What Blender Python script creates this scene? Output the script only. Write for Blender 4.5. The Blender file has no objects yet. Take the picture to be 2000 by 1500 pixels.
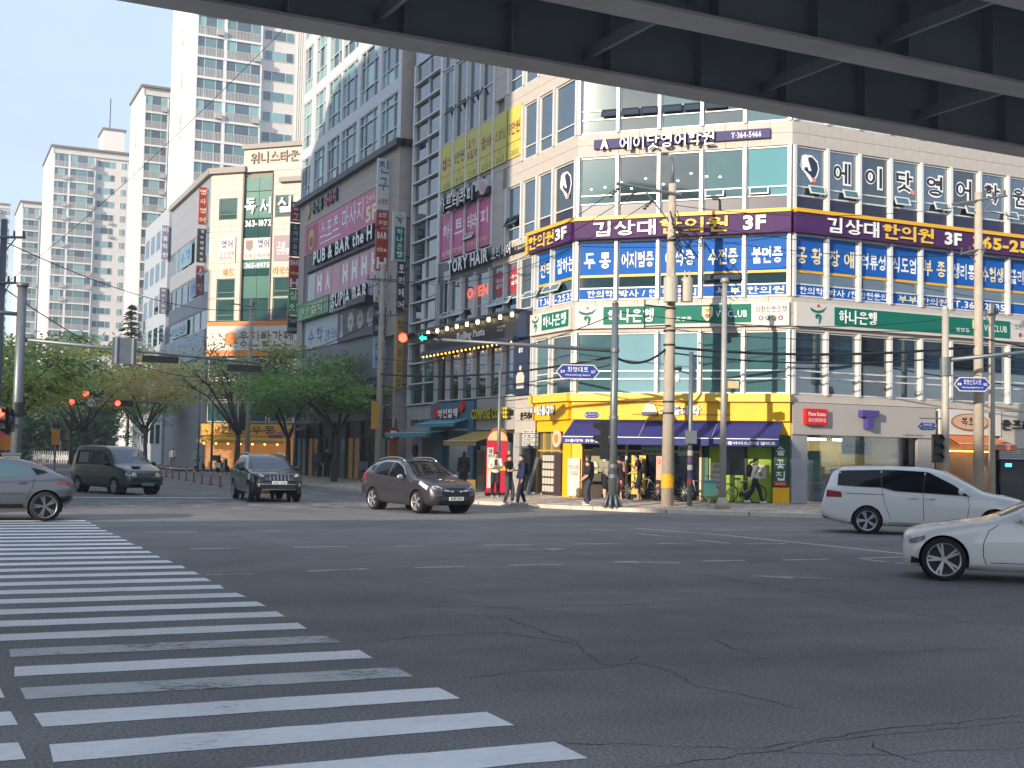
# Street corner under an elevated road: camera, sky and sun first, then setting, buildings, vehicles, people.
import bpy, bmesh, math, random
from mathutils import Vector, Matrix

random.seed(7)
sc = bpy.context.scene
COL = sc.collection
R_ = math.radians

# ------------------------------------------------------------------ camera
CAM_Z, YAW, PITCH, ROLL, FPX = 1.85, 24.832, 3.177, 1.12, 2479.9
cd = bpy.data.cameras.new('camera')
cam = bpy.data.objects.new('camera', cd)
COL.objects.link(cam)
ya, pi_, ro = R_(YAW), R_(PITCH), R_(ROLL)
fw = Vector((math.sin(ya)*math.cos(pi_), math.cos(ya)*math.cos(pi_), math.sin(pi_)))
rt = Vector((math.cos(ya), -math.sin(ya), 0))
up = rt.cross(fw)
rt2 = rt*math.cos(ro) + up*math.sin(ro)
up2 = -rt*math.sin(ro) + up*math.cos(ro)
m = Matrix(((rt2.x, up2.x, -fw.x, 0), (rt2.y, up2.y, -fw.y, 0), (rt2.z, up2.z, -fw.z, CAM_Z), (0, 0, 0, 1)))
cam.matrix_world = m
cd.sensor_width = 36.0
cd.lens = 36.0*FPX/2000.0
cd.clip_start = 0.1
cd.clip_end = 4000
sc.camera = cam

# ------------------------------------------------------------------ sky, sun, exposure
SUN_EL, SUN_T = 16.5, 25.0          # sun elevation; horizontal travel direction measured from +X towards +Y
w = bpy.data.worlds.new('World')
sc.world = w
w.use_nodes = True
nt = w.node_tree
bg = nt.nodes['Background']
sky = nt.nodes.new('ShaderNodeTexSky')
sky.sky_type = 'NISHITA'
sky.sun_disc = False
sky.sun_elevation = R_(SUN_EL)
sdir = Vector((-math.cos(R_(SUN_T)), -math.sin(R_(SUN_T)), math.tan(R_(SUN_EL)))).normalized()
sky.sun_rotation = math.atan2(sdir.x, sdir.y)
sky.altitude = 20
sky.air_density = 1.0
sky.dust_density = 0.6
sky.ozone_density = 1.0
# thin high cloud veil mixed into the sky
tc = nt.nodes.new('ShaderNodeTexCoord')
mp = nt.nodes.new('ShaderNodeMapping')
mp.inputs['Scale'].default_value = (1.0, 1.0, 3.2)
nz = nt.nodes.new('ShaderNodeTexNoise')
nz.inputs['Scale'].default_value = 2.6
nz.inputs['Detail'].default_value = 9
nz.inputs['Roughness'].default_value = 0.58
nz.inputs['Distortion'].default_value = 0.6
rp = nt.nodes.new('ShaderNodeValToRGB')
rp.color_ramp.elements[0].position = 0.30
rp.color_ramp.elements[0].color = (.66, .66, .66, 1)
rp.color_ramp.elements[1].position = 0.74
mx = nt.nodes.new('ShaderNodeMixRGB')
mx.inputs['Color2'].default_value = (1.40, 1.70, 2.28, 1)
ml = nt.nodes.new('ShaderNodeMath')
ml.operation = 'MULTIPLY'
ml.inputs[1].default_value = 0.95
L = nt.links.new
L(tc.outputs['Generated'], mp.inputs['Vector'])
L(mp.outputs['Vector'], nz.inputs['Vector'])
L(nz.outputs['Fac'], rp.inputs['Fac'])
L(rp.outputs['Color'], ml.inputs[0])
L(ml.outputs[0], mx.inputs['Fac'])
L(sky.outputs['Color'], mx.inputs['Color1'])
L(mx.outputs['Color'], bg.inputs['Color'])
bg.inputs['Strength'].default_value = 0.15
sl = bpy.data.lights.new('sun', 'SUN')
sl.energy = 2.15
sl.angle = R_(0.55)
sl.color = (1.0, 0.86, 0.69)
sun = bpy.data.objects.new('sun', sl)
COL.objects.link(sun)
sun.rotation_euler = sdir.to_track_quat('Z', 'Y').to_euler()
vs = sc.view_settings
vs.view_transform = 'Standard'
vs.look = 'None'
vs.gamma = 1.0
vs.use_curve_mapping = False
vs.exposure = 1.66
sc.render.engine = 'CYCLES'
cy = sc.cycles
cy.use_denoising = True
cy.max_bounces = 6
cy.diffuse_bounces = 3
cy.glossy_bounces = 3
cy.transmission_bounces = 3
cy.transparent_max_bounces = 6
cy.caustics_reflective = False
cy.caustics_refractive = False
cy.sample_clamp_indirect = 6.0

# ------------------------------------------------------------------ materials
def lin(hx):
    hx = hx.lstrip('#')
    v = [int(hx[i:i+2], 16)/255 for i in (0, 2, 4)]
    return tuple(c/12.92 if c <= .04045 else ((c+.055)/1.055)**2.4 for c in v)

MATS = {}
def mat(name, col, rough=.6, metal=0., spec=.5, noise=0., ns=3., bump=0., bs=40., emit=0., ior=None, coat=0., streak=0.):
    if name in MATS: return MATS[name]
    c = lin(col) if isinstance(col, str) else col
    m = bpy.data.materials.new(name)
    m.use_nodes = True
    t = m.node_tree
    b = t.nodes['Principled BSDF']
    b.inputs['Base Color'].default_value = (*c, 1)
    b.inputs['Roughness'].default_value = rough
    b.inputs['Metallic'].default_value = metal
    b.inputs['Specular IOR Level'].default_value = spec
    if ior: b.inputs['IOR'].default_value = ior
    if coat:
        b.inputs['Coat Weight'].default_value = coat
        b.inputs['Coat Roughness'].default_value = .04
    if noise or bump or streak:
        co = t.nodes.new('ShaderNodeTexCoord')
    if noise or streak:
        n = t.nodes.new('ShaderNodeTexNoise')
        n.inputs['Scale'].default_value = ns
        n.inputs['Detail'].default_value = 7
        n.inputs['Roughness'].default_value = .62
        if streak:
            q = t.nodes.new('ShaderNodeMapping')
            q.inputs['Scale'].default_value = (1, 1, .12)
            t.links.new(co.outputs['Object'], q.inputs['Vector'])
            t.links.new(q.outputs['Vector'], n.inputs['Vector'])
        else:
            t.links.new(co.outputs['Object'], n.inputs['Vector'])
        a = noise or streak
        r = t.nodes.new('ShaderNodeMapRange')
        r.inputs['From Min'].default_value = .3
        r.inputs['From Max'].default_value = .7
        r.inputs['To Min'].default_value = 1-a
        r.inputs['To Max'].default_value = 1+a*.55
        x = t.nodes.new('ShaderNodeVectorMath')
        x.operation = 'SCALE'
        x.inputs[0].default_value = c
        t.links.new(n.outputs['Fac'], r.inputs['Value'])
        t.links.new(r.outputs['Result'], x.inputs['Scale'])
        t.links.new(x.outputs['Vector'], b.inputs['Base Color'])
    if bump:
        n2 = t.nodes.new('ShaderNodeTexNoise')
        n2.inputs['Scale'].default_value = bs
        n2.inputs['Detail'].default_value = 4
        t.links.new(co.outputs['Object'], n2.inputs['Vector'])
        bm_ = t.nodes.new('ShaderNodeBump')
        bm_.inputs['Strength'].default_value = bump
        bm_.inputs['Distance'].default_value = .02
        t.links.new(n2.outputs['Fac'], bm_.inputs['Height'])
        t.links.new(bm_.outputs['Normal'], b.inputs['Normal'])
    if emit:
        b.inputs['Emission Color'].default_value = (*c, 1)
        b.inputs['Emission Strength'].default_value = emit
    MATS[name] = m
    return m

# ------------------------------------------------------------------ mesh builder
class MB:
    def __init__(s): s.v = []; s.f = []; s.mi = []; s.cur = 0
    def add(s, vs_, fs):
        o = len(s.v)
        s.v += [tuple(p) for p in vs_]
        for f in fs:
            s.f.append([o+i for i in f]); s.mi.append(s.cur)
        return s
    def m(s, i): s.cur = i; return s
    def hexa(s, p):      # 8 points: bottom 4 (ccw), top 4
        return s.add(p, [(3,2,1,0),(4,5,6,7),(0,1,5,4),(1,2,6,5),(2,3,7,6),(3,0,4,7)])
    def box(s, x0, y0, z0, x1, y1, z1):
        return s.hexa([(x0,y0,z0),(x1,y0,z0),(x1,y1,z0),(x0,y1,z0),(x0,y0,z1),(x1,y0,z1),(x1,y1,z1),(x0,y1,z1)])
    def fbox(s, F, u0, u1, d0, d1, z0, z1):   # d outward; d0<d1
        P = F.p
        return s.hexa([P(u0,d1,z0),P(u1,d1,z0),P(u1,d0,z0),P(u0,d0,z0),P(u0,d1,z1),P(u1,d1,z1),P(u1,d0,z1),P(u0,d0,z1)])
    def quad(s, a, b, c, d): return s.add([a,b,c,d], [(0,1,2,3)])
    def prism(s, poly, z0, z1, ccw=True):
        n = len(poly)
        v = [(x,y,z0) for x,y in poly]+[(x,y,z1) for x,y in poly]
        f = [tuple(range(n-1,-1,-1)), tuple(range(n,2*n))]+[(i,(i+1)%n,n+(i+1)%n,n+i) for i in range(n)]
        return s.add(v, f)
    def fprism(s, F, poly, d0, d1):    # polygon in (u,z), ccw as seen from outside
        n = len(poly)
        v = [F.p(u,d0,z) for u,z in poly]+[F.p(u,d1,z) for u,z in poly]
        f = [tuple(range(n-1,-1,-1)), tuple(range(n,2*n))]+[(i,(i+1)%n,n+(i+1)%n,n+i) for i in range(n)]
        return s.add(v, f)
    def tube(s, pts, r, n=8, cap=True):
        pts = [Vector(p) for p in pts]
        rs = r if isinstance(r, (list, tuple)) else [r]*len(pts)
        o = len(s.v)
        prev = None
        for i, p in enumerate(pts):
            t = (pts[min(i+1, len(pts)-1)]-pts[max(i-1, 0)])
            if t.length < 1e-9: t = Vector((0,0,1))
            t.normalize()
            if prev is None:
                a = Vector((0,0,1)) if abs(t.z) < .9 else Vector((1,0,0))
                e1 = t.cross(a).normalized()
            else:
                e1 = (prev - t*prev.dot(t))
                e1 = e1.normalized() if e1.length > 1e-6 else t.orthogonal().normalized()
            prev = e1
            e2 = t.cross(e1)
            for k in range(n):
                an = 2*math.pi*k/n
                s.v.append(tuple(p+e1*(rs[i]*math.cos(an))+e2*(rs[i]*math.sin(an))))
        for i in range(len(pts)-1):
            for k in range(n):
                s.f.append([o+i*n+k, o+i*n+(k+1)%n, o+(i+1)*n+(k+1)%n, o+(i+1)*n+k]); s.mi.append(s.cur)
        if cap:
            s.f.append([o+k for k in range(n-1,-1,-1)]); s.mi.append(s.cur)
            q = o+(len(pts)-1)*n
            s.f.append([q+k for k in range(n)]); s.mi.append(s.cur)
        return s
    def cyl(s, x, y, z0, z1, r0, r1=None, n=14):
        return s.tube([(x,y,z0),(x,y,z1)], [r0, r0 if r1 is None else r1], n)
    def ball(s, c, r, n=10, k=6):
        rx, ry, rz = r if isinstance(r, (tuple, list)) else (r, r, r)
        o = len(s.v)
        for j in range(k+1):
            th = math.pi*j/k
            for i in range(n):
                a = 2*math.pi*i/n
                s.v.append((c[0]+rx*math.sin(th)*math.cos(a), c[1]+ry*math.sin(th)*math.sin(a), c[2]+rz*math.cos(th)))
        for j in range(k):
            for i in range(n):
                s.f.append([o+j*n+i, o+(j+1)*n+i, o+(j+1)*n+(i+1)%n, o+j*n+(i+1)%n]); s.mi.append(s.cur)
        return s
    def disc(s, F, u, z, r, d0, d1, n=20, r2=None):   # short cylinder facing outward
        return s.fprism(F, [(u+r*math.cos(2*math.pi*i/n), z+(r2 or r)*math.sin(2*math.pi*i/n)) for i in range(n)], d0, d1)
    def xf(s, M, i0=0):
        for i in range(i0, len(s.v)): s.v[i] = tuple(M @ Vector(s.v[i]))
        return s
    def mesh(s, name, mats, smooth=False):
        me = bpy.data.meshes.new(name)
        me.from_pydata(s.v, [], s.f)
        for q in (mats if isinstance(mats, (list, tuple)) else [mats]): me.materials.append(q)
        if any(s.mi): me.polygons.foreach_set('material_index', s.mi)
        if smooth: me.polygons.foreach_set('use_smooth', [True]*len(me.polygons))
        me.update()
        return me
    def build(s, name, mats, parent=None, smooth=False, world=True):
        return link(name, s.mesh(name, mats, smooth), parent, world)

def link(name, me, parent=None, world=True, mw=None):
    o = bpy.data.objects.new(name, me)
    COL.objects.link(o)
    if parent is not None:
        o.parent = parent
        if world: o.matrix_parent_inverse = pinv(parent)
    if mw is not None: o.matrix_basis = mw
    return o

def wmat(o):
    M = o.matrix_basis.copy()
    if o.parent: M = wmat(o.parent) @ o.matrix_parent_inverse @ M
    return M
def pinv(o): return wmat(o).inverted()

def tag(o, label=None, cat=None, group=None, kind=None):
    if label: o['label'] = label
    if cat: o['category'] = cat
    if group: o['group'] = group
    if kind: o['kind'] = kind
    return o
def thing(name, label, cat, loc=(0,0,0), rz=0., group=None):
    o = bpy.data.objects.new(name, None)
    COL.objects.link(o)
    o.empty_display_size = .2
    o.location = loc
    o.rotation_euler = (0, 0, rz)
    o.matrix_basis = Matrix.Translation(loc) @ Matrix.Rotation(rz, 4, 'Z')
    return tag(o, label, cat, group)
def copy_tree(o, parent=None):
    c = o.copy()
    COL.objects.link(c)
    if parent is not None: c.parent = parent
    for ch in o.children: copy_tree(ch, c)
    return c

class Fr:     # facade frame: u runs left to right as seen from outside, d outward, z up
    def __init__(s, x, y, ang):
        s.x, s.y, s.a = x, y, R_(ang)
        s.U = Vector((math.cos(s.a), math.sin(s.a), 0))
        s.N = Vector((math.sin(s.a), -math.cos(s.a), 0))
    def p(s, u, d, z): return (s.x+s.U.x*u+s.N.x*d, s.y+s.U.y*u+s.N.y*d, z)
    def M(s, u, d, z, su=1., sz=1., sd=1.):
        o = s.p(u, d, z)
        return Matrix(((s.U.x*su, 0, s.N.x*sd, o[0]), (s.U.y*su, 0, s.N.y*sd, o[1]), (0, sz, 0, o[2]), (0,0,0,1)))

# ------------------------------------------------------------------ lettering
TXT = {}
def text_mesh(body, bold, ext, m_, m2=None):      # meshes are filled in one pass at the end (fill_lettering)
    key = (body, bold, ext, m_.name, m2.name if m2 else '')
    if key not in TXT:
        me = bpy.data.meshes.new('lettering')
        me.materials.append(m_)
        if m2: me.materials.append(m2)
        TXT[key] = me
    return TXT[key]
# Hangul syllables are put together from letter strokes: initial consonant, vowel, final consonant
CONS = {
 'ㄱ': [[(.03,.97),(.95,.97),(.78,0)]], 'ㄴ': [[(.05,1),(.05,.05),(1,.05)]], 'ㄷ': [[(1,.95),(.05,.95),(.05,.05),(1,.05)]],
 'ㄹ': [[(0,.97),(.95,.97),(.95,.52),(.05,.52),(.05,.03),(1,.03)]], 'ㅁ': [[(.05,.95),(.95,.95),(.95,.05),(.05,.05),(.05,.95)]],
 'ㅂ': [[(.06,1),(.06,.04),(.94,.04),(.94,1)],[(.06,.52),(.94,.52)]], 'ㅅ': [[(.5,1),(.42,.55),(.0,.0)],[(.46,.62),(1,.0)]],
 'ㅇ': ['O'], 'ㅈ': [[(.03,.96),(.97,.96)],[(.5,.96),(.4,.45),(.0,.0)],[(.46,.52),(1,.0)]],
 'ㅊ': [[(.3,1.05),(.7,1.05)],[(.03,.74),(.97,.74)],[(.5,.74),(.4,.35),(.0,.0)],[(.46,.42),(1,.0)]],
 'ㅋ': [[(.03,.97),(.95,.97),(.78,0)],[(.05,.5),(.86,.5)]], 'ㅌ': [[(1,.97),(.05,.97),(.05,.03),(1,.03)],[(.05,.5),(.95,.5)]],
 'ㅍ': [[(0,.96),(1,.96)],[(0,.04),(1,.04)],[(.27,.96),(.27,.04)],[(.73,.96),(.73,.04)]], 'ㅎ': [[(.3,1.05),(.7,1.05)],[(.0,.78),(1,.78)],'o'],
}
INI = 'ㄱ ㄱㄱ ㄴ ㄷ ㄷㄷ ㄹ ㅁ ㅂ ㅂㅂ ㅅ ㅅㅅ ㅇ ㅈ ㅈㅈ ㅊ ㅋ ㅌ ㅍ ㅎ'.split()
FIN = ['']+'ㄱ ㄱㄱ ㄱㅅ ㄴ ㄴㅈ ㄴㅎ ㄷ ㄹ ㄹㄱ ㄹㅁ ㄹㅂ ㄹㅅ ㄹㅌ ㄹㅍ ㄹㅎ ㅁ ㅂ ㅂㅅ ㅅ ㅅㅅ ㅇ ㅈ ㅊ ㅋ ㅌ ㅍ ㅎ'.split()
VOW = [  # upright bars (x), upright ticks (x0,x1,y), flat bar (x0,x1,y), flat ticks (x,y0,y1), box of the initial
 ([.74],[(.74,.97,.5)],None,[],'r'), ([.66,.88],[(.66,.88,.5)],None,[],'r'), ([.74],[(.74,.97,.62),(.74,.97,.38)],None,[],'r'), ([.66,.88],[(.66,.88,.62),(.66,.88,.38)],None,[],'r'),
 ([.84],[(.6,.84,.5)],None,[],'r'), ([.72,.92],[(.52,.72,.5)],None,[],'r'), ([.84],[(.6,.84,.62),(.6,.84,.38)],None,[],'r'), ([.72,.92],[(.52,.72,.62),(.52,.72,.38)],None,[],'r'),
 ([],[],(.03,.97,.1),[(.5,.1,.38)],'t'), ([.8],[(.8,.98,.5)],(.02,.66,.12),[(.32,.12,.36)],'m'), ([.74,.93],[(.74,.93,.5)],(.02,.62,.12),[(.3,.12,.36)],'m'), ([.86],[],(.02,.7,.12),[(.34,.12,.36)],'m'),
 ([],[],(.03,.97,.1),[(.35,.1,.38),(.65,.1,.38)],'t'), ([],[],(.03,.97,.34),[(.5,0,.34)],'t'), ([.86],[(.64,.86,.18)],(.02,.68,.32),[(.34,.0,.32)],'m'), ([.76,.94],[(.58,.76,.18)],(.02,.62,.32),[(.3,.0,.32)],'m'),
 ([.86],[],(.02,.7,.32),[(.34,.0,.32)],'m'), ([],[],(.03,.97,.34),[(.34,0,.34),(.66,0,.34)],'t'), ([],[],(.03,.97,.18),[],'t'), ([.86],[],(.02,.72,.16),[],'m'), ([.82],[],None,[],'r')]
def syllable(ch, th):
    n = ord(ch)-0xAC00
    ini, vw, fi = INI[n//588], VOW[(n % 588)//28], FIN[n % 28]
    S = []
    def cons(js, x0, y0, x1, y1):
        k = len(js)
        for i, j in enumerate(js):
            a = x0+(x1-x0)*(i/k+(.04 if i else 0)); b = x0+(x1-x0)*((i+1)/k-(.04 if i < k-1 else 0))
            for st in CONS[j]:
                if st == 'O': S.append(('c', (a+b)/2, (y0+y1)/2, (b-a)/2, (y1-y0)/2))
                elif st == 'o': S.append(('c', (a+b)/2, y0+(y1-y0)*.28, (b-a)*.38, (y1-y0)*.28))
                else: S.append(('l', [(a+(b-a)*x, y0+(y1-y0)*y) for x, y in st]))
    q = (lambda y: .38+.62*y) if fi else (lambda y: y)
    bx = {'r': (.06, .2, .5, .86), 't': (.2, .5, .8, .95), 'm': (.1, .48, .56, .92)}[vw[4]]
    if vw[4] == 'r' and vw[1] and vw[1][0][0] < .58: bx = (.05, .2, .44, .86)
    cons(ini, bx[0], q(bx[1])+(.02 if fi else 0), bx[2], q(bx[3]))
    for x in vw[0]: S.append(('l', [(x, q(0)), (x, q(1))]))
    for x0, x1, y in vw[1]: S.append(('l', [(x0, q(y)), (x1, q(y))]))
    if vw[2]: S.append(('l', [(vw[2][0], q(vw[2][2])), (vw[2][1], q(vw[2][2]))]))
    for x, y0, y1 in vw[3]: S.append(('l', [(x, q(y0)), (x, q(y1))]))
    if fi: cons(fi, .2, .0, .84, .27)
    V, F_ = [], []; h = th/2
    for st in S:
        o = len(V)
        if st[0] == 'c':
            _, cx, cy_, rx, ry = st; k = 14
            for i in range(k):
                c, s_ = math.cos(2*math.pi*i/k), math.sin(2*math.pi*i/k)
                V += [(cx+(rx+h*.6)*c, cy_+(ry+h*.6)*s_), (cx+max(.02, rx-h*1.2)*c, cy_+max(.02, ry-h*1.2)*s_)]
            F_ += [[o+2*i, o+2*((i+1) % k), o+2*((i+1) % k)+1, o+2*i+1] for i in range(k)]
        else:
            P = st[1]
            for i in range(len(P)-1):
                a, b = Vector(P[i]), Vector(P[i+1]); t_ = (b-a).normalized(); n_ = Vector((-t_.y, t_.x))*h; e = t_*h*.95
                o = len(V); V += [tuple(a-e-n_), tuple(b+e-n_), tuple(b+e+n_), tuple(a-e+n_)]; F_.append([o, o+1, o+2, o+3])
    return V, F_
def fill_lettering():
    ts = bpy.data.scenes.new('lettering_scratch')
    groups = {}
    for k in TXT: groups.setdefault(k[1], []).append(k)
    for bold, keys in groups.items():
        chars = sorted(c for c in set(''.join(k[0] for k in keys)) if c not in ' \n' and ord(c) < 0x3000)
        G = {}
        if chars:
            c = bpy.data.curves.new('lettering', 'FONT')
            c.body = '\n'.join(chars); c.resolution_u = 2; c.offset = bold; c.space_line = 3.0
            o = bpy.data.objects.new('lettering_source', c)
            ts.collection.objects.link(o)
            ts.view_layers[0].update()
            me = bpy.data.meshes.new_from_object(o.evaluated_get(ts.view_layers[0].depsgraph))
            bpy.data.objects.remove(o)
            tmp = {ch: ([], [], {}) for ch in chars}
            for p_ in me.polygons:
                i = max(0, min(len(chars)-1, round((.3-me.vertices[p_.vertices[0]].co.y)/3.0)))
                V, F_, mp_ = tmp[chars[i]]
                for q in p_.vertices:
                    if q not in mp_:
                        mp_[q] = len(V); V.append((me.vertices[q].co.x, me.vertices[q].co.y+3.0*i))
                F_.append(tuple(mp_[q] for q in p_.vertices))
            for ch in chars: G[ch] = tmp[ch][:2]
            bpy.data.meshes.remove(me)
        for k in keys:
            x = y = 0.; V = []; Fs = []; lv = []
            for ch in k[0]:
                if ch == '\n': x = 0.; y -= 1.15; continue
                if ch == ' ': x += .3; continue
                ko = 0xAC00 <= ord(ch) <= 0xD7A3
                gv, gf = syllable(ch, .095+k[1]*1.5) if ko else G[ch]
                o_ = len(V)
                V += [(a+x, b*(.86 if ko else 1)+y-(.08 if ko else 0)) for a, b in gv]
                for i, f in enumerate(gf): Fs.append([o_+q for q in f])
                if ko:
                    w_ = {}
                    for i, f in enumerate(gf):
                        for q in f: w_[q] = i
                    lv += [w_[q] for q in range(len(gv))]
                else: lv += [0]*len(gv)
                x += 1.12 if ko else (max(q[0] for q in gv)+.08 if gv else .3)
            if not V: continue
            x0 = min(v[0] for v in V); x1 = max(v[0] for v in V); y0 = min(v[1] for v in V); y1 = max(v[1] for v in V)
            m_ = TXT[k]
            ext = k[2]*2
            n = len(V); mi = [0]*len(Fs)
            dz = .0009 if ext else .00025
            V3 = [((a-x0)/(x1-x0), (b-y0)/(y1-y0), ext+dz*lv[i]) for i, (a, b) in enumerate(V)]
            if ext:
                ed = {}
                for f in Fs:
                    for q in range(len(f)): ed[(f[q], f[(q+1) % len(f)])] = 1
                V3 += [(a, b, 0.) for a, b, _ in V3[:n]]
                side = [[q, p_, p_+n, q+n] for p_, q in ed if (q, p_) not in ed]
                Fs = Fs+side; mi += [1 if k[4] else 0]*len(side)
            m_.from_pydata(V3, [], Fs)
            m_.polygons.foreach_set('material_index', mi)
            m_.update()
    bpy.data.scenes.remove(ts)
def text(F, body, u0, u1, z0, z1, d, m_, parent=None, bold=.02, ext=0., name='lettering', m2=None):
    ko = all(0xAC00 <= ord(c) <= 0xD7A3 for c in body if c not in ' \n')
    if ko and '\n' in body:
        ls = body.split('\n'); k = len(ls); n_ = max(len(q) for q in ls)
        for i, q in enumerate(ls): text(F, q, u0, u0+(u1-u0)*len(q)/n_, z1-(z1-z0)*(i+.9)/k, z1-(z1-z0)*i/k, d, m_, parent, bold, ext, name, m2)
        return
    if ko and ' ' in body:
        tot = sum(.3 if c == ' ' else 1.12 for c in body)-.12; x = 0.
        for q in body.split(' '):
            e = x+len(q)*1.12-.12
            if q: text(F, q, u0+(u1-u0)*x/tot, u0+(u1-u0)*e/tot, z0, z1, d, m_, parent, bold, ext, name, m2)
            x = e+.42
        return
    me = text_mesh(body, bold, .1 if ext else 0., m_, m2)
    M = F.M(u0, d, z0, u1-u0, z1-z0, ext/.2 if ext else 1.)
    return link(name, me, parent, True, M)
def sign(F, name, label, u0, u1, z0, z1, d0, d1, m_, cat='sign', group=None, rim=None, rw=.05):
    t = thing(name, label, cat, F.p((u0+u1)/2, d0, z0), F.a, group)
    b = MB().fbox(F, u0, u1, d0, d1, z0, z1).build('board', m_, t)
    if rim:
        r = MB()
        r.fbox(F, u0, u1, d1, d1+.03, z1-rw, z1).fbox(F, u0, u1, d1, d1+.03, z0, z0+rw)
        r.fbox(F, u0, u0+rw, d1, d1+.028, z0+rw, z1-rw).fbox(F, u1-rw, u1, d1, d1+.028, z0+rw, z1-rw)
        r.build('rim', rim, t)
    return t

# ------------------------------------------------------------------ shared materials
white = mat('white_paint', '#e8e8e4', .55, noise=.06)
black = mat('black_plastic', '#17181b', .5)
dark = mat('dark_metal', '#2c2f34', .5, .3)
steel = mat('light_steel', '#b9bcbd', .42, .55, noise=.08, ns=8)
galv = mat('galvanised_steel', '#777e82', .45, .5, noise=.14, ns=6)
concrete = mat('concrete_pole', '#b5aa98', .85, noise=.16, ns=4, bump=.25, bs=30)
alu = mat('white_aluminium', '#d9d9d6', .4, .1, noise=.05)
glassD = mat('glass_dark', '#0d1f26', .035, spec=.9, ior=1.75)
glassT = mat('glass_teal', '#17363c', .04, spec=.9, ior=1.75)
glassB = mat('glass_blind', '#41666b', .06, spec=.8, ior=1.6, noise=.08, ns=2)
glassS = mat('glass_shaded_blue', '#1c3a4c', .03, spec=1., ior=1.9)  # dark blue tinted glass, more reflective than the teal panes
navy = mat('navy_film', '#22233f', .35)
stone = mat('cream_stone_panel', '#bcb4a9', .62, noise=.07, ns=2.2, bump=.05)
stone2 = mat('grey_stone_panel', '#a9a6a3', .62, noise=.09, ns=2.2, bump=.05)
joint = mat('dark_joint', '#6d675f', .9)
tw = mat('letter_white', '#f2f2f0', .45)
tk = mat('letter_black', '#1a1a1c', .5)
ty = mat('letter_yellow', '#f4c21a', .45)
tpy = mat('letter_pale_yellow', '#f3e0a0', .45)
# ------------------------------------------------------------------ ground and road
def asphalt():
    m = bpy.data.materials.new('asphalt')
    m.use_nodes = True
    t = m.node_tree
    b = t.nodes['Principled BSDF']
    b.inputs['Roughness'].default_value = .82
    b.inputs['Specular IOR Level'].default_value = .35
    co = t.nodes.new('ShaderNodeTexCoord')
    def noise(s, d, r=.6):
        n = t.nodes.new('ShaderNodeTexNoise')
        n.inputs['Scale'].default_value = s; n.inputs['Detail'].default_value = d; n.inputs['Roughness'].default_value = r
        t.links.new(co.outputs['Object'], n.inputs['Vector'])
        return n.outputs['Fac']
    def rng(o, a, c, f0=.3, f1=.7):
        r = t.nodes.new('ShaderNodeMapRange')
        r.inputs['From Min'].default_value = f0; r.inputs['From Max'].default_value = f1
        r.inputs['To Min'].default_value = a; r.inputs['To Max'].default_value = c
        t.links.new(o, r.inputs['Value'])
        return r.outputs['Result']
    def mul(a, c):
        q = t.nodes.new('ShaderNodeMath'); q.operation = 'MULTIPLY'
        t.links.new(a, q.inputs[0]); t.links.new(c, q.inputs[1])
        return q.outputs[0]
    fine = noise(42, 3, .75)
    v = mul(mul(rng(noise(.16, 5), .74, 1.18), rng(noise(.9, 7), .86, 1.1)), mul(rng(fine, .42, 1.7, .34, .66), rng(noise(120, 2, .7), .72, 1.3)))
    # worn wheel tracks running with the cross road
    mpn = t.nodes.new('ShaderNodeMapping')
    mpn.inputs['Scale'].default_value = (.05, .55, 1)
    t.links.new(co.outputs['Object'], mpn.inputs['Vector'])
    n3 = t.nodes.new('ShaderNodeTexNoise'); n3.inputs['Scale'].default_value = 1.0; n3.inputs['Detail'].default_value = 4
    t.links.new(mpn.outputs['Vector'], n3.inputs['Vector'])
    v = mul(v, rng(n3.outputs['Fac'], .86, 1.08))
    x = t.nodes.new('ShaderNodeVectorMath'); x.operation = 'SCALE'
    x.inputs[0].default_value = (.192, .184, .175)
    t.links.new(v, x.inputs['Scale'])
    t.links.new(x.outputs['Vector'], b.inputs['Base Color'])
    bp = t.nodes.new('ShaderNodeBump'); bp.inputs['Strength'].default_value = .55; bp.inputs['Distance'].default_value = .012
    t.links.new(fine, bp.inputs['Height'])
    t.links.new(bp.outputs['Normal'], b.inputs['Normal'])
    return m
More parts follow.
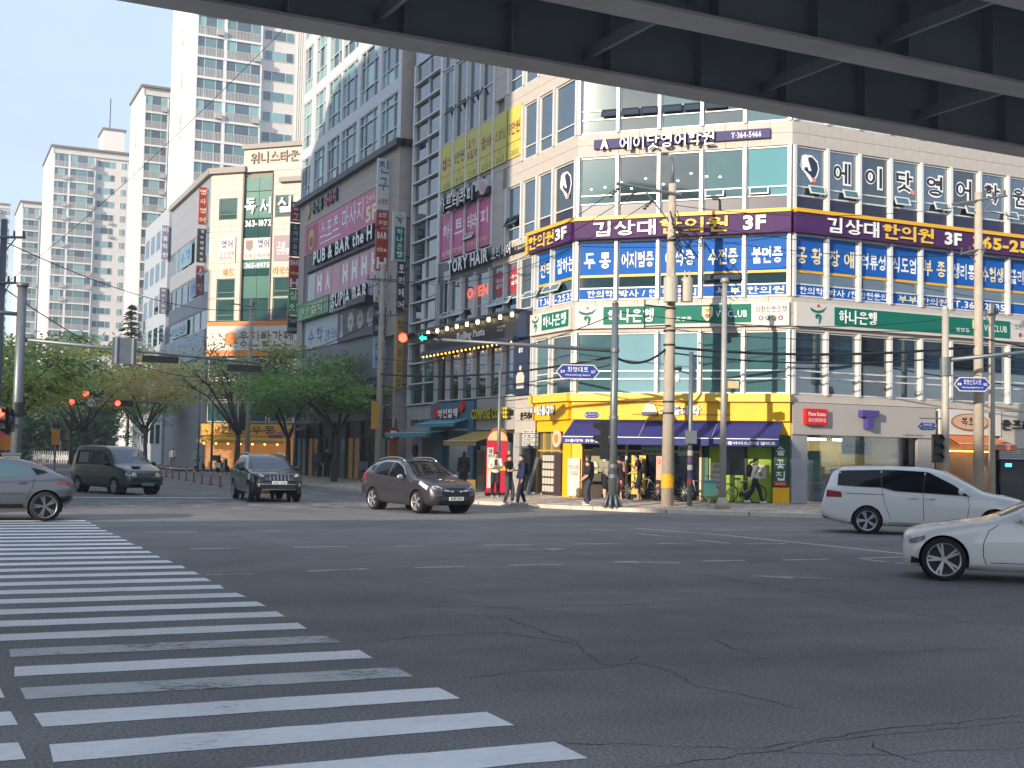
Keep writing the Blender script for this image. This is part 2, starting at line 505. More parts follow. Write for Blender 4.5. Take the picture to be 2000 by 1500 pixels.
def worn(name, c, amt):
    m = bpy.data.materials.new(name)
    m.use_nodes = True
    t = m.node_tree
    b = t.nodes['Principled BSDF']
    b.inputs['Roughness'].default_value = .7
    co = t.nodes.new('ShaderNodeTexCoord')
    mpn = t.nodes.new('ShaderNodeMapping')
    mpn.inputs['Scale'].default_value = (1, 1.6, 1)
    t.links.new(co.outputs['Object'], mpn.inputs['Vector'])
    n = t.nodes.new('ShaderNodeTexNoise'); n.inputs['Scale'].default_value = 9; n.inputs['Detail'].default_value = 12; n.inputs['Roughness'].default_value = .72
    n2 = t.nodes.new('ShaderNodeTexNoise'); n2.inputs['Scale'].default_value = .8; n2.inputs['Detail'].default_value = 4
    ad = t.nodes.new('ShaderNodeMath'); ad.operation = 'ADD'
    t.links.new(mpn.outputs['Vector'], n.inputs['Vector']); t.links.new(co.outputs['Object'], n2.inputs['Vector'])
    t.links.new(n.outputs['Fac'], ad.inputs[0]); t.links.new(n2.outputs['Fac'], ad.inputs[1])
    r = t.nodes.new('ShaderNodeValToRGB')
    e = r.color_ramp.elements
    e[0].position = amt*.5; e[0].color = (.10, .10, .107, 1)
    e[1].position = amt*.5+.07; e[1].color = (c*.8, c*.79, c*.77, 1)
    e2 = r.color_ramp.elements.new(min(.98, amt*.5+.25)); e2.color = (c, c*.985, c*.95, 1)
    h = t.nodes.new('ShaderNodeMath'); h.operation = 'MULTIPLY'; h.inputs[1].default_value = .5
    t.links.new(ad.outputs[0], h.inputs[0]); t.links.new(h.outputs[0], r.inputs['Fac'])
    t.links.new(r.outputs['Color'], b.inputs['Base Color'])
    return m
ASP = asphalt()
PAINT = worn('crossing_paint', .86, .62)
PAINT2 = worn('worn_lane_paint', .62, .84)
PAINT3 = worn('faded_crossing_paint', .6, .80)
PAINT4 = worn('thin_worn_paint', .46, 1.02)
CRK = mat('crack_dark', '#2d2d2f', .95)

road = MB().quad((-900,-700,0),(900,-700,0),(900,1200,0),(-900,1200,0)).build('road', ASP)
tag(road, kind='structure')
rnd = random.Random(3)
def strip(name, p0, p1, wd, m_, z=.004, jit=.01, n=14):
    a = Vector((*p0, 0)); b = Vector((*p1, 0))
    t = (b-a).normalized(); s = Vector((-t.y, t.x, 0))*wd/2
    L_ = [a+(b-a)*(i/n)-s*(1+rnd.uniform(-jit, jit)/wd*2)+t*(rnd.uniform(-1,1)*jit*2 if i in (0,n) else 0) for i in range(n+1)]
    U_ = [a+(b-a)*(i/n)+s*(1+rnd.uniform(-jit, jit)/wd*2)+t*(rnd.uniform(-1,1)*jit*2 if i in (0,n) else 0) for i in range(n+1)]
    v = [(q.x, q.y, z) for q in L_+U_]
    f = [(i, i+1, n+2+i, n+1+i) for i in range(n)]
    return MB().add(v, f).build(name, m_, road)
for k in range(-3, 27):
    y = 7.19+k
    strip('crosswalk_stripe', (.78+rnd.uniform(-.03,.03), y), (3.75+rnd.uniform(-.03,.03), y), .47, PAINT3 if k in (5, 3) else PAINT, jit=.012)
    if k < 20: strip('crosswalk_stripe', (-2.4, y+.12), (.62+rnd.uniform(-.03,.03), y+.12), .47, PAINT, jit=.012)
DS=[(4.54,23.81,5.66,23.8),(6.5,23.84,7.62,23.85),(8.54,23.76,9.59,23.72),(10.42,23.72,11.56,23.68),(12.42,23.68,13.53,23.65),(14.4,23.51,15.56,23.39),(16.35,23.19,17.45,23.01),(3.87,18.86,4.56,18.86),(5.45,19.07,6.46,19.29),(7.27,19.29,8.17,19.28),(8.99,19.39,9.94,19.33),(10.92,19.48,11.79,19.41),(12.81,19.41,13.7,19.34),(14.51,19.28,15.45,19.2),(15.71,26.54,16.02,25.58),(15.92,24.38,16.15,23.38),(15.35,28.38,15.78,27.71),(16.3,19.3,17.5,19.38),(16.23,19.04,16.33,18.12),
(4.5,28.6,5.6,28.6),(6.5,28.7,7.6,28.7),(18.6,27.7,19.8,27.5),(20.6,27.3,21.7,27.1)]
for x0,y0,x1,y1 in DS: strip('lane_dash', (x0,y0), (x1,y1), .14, PAINT2, jit=.012, n=6)
for a,b in (((16.84,28.64),(17.65,26.1)),((17.65,26.1),(17.92,23.25)),((17.92,23.25),(18.07,19.9)),((18.07,19.9),(18.2,14))):
    strip('lane_line', a, b, .16, PAINT2, z=.0035, jit=.02, n=8)
def arrow(x, y, a, s=1.):
    P = [(0,-.08),(1.1,-.08),(1.1,-.34),(1.9,0),(1.1,.34),(1.1,.08),(0,.08)]
    c, n = math.cos(a), math.sin(a)
    MB().add([(x+s*(px*c-py*n), y+s*(px*n+py*c), .0045) for px,py in P], [tuple(range(7))]).build('lane_arrow', PAINT2, road)
arrow(13.3, 16.0, 2.6, .8); arrow(12.2, 19.15, 2.75, .7); arrow(10.6, 22.5, .0, .6); arrow(15.3,13.4,.2,.7)
# far crossing over the side street, its stop line and lane lines
for k in range(14): strip('crosswalk_stripe', (5.2+k*.98, 39.6), (5.2+k*.98, 43.4), .48, PAINT4, jit=.01, n=5)
for k in range(14): strip('crosswalk_stripe', (5.2+k*.98, 44.2), (5.2+k*.98, 45.9), .48, PAINT4, jit=.01, n=5)
strip('stop_line', (4.8,48.2), (11.2,48.2), .4, PAINT)
for k in range(9):
    for x in (7.9,): strip('lane_dash', (x, 50+k*6), (x, 53+k*6), .15, PAINT2, n=5)
    strip('lane_dash', (15.9, 47+k*6), (15.9, 50+k*6), .15, PAINT2, n=5)
strip('lane_line', (11.5,49), (11.5,120), .15, mat('yellow_line', '#a8842a', .8, noise=.2), n=20)
strip('lane_line', (17.9,48), (17.9,82), .15, PAINT2, n=10)
CR=[[(4.11,9.78),(4.82,9.91),(5.47,9.84),(5.91,10.01),(6.2,9.76),(6.95,9.84),(8.16,9.71),(9.32,9.75),(10.2,9.58),(10.89,9.49)],
[(5.99,11.24),(5.74,10.66),(5.54,9.97),(5.69,9.93),(5.88,10.02),(6.11,10.37)],
[(5.91,10.01),(5.98,9.45),(5.8,8.87),(5.92,8.45),(6.0,7.94),(6.1,7.63)],
[(4.82,6.81),(5.55,6.89),(6.1,6.97),(7.45,7.0),(8.35,7.01)],
[(4.08,6.62),(4.73,6.69),(5.5,6.82),(6.01,6.86),(7.29,6.84),(8.13,6.83)],
[(3.77,7.4),(4.37,7.1),(4.82,6.81)],
[(11.4,17.31),(11.33,15.35),(11.18,13.89),(11.11,12.19),(11.09,10.41)],
[(6.29,14.13),(8.12,13.91),(9.93,14.06),(10.99,13.95),(12.02,14.02)],
[(5.7,13.6),(6.07,13.23),(5.97,11.96),(5.99,11.24)],[(5.75,6.73),(5.64,6.39),(5.68,6.11)],[(7.45,11.09),(7.25,10.46),(7.26,10.09)],
[(11.2,23.13),(11.17,20.69),(10.98,17.91),(11.33,15.35)],[(3.79,11.83),(4.55,12.08),(5.55,12.09),(5.94,11.15)],[(4.9,14.23),(6.01,14.35),(6.83,13.69),(7.61,12.4)]]
def crack(pts, wd):
    P = []
    for i in range(len(pts)-1):
        a, b = Vector((*pts[i],0)), Vector((*pts[i+1],0))
        n = max(2, int((b-a).length/.13))
        for k in range(n):
            q = a.lerp(b, k/n)
            P.append(q+Vector((rnd.uniform(-1,1), rnd.uniform(-1,1), 0))*.035)
    P.append(Vector((*pts[-1],0)))
    v = []
    for i, q in enumerate(P):
        t = (P[min(i+1,len(P)-1)]-P[max(i-1,0)]).normalized()
        s = Vector((-t.y,t.x,0))*wd*rnd.uniform(.25,1.0)*(.4 if i in (0,len(P)-1) else 1)
        v += [tuple(q+s+Vector((0,0,.002))), tuple(q-s+Vector((0,0,.002)))]
    MB().add(v, [(2*i,2*i+1,2*i+3,2*i+2) for i in range(len(P)-1)]).build('road_crack', CRK, road)
for i, c in enumerate(CR): crack(c, .008 if i < 6 else .012)

for k in range(26):
    x, y = rnd.uniform(3.9, 14), rnd.uniform(5.5, 20); a = rnd.uniform(0, 6.28); P_ = [(x, y)]
    for j in range(rnd.randint(3, 6)):
        a += rnd.uniform(-.6, .6); x += math.cos(a)*.45; y += math.sin(a)*.45; P_.append((x, y))
    crack(P_, .0045)

# ------------------------------------------------------------------ sidewalks and kerbs
def sz(x, y):      # height of the corner sidewalk: falls from the shop fronts to the kerb
    d = max(22.61-x, (65.84-x-y)/math.sqrt(2), 37.41-y)
    return .28-.16*min(1, max(0, d/4.2))
def paving(name, c1, c2, c3):
    m = bpy.data.materials.new(name)
    m.use_nodes = True
    t = m.node_tree
    b = t.nodes['Principled BSDF']; b.inputs['Roughness'].default_value = .85
    co = t.nodes.new('ShaderNodeTexCoord')
    mp_ = t.nodes.new('ShaderNodeMapping'); mp_.inputs['Rotation'].default_value = (0,0,R_(45))
    br = t.nodes.new('ShaderNodeTexBrick')
    br.inputs['Scale'].default_value = 1.0
    br.inputs['Brick Width'].default_value = .9; br.inputs['Row Height'].default_value = .45; br.inputs['Mortar Size'].default_value = .018
    br.inputs['Color1'].default_value = (*lin(c1),1); br.inputs['Color2'].default_value = (*lin(c2),1); br.inputs['Mortar'].default_value = (*lin(c3),1)
    br.inputs['Bias'].default_value = -.1
    t.links.new(co.outputs['Object'], mp_.inputs['Vector']); t.links.new(mp_.outputs['Vector'], br.inputs['Vector'])
    n = t.nodes.new('ShaderNodeTexNoise'); n.inputs['Scale'].default_value = 3; n.inputs['Detail'].default_value = 8
    t.links.new(co.outputs['Object'], n.inputs['Vector'])
    r = t.nodes.new('ShaderNodeMapRange'); r.inputs['To Min'].default_value = .6; r.inputs['To Max'].default_value = 1.3
    t.links.new(n.outputs['Fac'], r.inputs['Value'])
    x = t.nodes.new('ShaderNodeVectorMath'); x.operation = 'SCALE'
    t.links.new(br.outputs['Color'], x.inputs[0]); t.links.new(r.outputs['Result'], x.inputs['Scale'])
    t.links.new(x.outputs['Vector'], b.inputs['Base Color'])
    return m
PAVE = paving('sidewalk_paving', '#dccbb4', '#a79b8e', '#7a736b')
PAVE2 = paving('grey_paving', '#8f8c88', '#7b7975', '#5a5855')
KERB = mat('kerb_stone', '#cdc2b2', .85, noise=.15, ns=5)
kp = [(18.7,82),(18.7,70),(18.7,60),(18.7,50),(18.7,45.5),(18.8,43),(19.6,40.6),(21.0,38.4),(22.6,36.3),(24.6,34.5),(26.6,33.2),(30,32.6),(40,32.5),(60,32.5),(110,32.5)]
fp = [(24.5,82),(24.5,70),(24.5,60),(24.5,50),(24.5,46.5),(24.4,44.5),(25,43.5),(26,42.5),(27,41.5),(28,40.5),(29,39.5),(31,38.6),(40,38.6),(60,38.6),(110,38.6)]
sw = MB()
NS = 6
for a, b in zip(kp, fp):
    for i in range(NS+1):
        x = a[0]+(b[0]-a[0])*i/NS; y = a[1]+(b[1]-a[1])*i/NS
        sw.v.append((x, y, sz(x, y)))
for j in range(len(kp)-1):
    for i in range(NS):
        q = j*(NS+1)+i
        sw.f.append([q, q+NS+1, q+NS+2, q+1]); sw.mi.append(0)
sidewalk = sw.build('sidewalk', PAVE)
tag(sidewalk, kind='structure')
def kerbs(poly, z, parent, step=1.0, wd=.18):
    P = [Vector((*q,0)) for q in poly]
    for i in range(len(P)-1):
        a, b = P[i], P[i+1]
        n = max(1, round((b-a).length/step))
        t = (b-a).normalized(); s = Vector((t.y,-t.x,0))*wd
        for k in range(n):
            p = a.lerp(b, k/n)+t*.006; q = a.lerp(b, (k+1)/n)-t*.006
            o = Vector((0,0,z)); w_ = Vector((0,0,-.2))
            MB().hexa([tuple(v_) for v_ in (p+w_, q+w_, q+s+w_, p+s+w_, p+o, q+o, q+s+o*.96, p+s+o*.96)]).build('kerb_stone', KERB, parent)
kerbs(kp[2:12]+[(36,32.5)], .135, sidewalk)
kerbs([(36,32.5),(110,32.5)], .135, sidewalk, 6)
kerbs([(18.7,82),(18.7,60)], .135, sidewalk, 3)
# west corner sidewalk across the side street
wk = [(4.2,160),(4.2,44),(3.4,40),(1.4,37),(-2,36),(-120,36)]
west = MB()
west.add([(x,y,.125) for x,y in wk]+[(-120,160,.125)], [tuple(range(6,-1,-1))])
ws = west.build('sidewalk', PAVE2); tag(ws, kind='structure')
kerbs(wk[::-1][1:4]+wk[::-1][3:5], .135, ws, 1.5)
kerbs([(4.2,44),(4.2,110)], .135, ws, 4)
far = MB().add([(18.7,104,.125),(60,104,.125),(60,200,.125),(18.7,200,.125)], [(0,1,2,3)]).build('sidewalk', PAVE2); tag(far, kind='structure')
near = MB().add([(-1.5,-30,.12),(80,-30,.12),(80,1.2,.12),(-1.5,1.2,.12)], [(0,1,2,3)]).build('sidewalk', PAVE2); tag(near, kind='structure')

# ------------------------------------------------------------------ elevated road overhead
OA = 2.07
def overpass():
    web = mat('girder_web_paint', '#b2b4b8', .6, .1, noise=.1, ns=.6)
    fl = mat('girder_flange_paint', '#ebe2d6', .5, .0, noise=.22, ns=.45)
    dk = mat('deck_underside', '#7b8085', .9, noise=.2, ns=.8)
    ca, sa = math.cos(R_(OA)), math.sin(R_(OA))
    x0, y0 = 2.16, 17.95
    t = thing('elevated_road', 'dark steel girder underside of elevated road crossing overhead', 'bridge', (x0, y0, 0), R_(OA))
    A, B = -75, 110
    H = 8.0
    for g in range(4):
        yo = -g*2.93
        MB().box(A, yo-.58, H, B, yo, H+.05).build('lower_flange', fl, t, world=False)
        w_ = MB().box(A, yo-.31, H+.052, B, yo-.27, H+1.75)
        for k in range(-44, 58):
            x = k*1.79+.5
            w_.box(x, yo-.27, H+.052, x+.03, yo-.06, H+1.75)
            w_.box(x, yo-.52, H+.052, x+.03, yo-.31, H+1.75)
        w_.build('girder_web', web, t, world=False)
        if g < 3:
            for k in range(-22, 28):
                x = 7.28+k*3.57
                MB().box(x-.035, yo-2.93-.26, H+.22, x+.035, yo-.32, H+.25).box(x-.012, yo-2.93-.26, H+.26, x+.012, yo-.32, H+.42).box(x-.02, yo-2.93-.26, H+1.3, x+.02, yo-.32, H+1.36).build('cross_frame', web, t, world=False)
    MB().box(A, -9.9, H+1.755, B, .5, H+2.15).build('deck_slab', dk, t, world=False)
    MB().box(A, .25, H+2.15, B, .5, H+2.9).build('parapet', concrete, t, world=False)
    MB().box(A, -9.9, H+2.15, B, -9.65, H+3.15).build('parapet', concrete, t, world=False)
    for x in (-38, 78):
        p_ = MB().box(x-1.2, -9.2, H-1.6, x+1.2, -.2, H-.02)
        for yy in (-4.7,): p_.cyl(x, yy, -.1, H-1.6, .9, n=20)
        p_.build('pier', concrete, t, world=False)
overpass()
# ------------------------------------------------------------------ unseen blocks added outside the picture to shade the street and bounce light
def plain_block(label, x0, y0, x1, y1, hgt, col):
    t = thing('office_block', label, 'building', ((x0+x1)/2, (y0+y1)/2, 0))
    wl = mat('block_wall_'+col[1:], col, .8, noise=.1, ns=.6)
    MB().box(x0, y0, 0, x1, y1, hgt).build('wall', wl, t)
    n = int(hgt/3.6)
    g = MB()
    for k in range(1, n):
        g.box(x1, y0+.8, k*3.6+.9, x1+.05, y1-.8, k*3.6+2.7)
        g.box(x0+.8, y0-.05, k*3.6+.9, x1-.8, y0, k*3.6+2.7)
        g.box(x0+.8, y1, k*3.6+.9, x1-.8, y1+.05, k*3.6+2.7)
    g.build('window_band', glassS, t)
    return t
plain_block('pale office block on the west corner beyond the crossing', -40, 31.4, -16, 57, 37, '#dcd8d0')
plain_block('grey office block further up the west side of the street', -40, 60, -16, 80, 33, '#d6d3cd')
plain_block('cream office block far up the west side of the street', -40, 94, -16, 112, 30, '#dbd5c8')
plain_block('brown office block far down the cross road behind the crossing', -74, -75, -62, -8.0, 34, '#a08f7d')
# ------------------------------------------------------------------ corner building
AX, BY, CC = 22.613, 37.406, 5.818
FL = Fr(AX, BY+CC, -90)             # side-street front, u negative away from the corner
FC = Fr(AX, BY+CC, -45)             # chamfer, u 0..8.23
FR = Fr(AX+CC, BY, 0)               # cross-road front, u 0..
CW = CC*math.sqrt(2)
LEN_L, LEN_R = -18.5, 34.0
cb = thing('corner_building', 'cream panelled chamfered corner building covered in shop and clinic signs', 'building', FC.p(4, 0, 0))
core = [(AX+.22, BY+CC+18.5), (AX+.22, BY+CC+.08), (AX+CC+.08, BY+.22), (AX+CC+34, BY+.22), (AX+CC+34, BY+CC+18.5)]
low = [(AX+.22, BY+CC+18.5), (AX+.22, BY+CC+.08), (25.97, BY+2.754), (AX+CC+34, BY+2.754), (AX+CC+34, BY+CC+18.5)]
MB().prism(low, 0, 3.9).prism(core, 3.9, 25.5).build('wall_core', mat('wall_core_grey', '#8e8a85', .9, noise=.08), cb)
MB().prism([(x,y) for x,y in core], 25.5, 25.9).build('roof', mat('roof_grey', '#6f6f6d', .9), cb)

PM = {}
def panel(F, u0, u1, z0, z1, m_, parent, d0=-.21, d1=0., name='wall_panel', g=.012):
    key = (round(u1-u0,3), round(z1-z0,3), d0, d1, m_.name)
    if key not in PM:
        PM[key] = MB().box(0, 0, 0, u1-u0-g, z1-z0-g, d1-d0).mesh(name, m_)
    return link(name, PM[key], parent, True, F.M(u0+g/2, d0, z0+g/2))
def clad(F, u0, u1, z0, z1, nu, nz, m_, parent, **k):
    du, dz = (u1-u0)/nu, (z1-z0)/nz
    for i in range(nu):
        for j in range(nz): panel(F, u0+i*du, u0+(i+1)*du, z0+j*dz, z0+(j+1)*dz, m_, parent, **k)
def window(F, u0, u1, z0, z1, gl, parent, tr=(), fw_=.05, fm=alu, d=-.06, gd=-.11, gls=None):
    fr_ = MB()
    fr_.fbox(F, u0, u1, gd-.02, d, z0, z0+fw_).fbox(F, u0, u1, gd-.02, d, z1-fw_, z1)
    fr_.fbox(F, u0, u0+fw_, gd-.02, d-.002, z0+fw_, z1-fw_).fbox(F, u1-fw_, u1, gd-.02, d-.002, z0+fw_, z1-fw_)
    for t_ in tr: fr_.fbox(F, u0+fw_, u1-fw_, gd-.02, d-.004, t_-.025, t_+.025)
    o = fr_.build('window', fm, parent)
    zs = [z0+fw_, *tr, z1-fw_]
    for k in range(len(zs)-1):
        a = zs[k]+(.025 if k else 0); b = zs[k+1]-(.025 if k < len(zs)-2 else 0)
        MB().fbox(F, u0+fw_, u1-fw_, gd-.015, gd, a, b).build('pane', (gls[k] if gls else gl), o)
    return o
def vent(F, u0, u1, z0, z1, tilt, parent, m_=glassB):
    # top-hung sash pushed out at the bottom
    s_ = MB(); h = z1-z0; c, n = math.cos(R_(tilt)), math.sin(R_(tilt))
    def q(u, a, t_): return F.p(u, -.04+n*a+c*t_, z1-c*a+n*t_)
    def bx(ua, ub, a0, a1, t0, t1): s_.hexa([q(ua,a1,t1),q(ub,a1,t1),q(ub,a1,t0),q(ua,a1,t0),q(ua,a0,t1),q(ub,a0,t1),q(ub,a0,t0),q(ua,a0,t0)])
    s_.m(0); bx(u0,u1,0,.05,0,.04); bx(u0,u1,h-.05,h,0,.04); bx(u0,u0+.05,.05,h-.05,0,.038); bx(u1-.05,u1,.05,h-.05,0,.038)
    s_.m(1); bx(u0+.05,u1-.05,.05,h-.05,.012,.024)
    return s_.build('vent_sash', [dark if m_ is glassD else alu, m_], parent)
def mull(F, u, z0, z1, parent, w_=.13, d1=.07, m_=alu):
    return MB().fbox(F, u-w_/2, u+w_/2, -.2, d1, z0, z1).build('mullion', m_, parent)

mC = [0.06, 1.62, 3.25, 4.88, 6.5, 8.14]
mR = [.10+1.5*k for k in range(0, 20)]
mL4 = [-.1, -2.05, -3.52, -5.0, -6.55]
rg = random.Random(11)
# --- wall bands (stone panels) : C, R, L
for z0, z1, nz in ((6.56, 7.80, 2), (13.38, 14.30, 2), (16.66, 17.55, 2), (20.0, 21.0, 2)):
    clad(FC, 0, CW, z0, z1, 10, nz, stone, cb)
    clad(FR, 0, 15, z0, z1, 10 if z0 < 7 else 20, nz, stone, cb)
    clad(FR, 15, LEN_R, z0, z1, 5, 1, stone, cb)
    clad(FL, -7.0, 0, z0, z1, 7, nz, stone, cb)
clad(FC, 0, CW, 10.1, 10.98, 5, 1, stone, cb); clad(FR, 0, LEN_R, 10.1, 10.98, 12, 1, stone, cb); clad(FL, -6.6, 0, 10.1, 10.98, 4, 2, stone, cb)
clad(FC, 0, CW, 3.95, 4.24, 5, 1, stone, cb); clad(FR, 0, 15, 3.95, 4.24, 10, 1, stone, cb); clad(FR, 15, LEN_R, 3.95, 4.24, 4, 1, stone, cb)
# --- windows
def row(F, ms, z0, z1, tr, mats_, gl=None, mw=.105):
    for k in range(len(ms)-1):
        g_ = mats_[k % len(mats_)]
        window(F, ms[k]+mw/2, ms[k+1]-mw/2, z0, z1, g_, cb, tr)
        mull(F, ms[k], z0-.02, z1+.02, cb, mw)
    mull(F, ms[-1], z0-.02, z1+.02, cb, mw)
glassI = mat('glass_ice', '#7aa2ae', .06, spec=.7, ior=1.55, noise=.06, ns=1.5)
row(FC, mC, 4.25, 6.55, (4.80, 5.10), [glassB, glassI, glassI, glassB, glassB])
row(FC, mC, 7.82, 10.1, (8.28, 8.72), [glassT])
row(FC, mC, 10.99, 13.37, (11.55,11.88), [glassB, glassT, glassT, glassB, mat('glass_aqua', '#4f8c93', .05, spec=.8, ior=1.6)])
row(FC, mC, 14.31, 16.65, (14.85, 15.2), [glassB, glassT])
row(FC, mC, 17.56, 20.0, (18.1,), [glassT])
row(FC, mC, 21.0, 23.4, (21.6,), [glassT])
row(FR, mR, 4.25, 6.55, (4.85, 5.1), [glassS, glassS, glassD])
row(FR, mR, 7.82, 10.1, (8.28, 8.72), [glassS])
row(FR, mR, 10.99, 13.37, (11.55, 11.88), [glassS, glassS, glassD])
row(FR, mR, 14.31, 16.65, (14.85,), [glassS])
row(FR, mR, 17.56, 20.0, (18.1,), [glassS])
clad(FR, 0, LEN_R, 23.4, 25.4, 10, 2, stone, cb); clad(FC, 0, CW, 23.4, 25.4, 5, 2, stone, cb); clad(FR, 0, LEN_R, 20.0, 21.0, 10, 1, stone, cb, d1=.004) if False else None
# L side stone part
row(FL, [-3.52, -2.05, -.1], 4.25, 6.55, (4.85, 5.1), [glassB, glassT], mw=.12)
row(FL, [-3.52, -2.05, -.1], 7.82, 10.1, (8.28, 8.72), [glassT], mw=.12)
row(FL, [-6.55, -5.0, -3.52, -2.05, -.1], 10.99, 13.37, (11.55,), [glassS, glassS, glassS, glassD], mw=.12)
row(FL, [-5.0, -3.52, -2.05, -.1], 14.31, 16.65, (14.85,), [glassS], mw=.12)
clad(FL, -6.6, -5.06, 14.31, 16.65, 2, 5, stone, cb)
row(FL, [-6.55, -5.0, -3.52, -2.05, -.1], 17.56, 20.0, (18.1,), [glassS], mw=.12)
clad(FL, -6.6, 0, 21.0, 25.4, 6, 6, stone, cb)
# L curtain wall with thin mullions, floors 2..6
mL = [-14.45+1.6*k for k in range(0, 5)]
row(FL, [-14.6, -13.0, -11.4, -9.85, -8.2, -6.6, -5.15, -3.75], 7.95, 10.1, (8.55,), [glassT, glassS, glassD, glassS], mw=.1)
row(FL, [-14.6, -13.0, -11.4, -9.85, -8.2, -6.6, -5.15, -3.75], 4.35, 6.7, (), [glassD, glassD, glassS], mw=.1)
row(FL, [-14.4, -12.8, -11.2, -9.62, -8.06], 11.1, 14.55, (13.45,), [glassS, glassD], mw=.1)
row(FL, [-14.4, -12.8, -11.2, -9.62, -8.06], 14.56, 16.9, (), [glassT], mw=.1)
row(FL, [-14.4, -12.8, -11.2, -9.62, -8.06], 16.95, 20.6, (18.6,), [glassB, glassT, glassS, glassT], mw=.1)
row(FL, [-14.4, -12.8, -11.2, -9.62, -8.06], 20.7, 24.4, (22.4,), [glassS, glassT], mw=.1)
clad(FL, -8.0, -6.6, 10.1, 13.4, 2, 5, stone, cb); clad(FL, -8.0, -5.06, 14.32, 16.95, 3, 4, stone, cb, d1=-.02)
clad(FL, -8.0, -6.6, 13.4, 14.3, 1, 2, stone, cb); clad(FL, -8.0, -6.6, 17.56, 25.4, 1, 8, stone, cb)
MB().fbox(FL, -14.6, -3.7, -.2, -.02, 6.72, 7.94).build('spandrel', mat('spandrel_grey', '#5e6469', .5), cb)
MB().fbox(FL, -14.6, -6.6, -.2, -.02, 10.12, 11.08).build('spandrel', MATS['spandrel_grey'], cb)
# horizontal-louvre stair window
LV = thing('x','','') if False else None
mull(FL, -18.3, 4.2, 22.0, cb, .16); mull(FL, -14.55, 4.2, 22.0, cb, .14); mull(FL, -16.35, 4.2, 21.9, cb, .05, .0)
k = 0
z = 4.25
while z < 21.6:
    MB().fbox(FL, -18.24, -14.62, -.15, .10, z, z+.07).build('louvre_rail', alu, cb)
    MB().fbox(FL, -18.24, -16.38, -.15, -.10, z+.07, z+1.03).build('pane', [glassS, glassT, glassD][k % 3], cb)
    MB().fbox(FL, -16.32, -14.62, -.15, -.10, z+.07, z+1.03).build('pane', [glassT, glassS, glassS][k % 3], cb)
    z += 1.04; k += 1
MB().fbox(FL, -18.4, -14.5, -.21, -.02, 22.0, 25.4).build('wall_panel', mat('pale_metal_panel', '#b9c2cb', .5, .2, noise=.06), cb)
# lower film on the language-school windows
for ms, F in ((mC, FC), (mR, FR)):
    for q in range(len(ms)-1):
        MB().fbox(F, ms[q]+.12, ms[q+1]-.12, -.109, -.104, 11.04, 11.5).build('window_film', navy, cb)
for q in ([-3.52,-2.05,-.1],):
    for i in range(2): MB().fbox(FL, q[i]+.11, q[i+1]-.11, -.109, -.104, 11.04, 11.5).build('window_film', navy, cb)
# vents
for u in (4.95, 6.6): vent(FC, u+.06, u+.78, 11.58, 11.88, 14, cb)
for u0_, u1_ in ((.95,1.55),(1.75,2.45),(2.48,3.15),(3.35,4.1),(4.15,4.8),(4.98,5.8)): vent(FC, u0_, u1_, 14.88, 15.2, 22, cb, glassD)
for u in (.75, 2.32, 4.78, 6.75, 8.35, 10.4, 13.4): vent(FR, u, u+.72, 11.6, 11.95, 22, cb)
for u in (5.0,): vent(FC, u, u+1.4, 8.42, 8.70, 20, cb, glassD)
for u in (-2.75, ): vent(FL, u, u+1.5, 8.30, 8.66, 30, cb)
for u in (-13.9, -12.4, -8.7, -7.3, -4.6): vent(FL, u, u+1.35, 8.28, 8.62, 28, cb)
vent(FL, -6.45, -5.2, 11.6, 12.05, 30, cb, glassD); vent(FL, -11.3, -10.2, 11.75, 12.05, 26, cb); 
for u in (-13.9, -12.3, -10.7): vent(FL, u, u+1.2, 18.3, 18.62, 25, cb, glassD)
# ceiling lamps seen through the school windows
for i, (u, z) in enumerate(((1.1,12.2),(1.75,12.35),(2.15,12.1),(2.7,12.45),(3.4,12.2),(3.95,12.3),(4.45,12.55),(5.05,12.4),(5.55,12.35),(.55,12.15))):
    MB().disc(FC, u, z, .045, -.108, -.103, 10, .03).build('ceiling_lamp', mat('ceiling_lamp_glow', '#fff4dc', .4, emit=4.0), cb)

# --- ground floor shell
MB().fbox(FL, LEN_L, 0, -.21, 0, .1, .34).build('plinth', stone2, cb)
MB().fbox(FR, 0, LEN_R, -.21, 0, .1, .32).build('plinth', stone2, cb)
clad(FL, -18.45, -14.9, .34, 4.2, 4, 5, stone2, cb)
clad(FL, -9.4, -5.3, 2.9, 4.3, 6, 3, stone2, cb); clad(FL, -5.3, -3.2, 2.75, 4.3, 3, 3, stone, cb)
clad(FL, -5.4, -4.8, .34, 2.75, 1, 4, stone2, cb)
sy = mat('shop_yellow', '#f2b705', .5, noise=.04, ns=1.5)
sy2 = mat('shop_yellow_light', '#f5c648', .5, noise=.05)
# waffle shop: yellow fascia on chamfer and a strip of the side street
MB().fbox(FC, 0, CW, -.2, .22, 3.24, 3.93).build('fascia', sy, cb)
MB().fbox(FL, -3.15, .0, -.2, .22, 3.24, 3.93).build('fascia', sy, cb)
MB().fbox(FC, -.02, CW+.02, -.2, .36, 3.935, 4.235).build('cornice', sy2, cb)
MB().fbox(FL, -3.3, .12, -.2, .36, 3.937, 4.238).build('cornice', sy2, cb)
MB().fbox(FC, 0, CW, -.2, .05, 2.72, 3.235).build('fascia', sy, cb)
MB().fbox(FL, -3.15, 0, -.2, .08, 2.78, 3.235).build('fascia', sy, cb)
MB().fbox(FC, .02, .42, -.2, .12, .2, 2.715).build('pier', sy, cb)
MB().fbox(FL, -.62, .03, -.2, .10, .2, 2.775).build('pier', sy, cb)
MB().fbox(FC, 7.62, CW-.02, -.2, .10, .2, .85).build('pier', sy, cb)
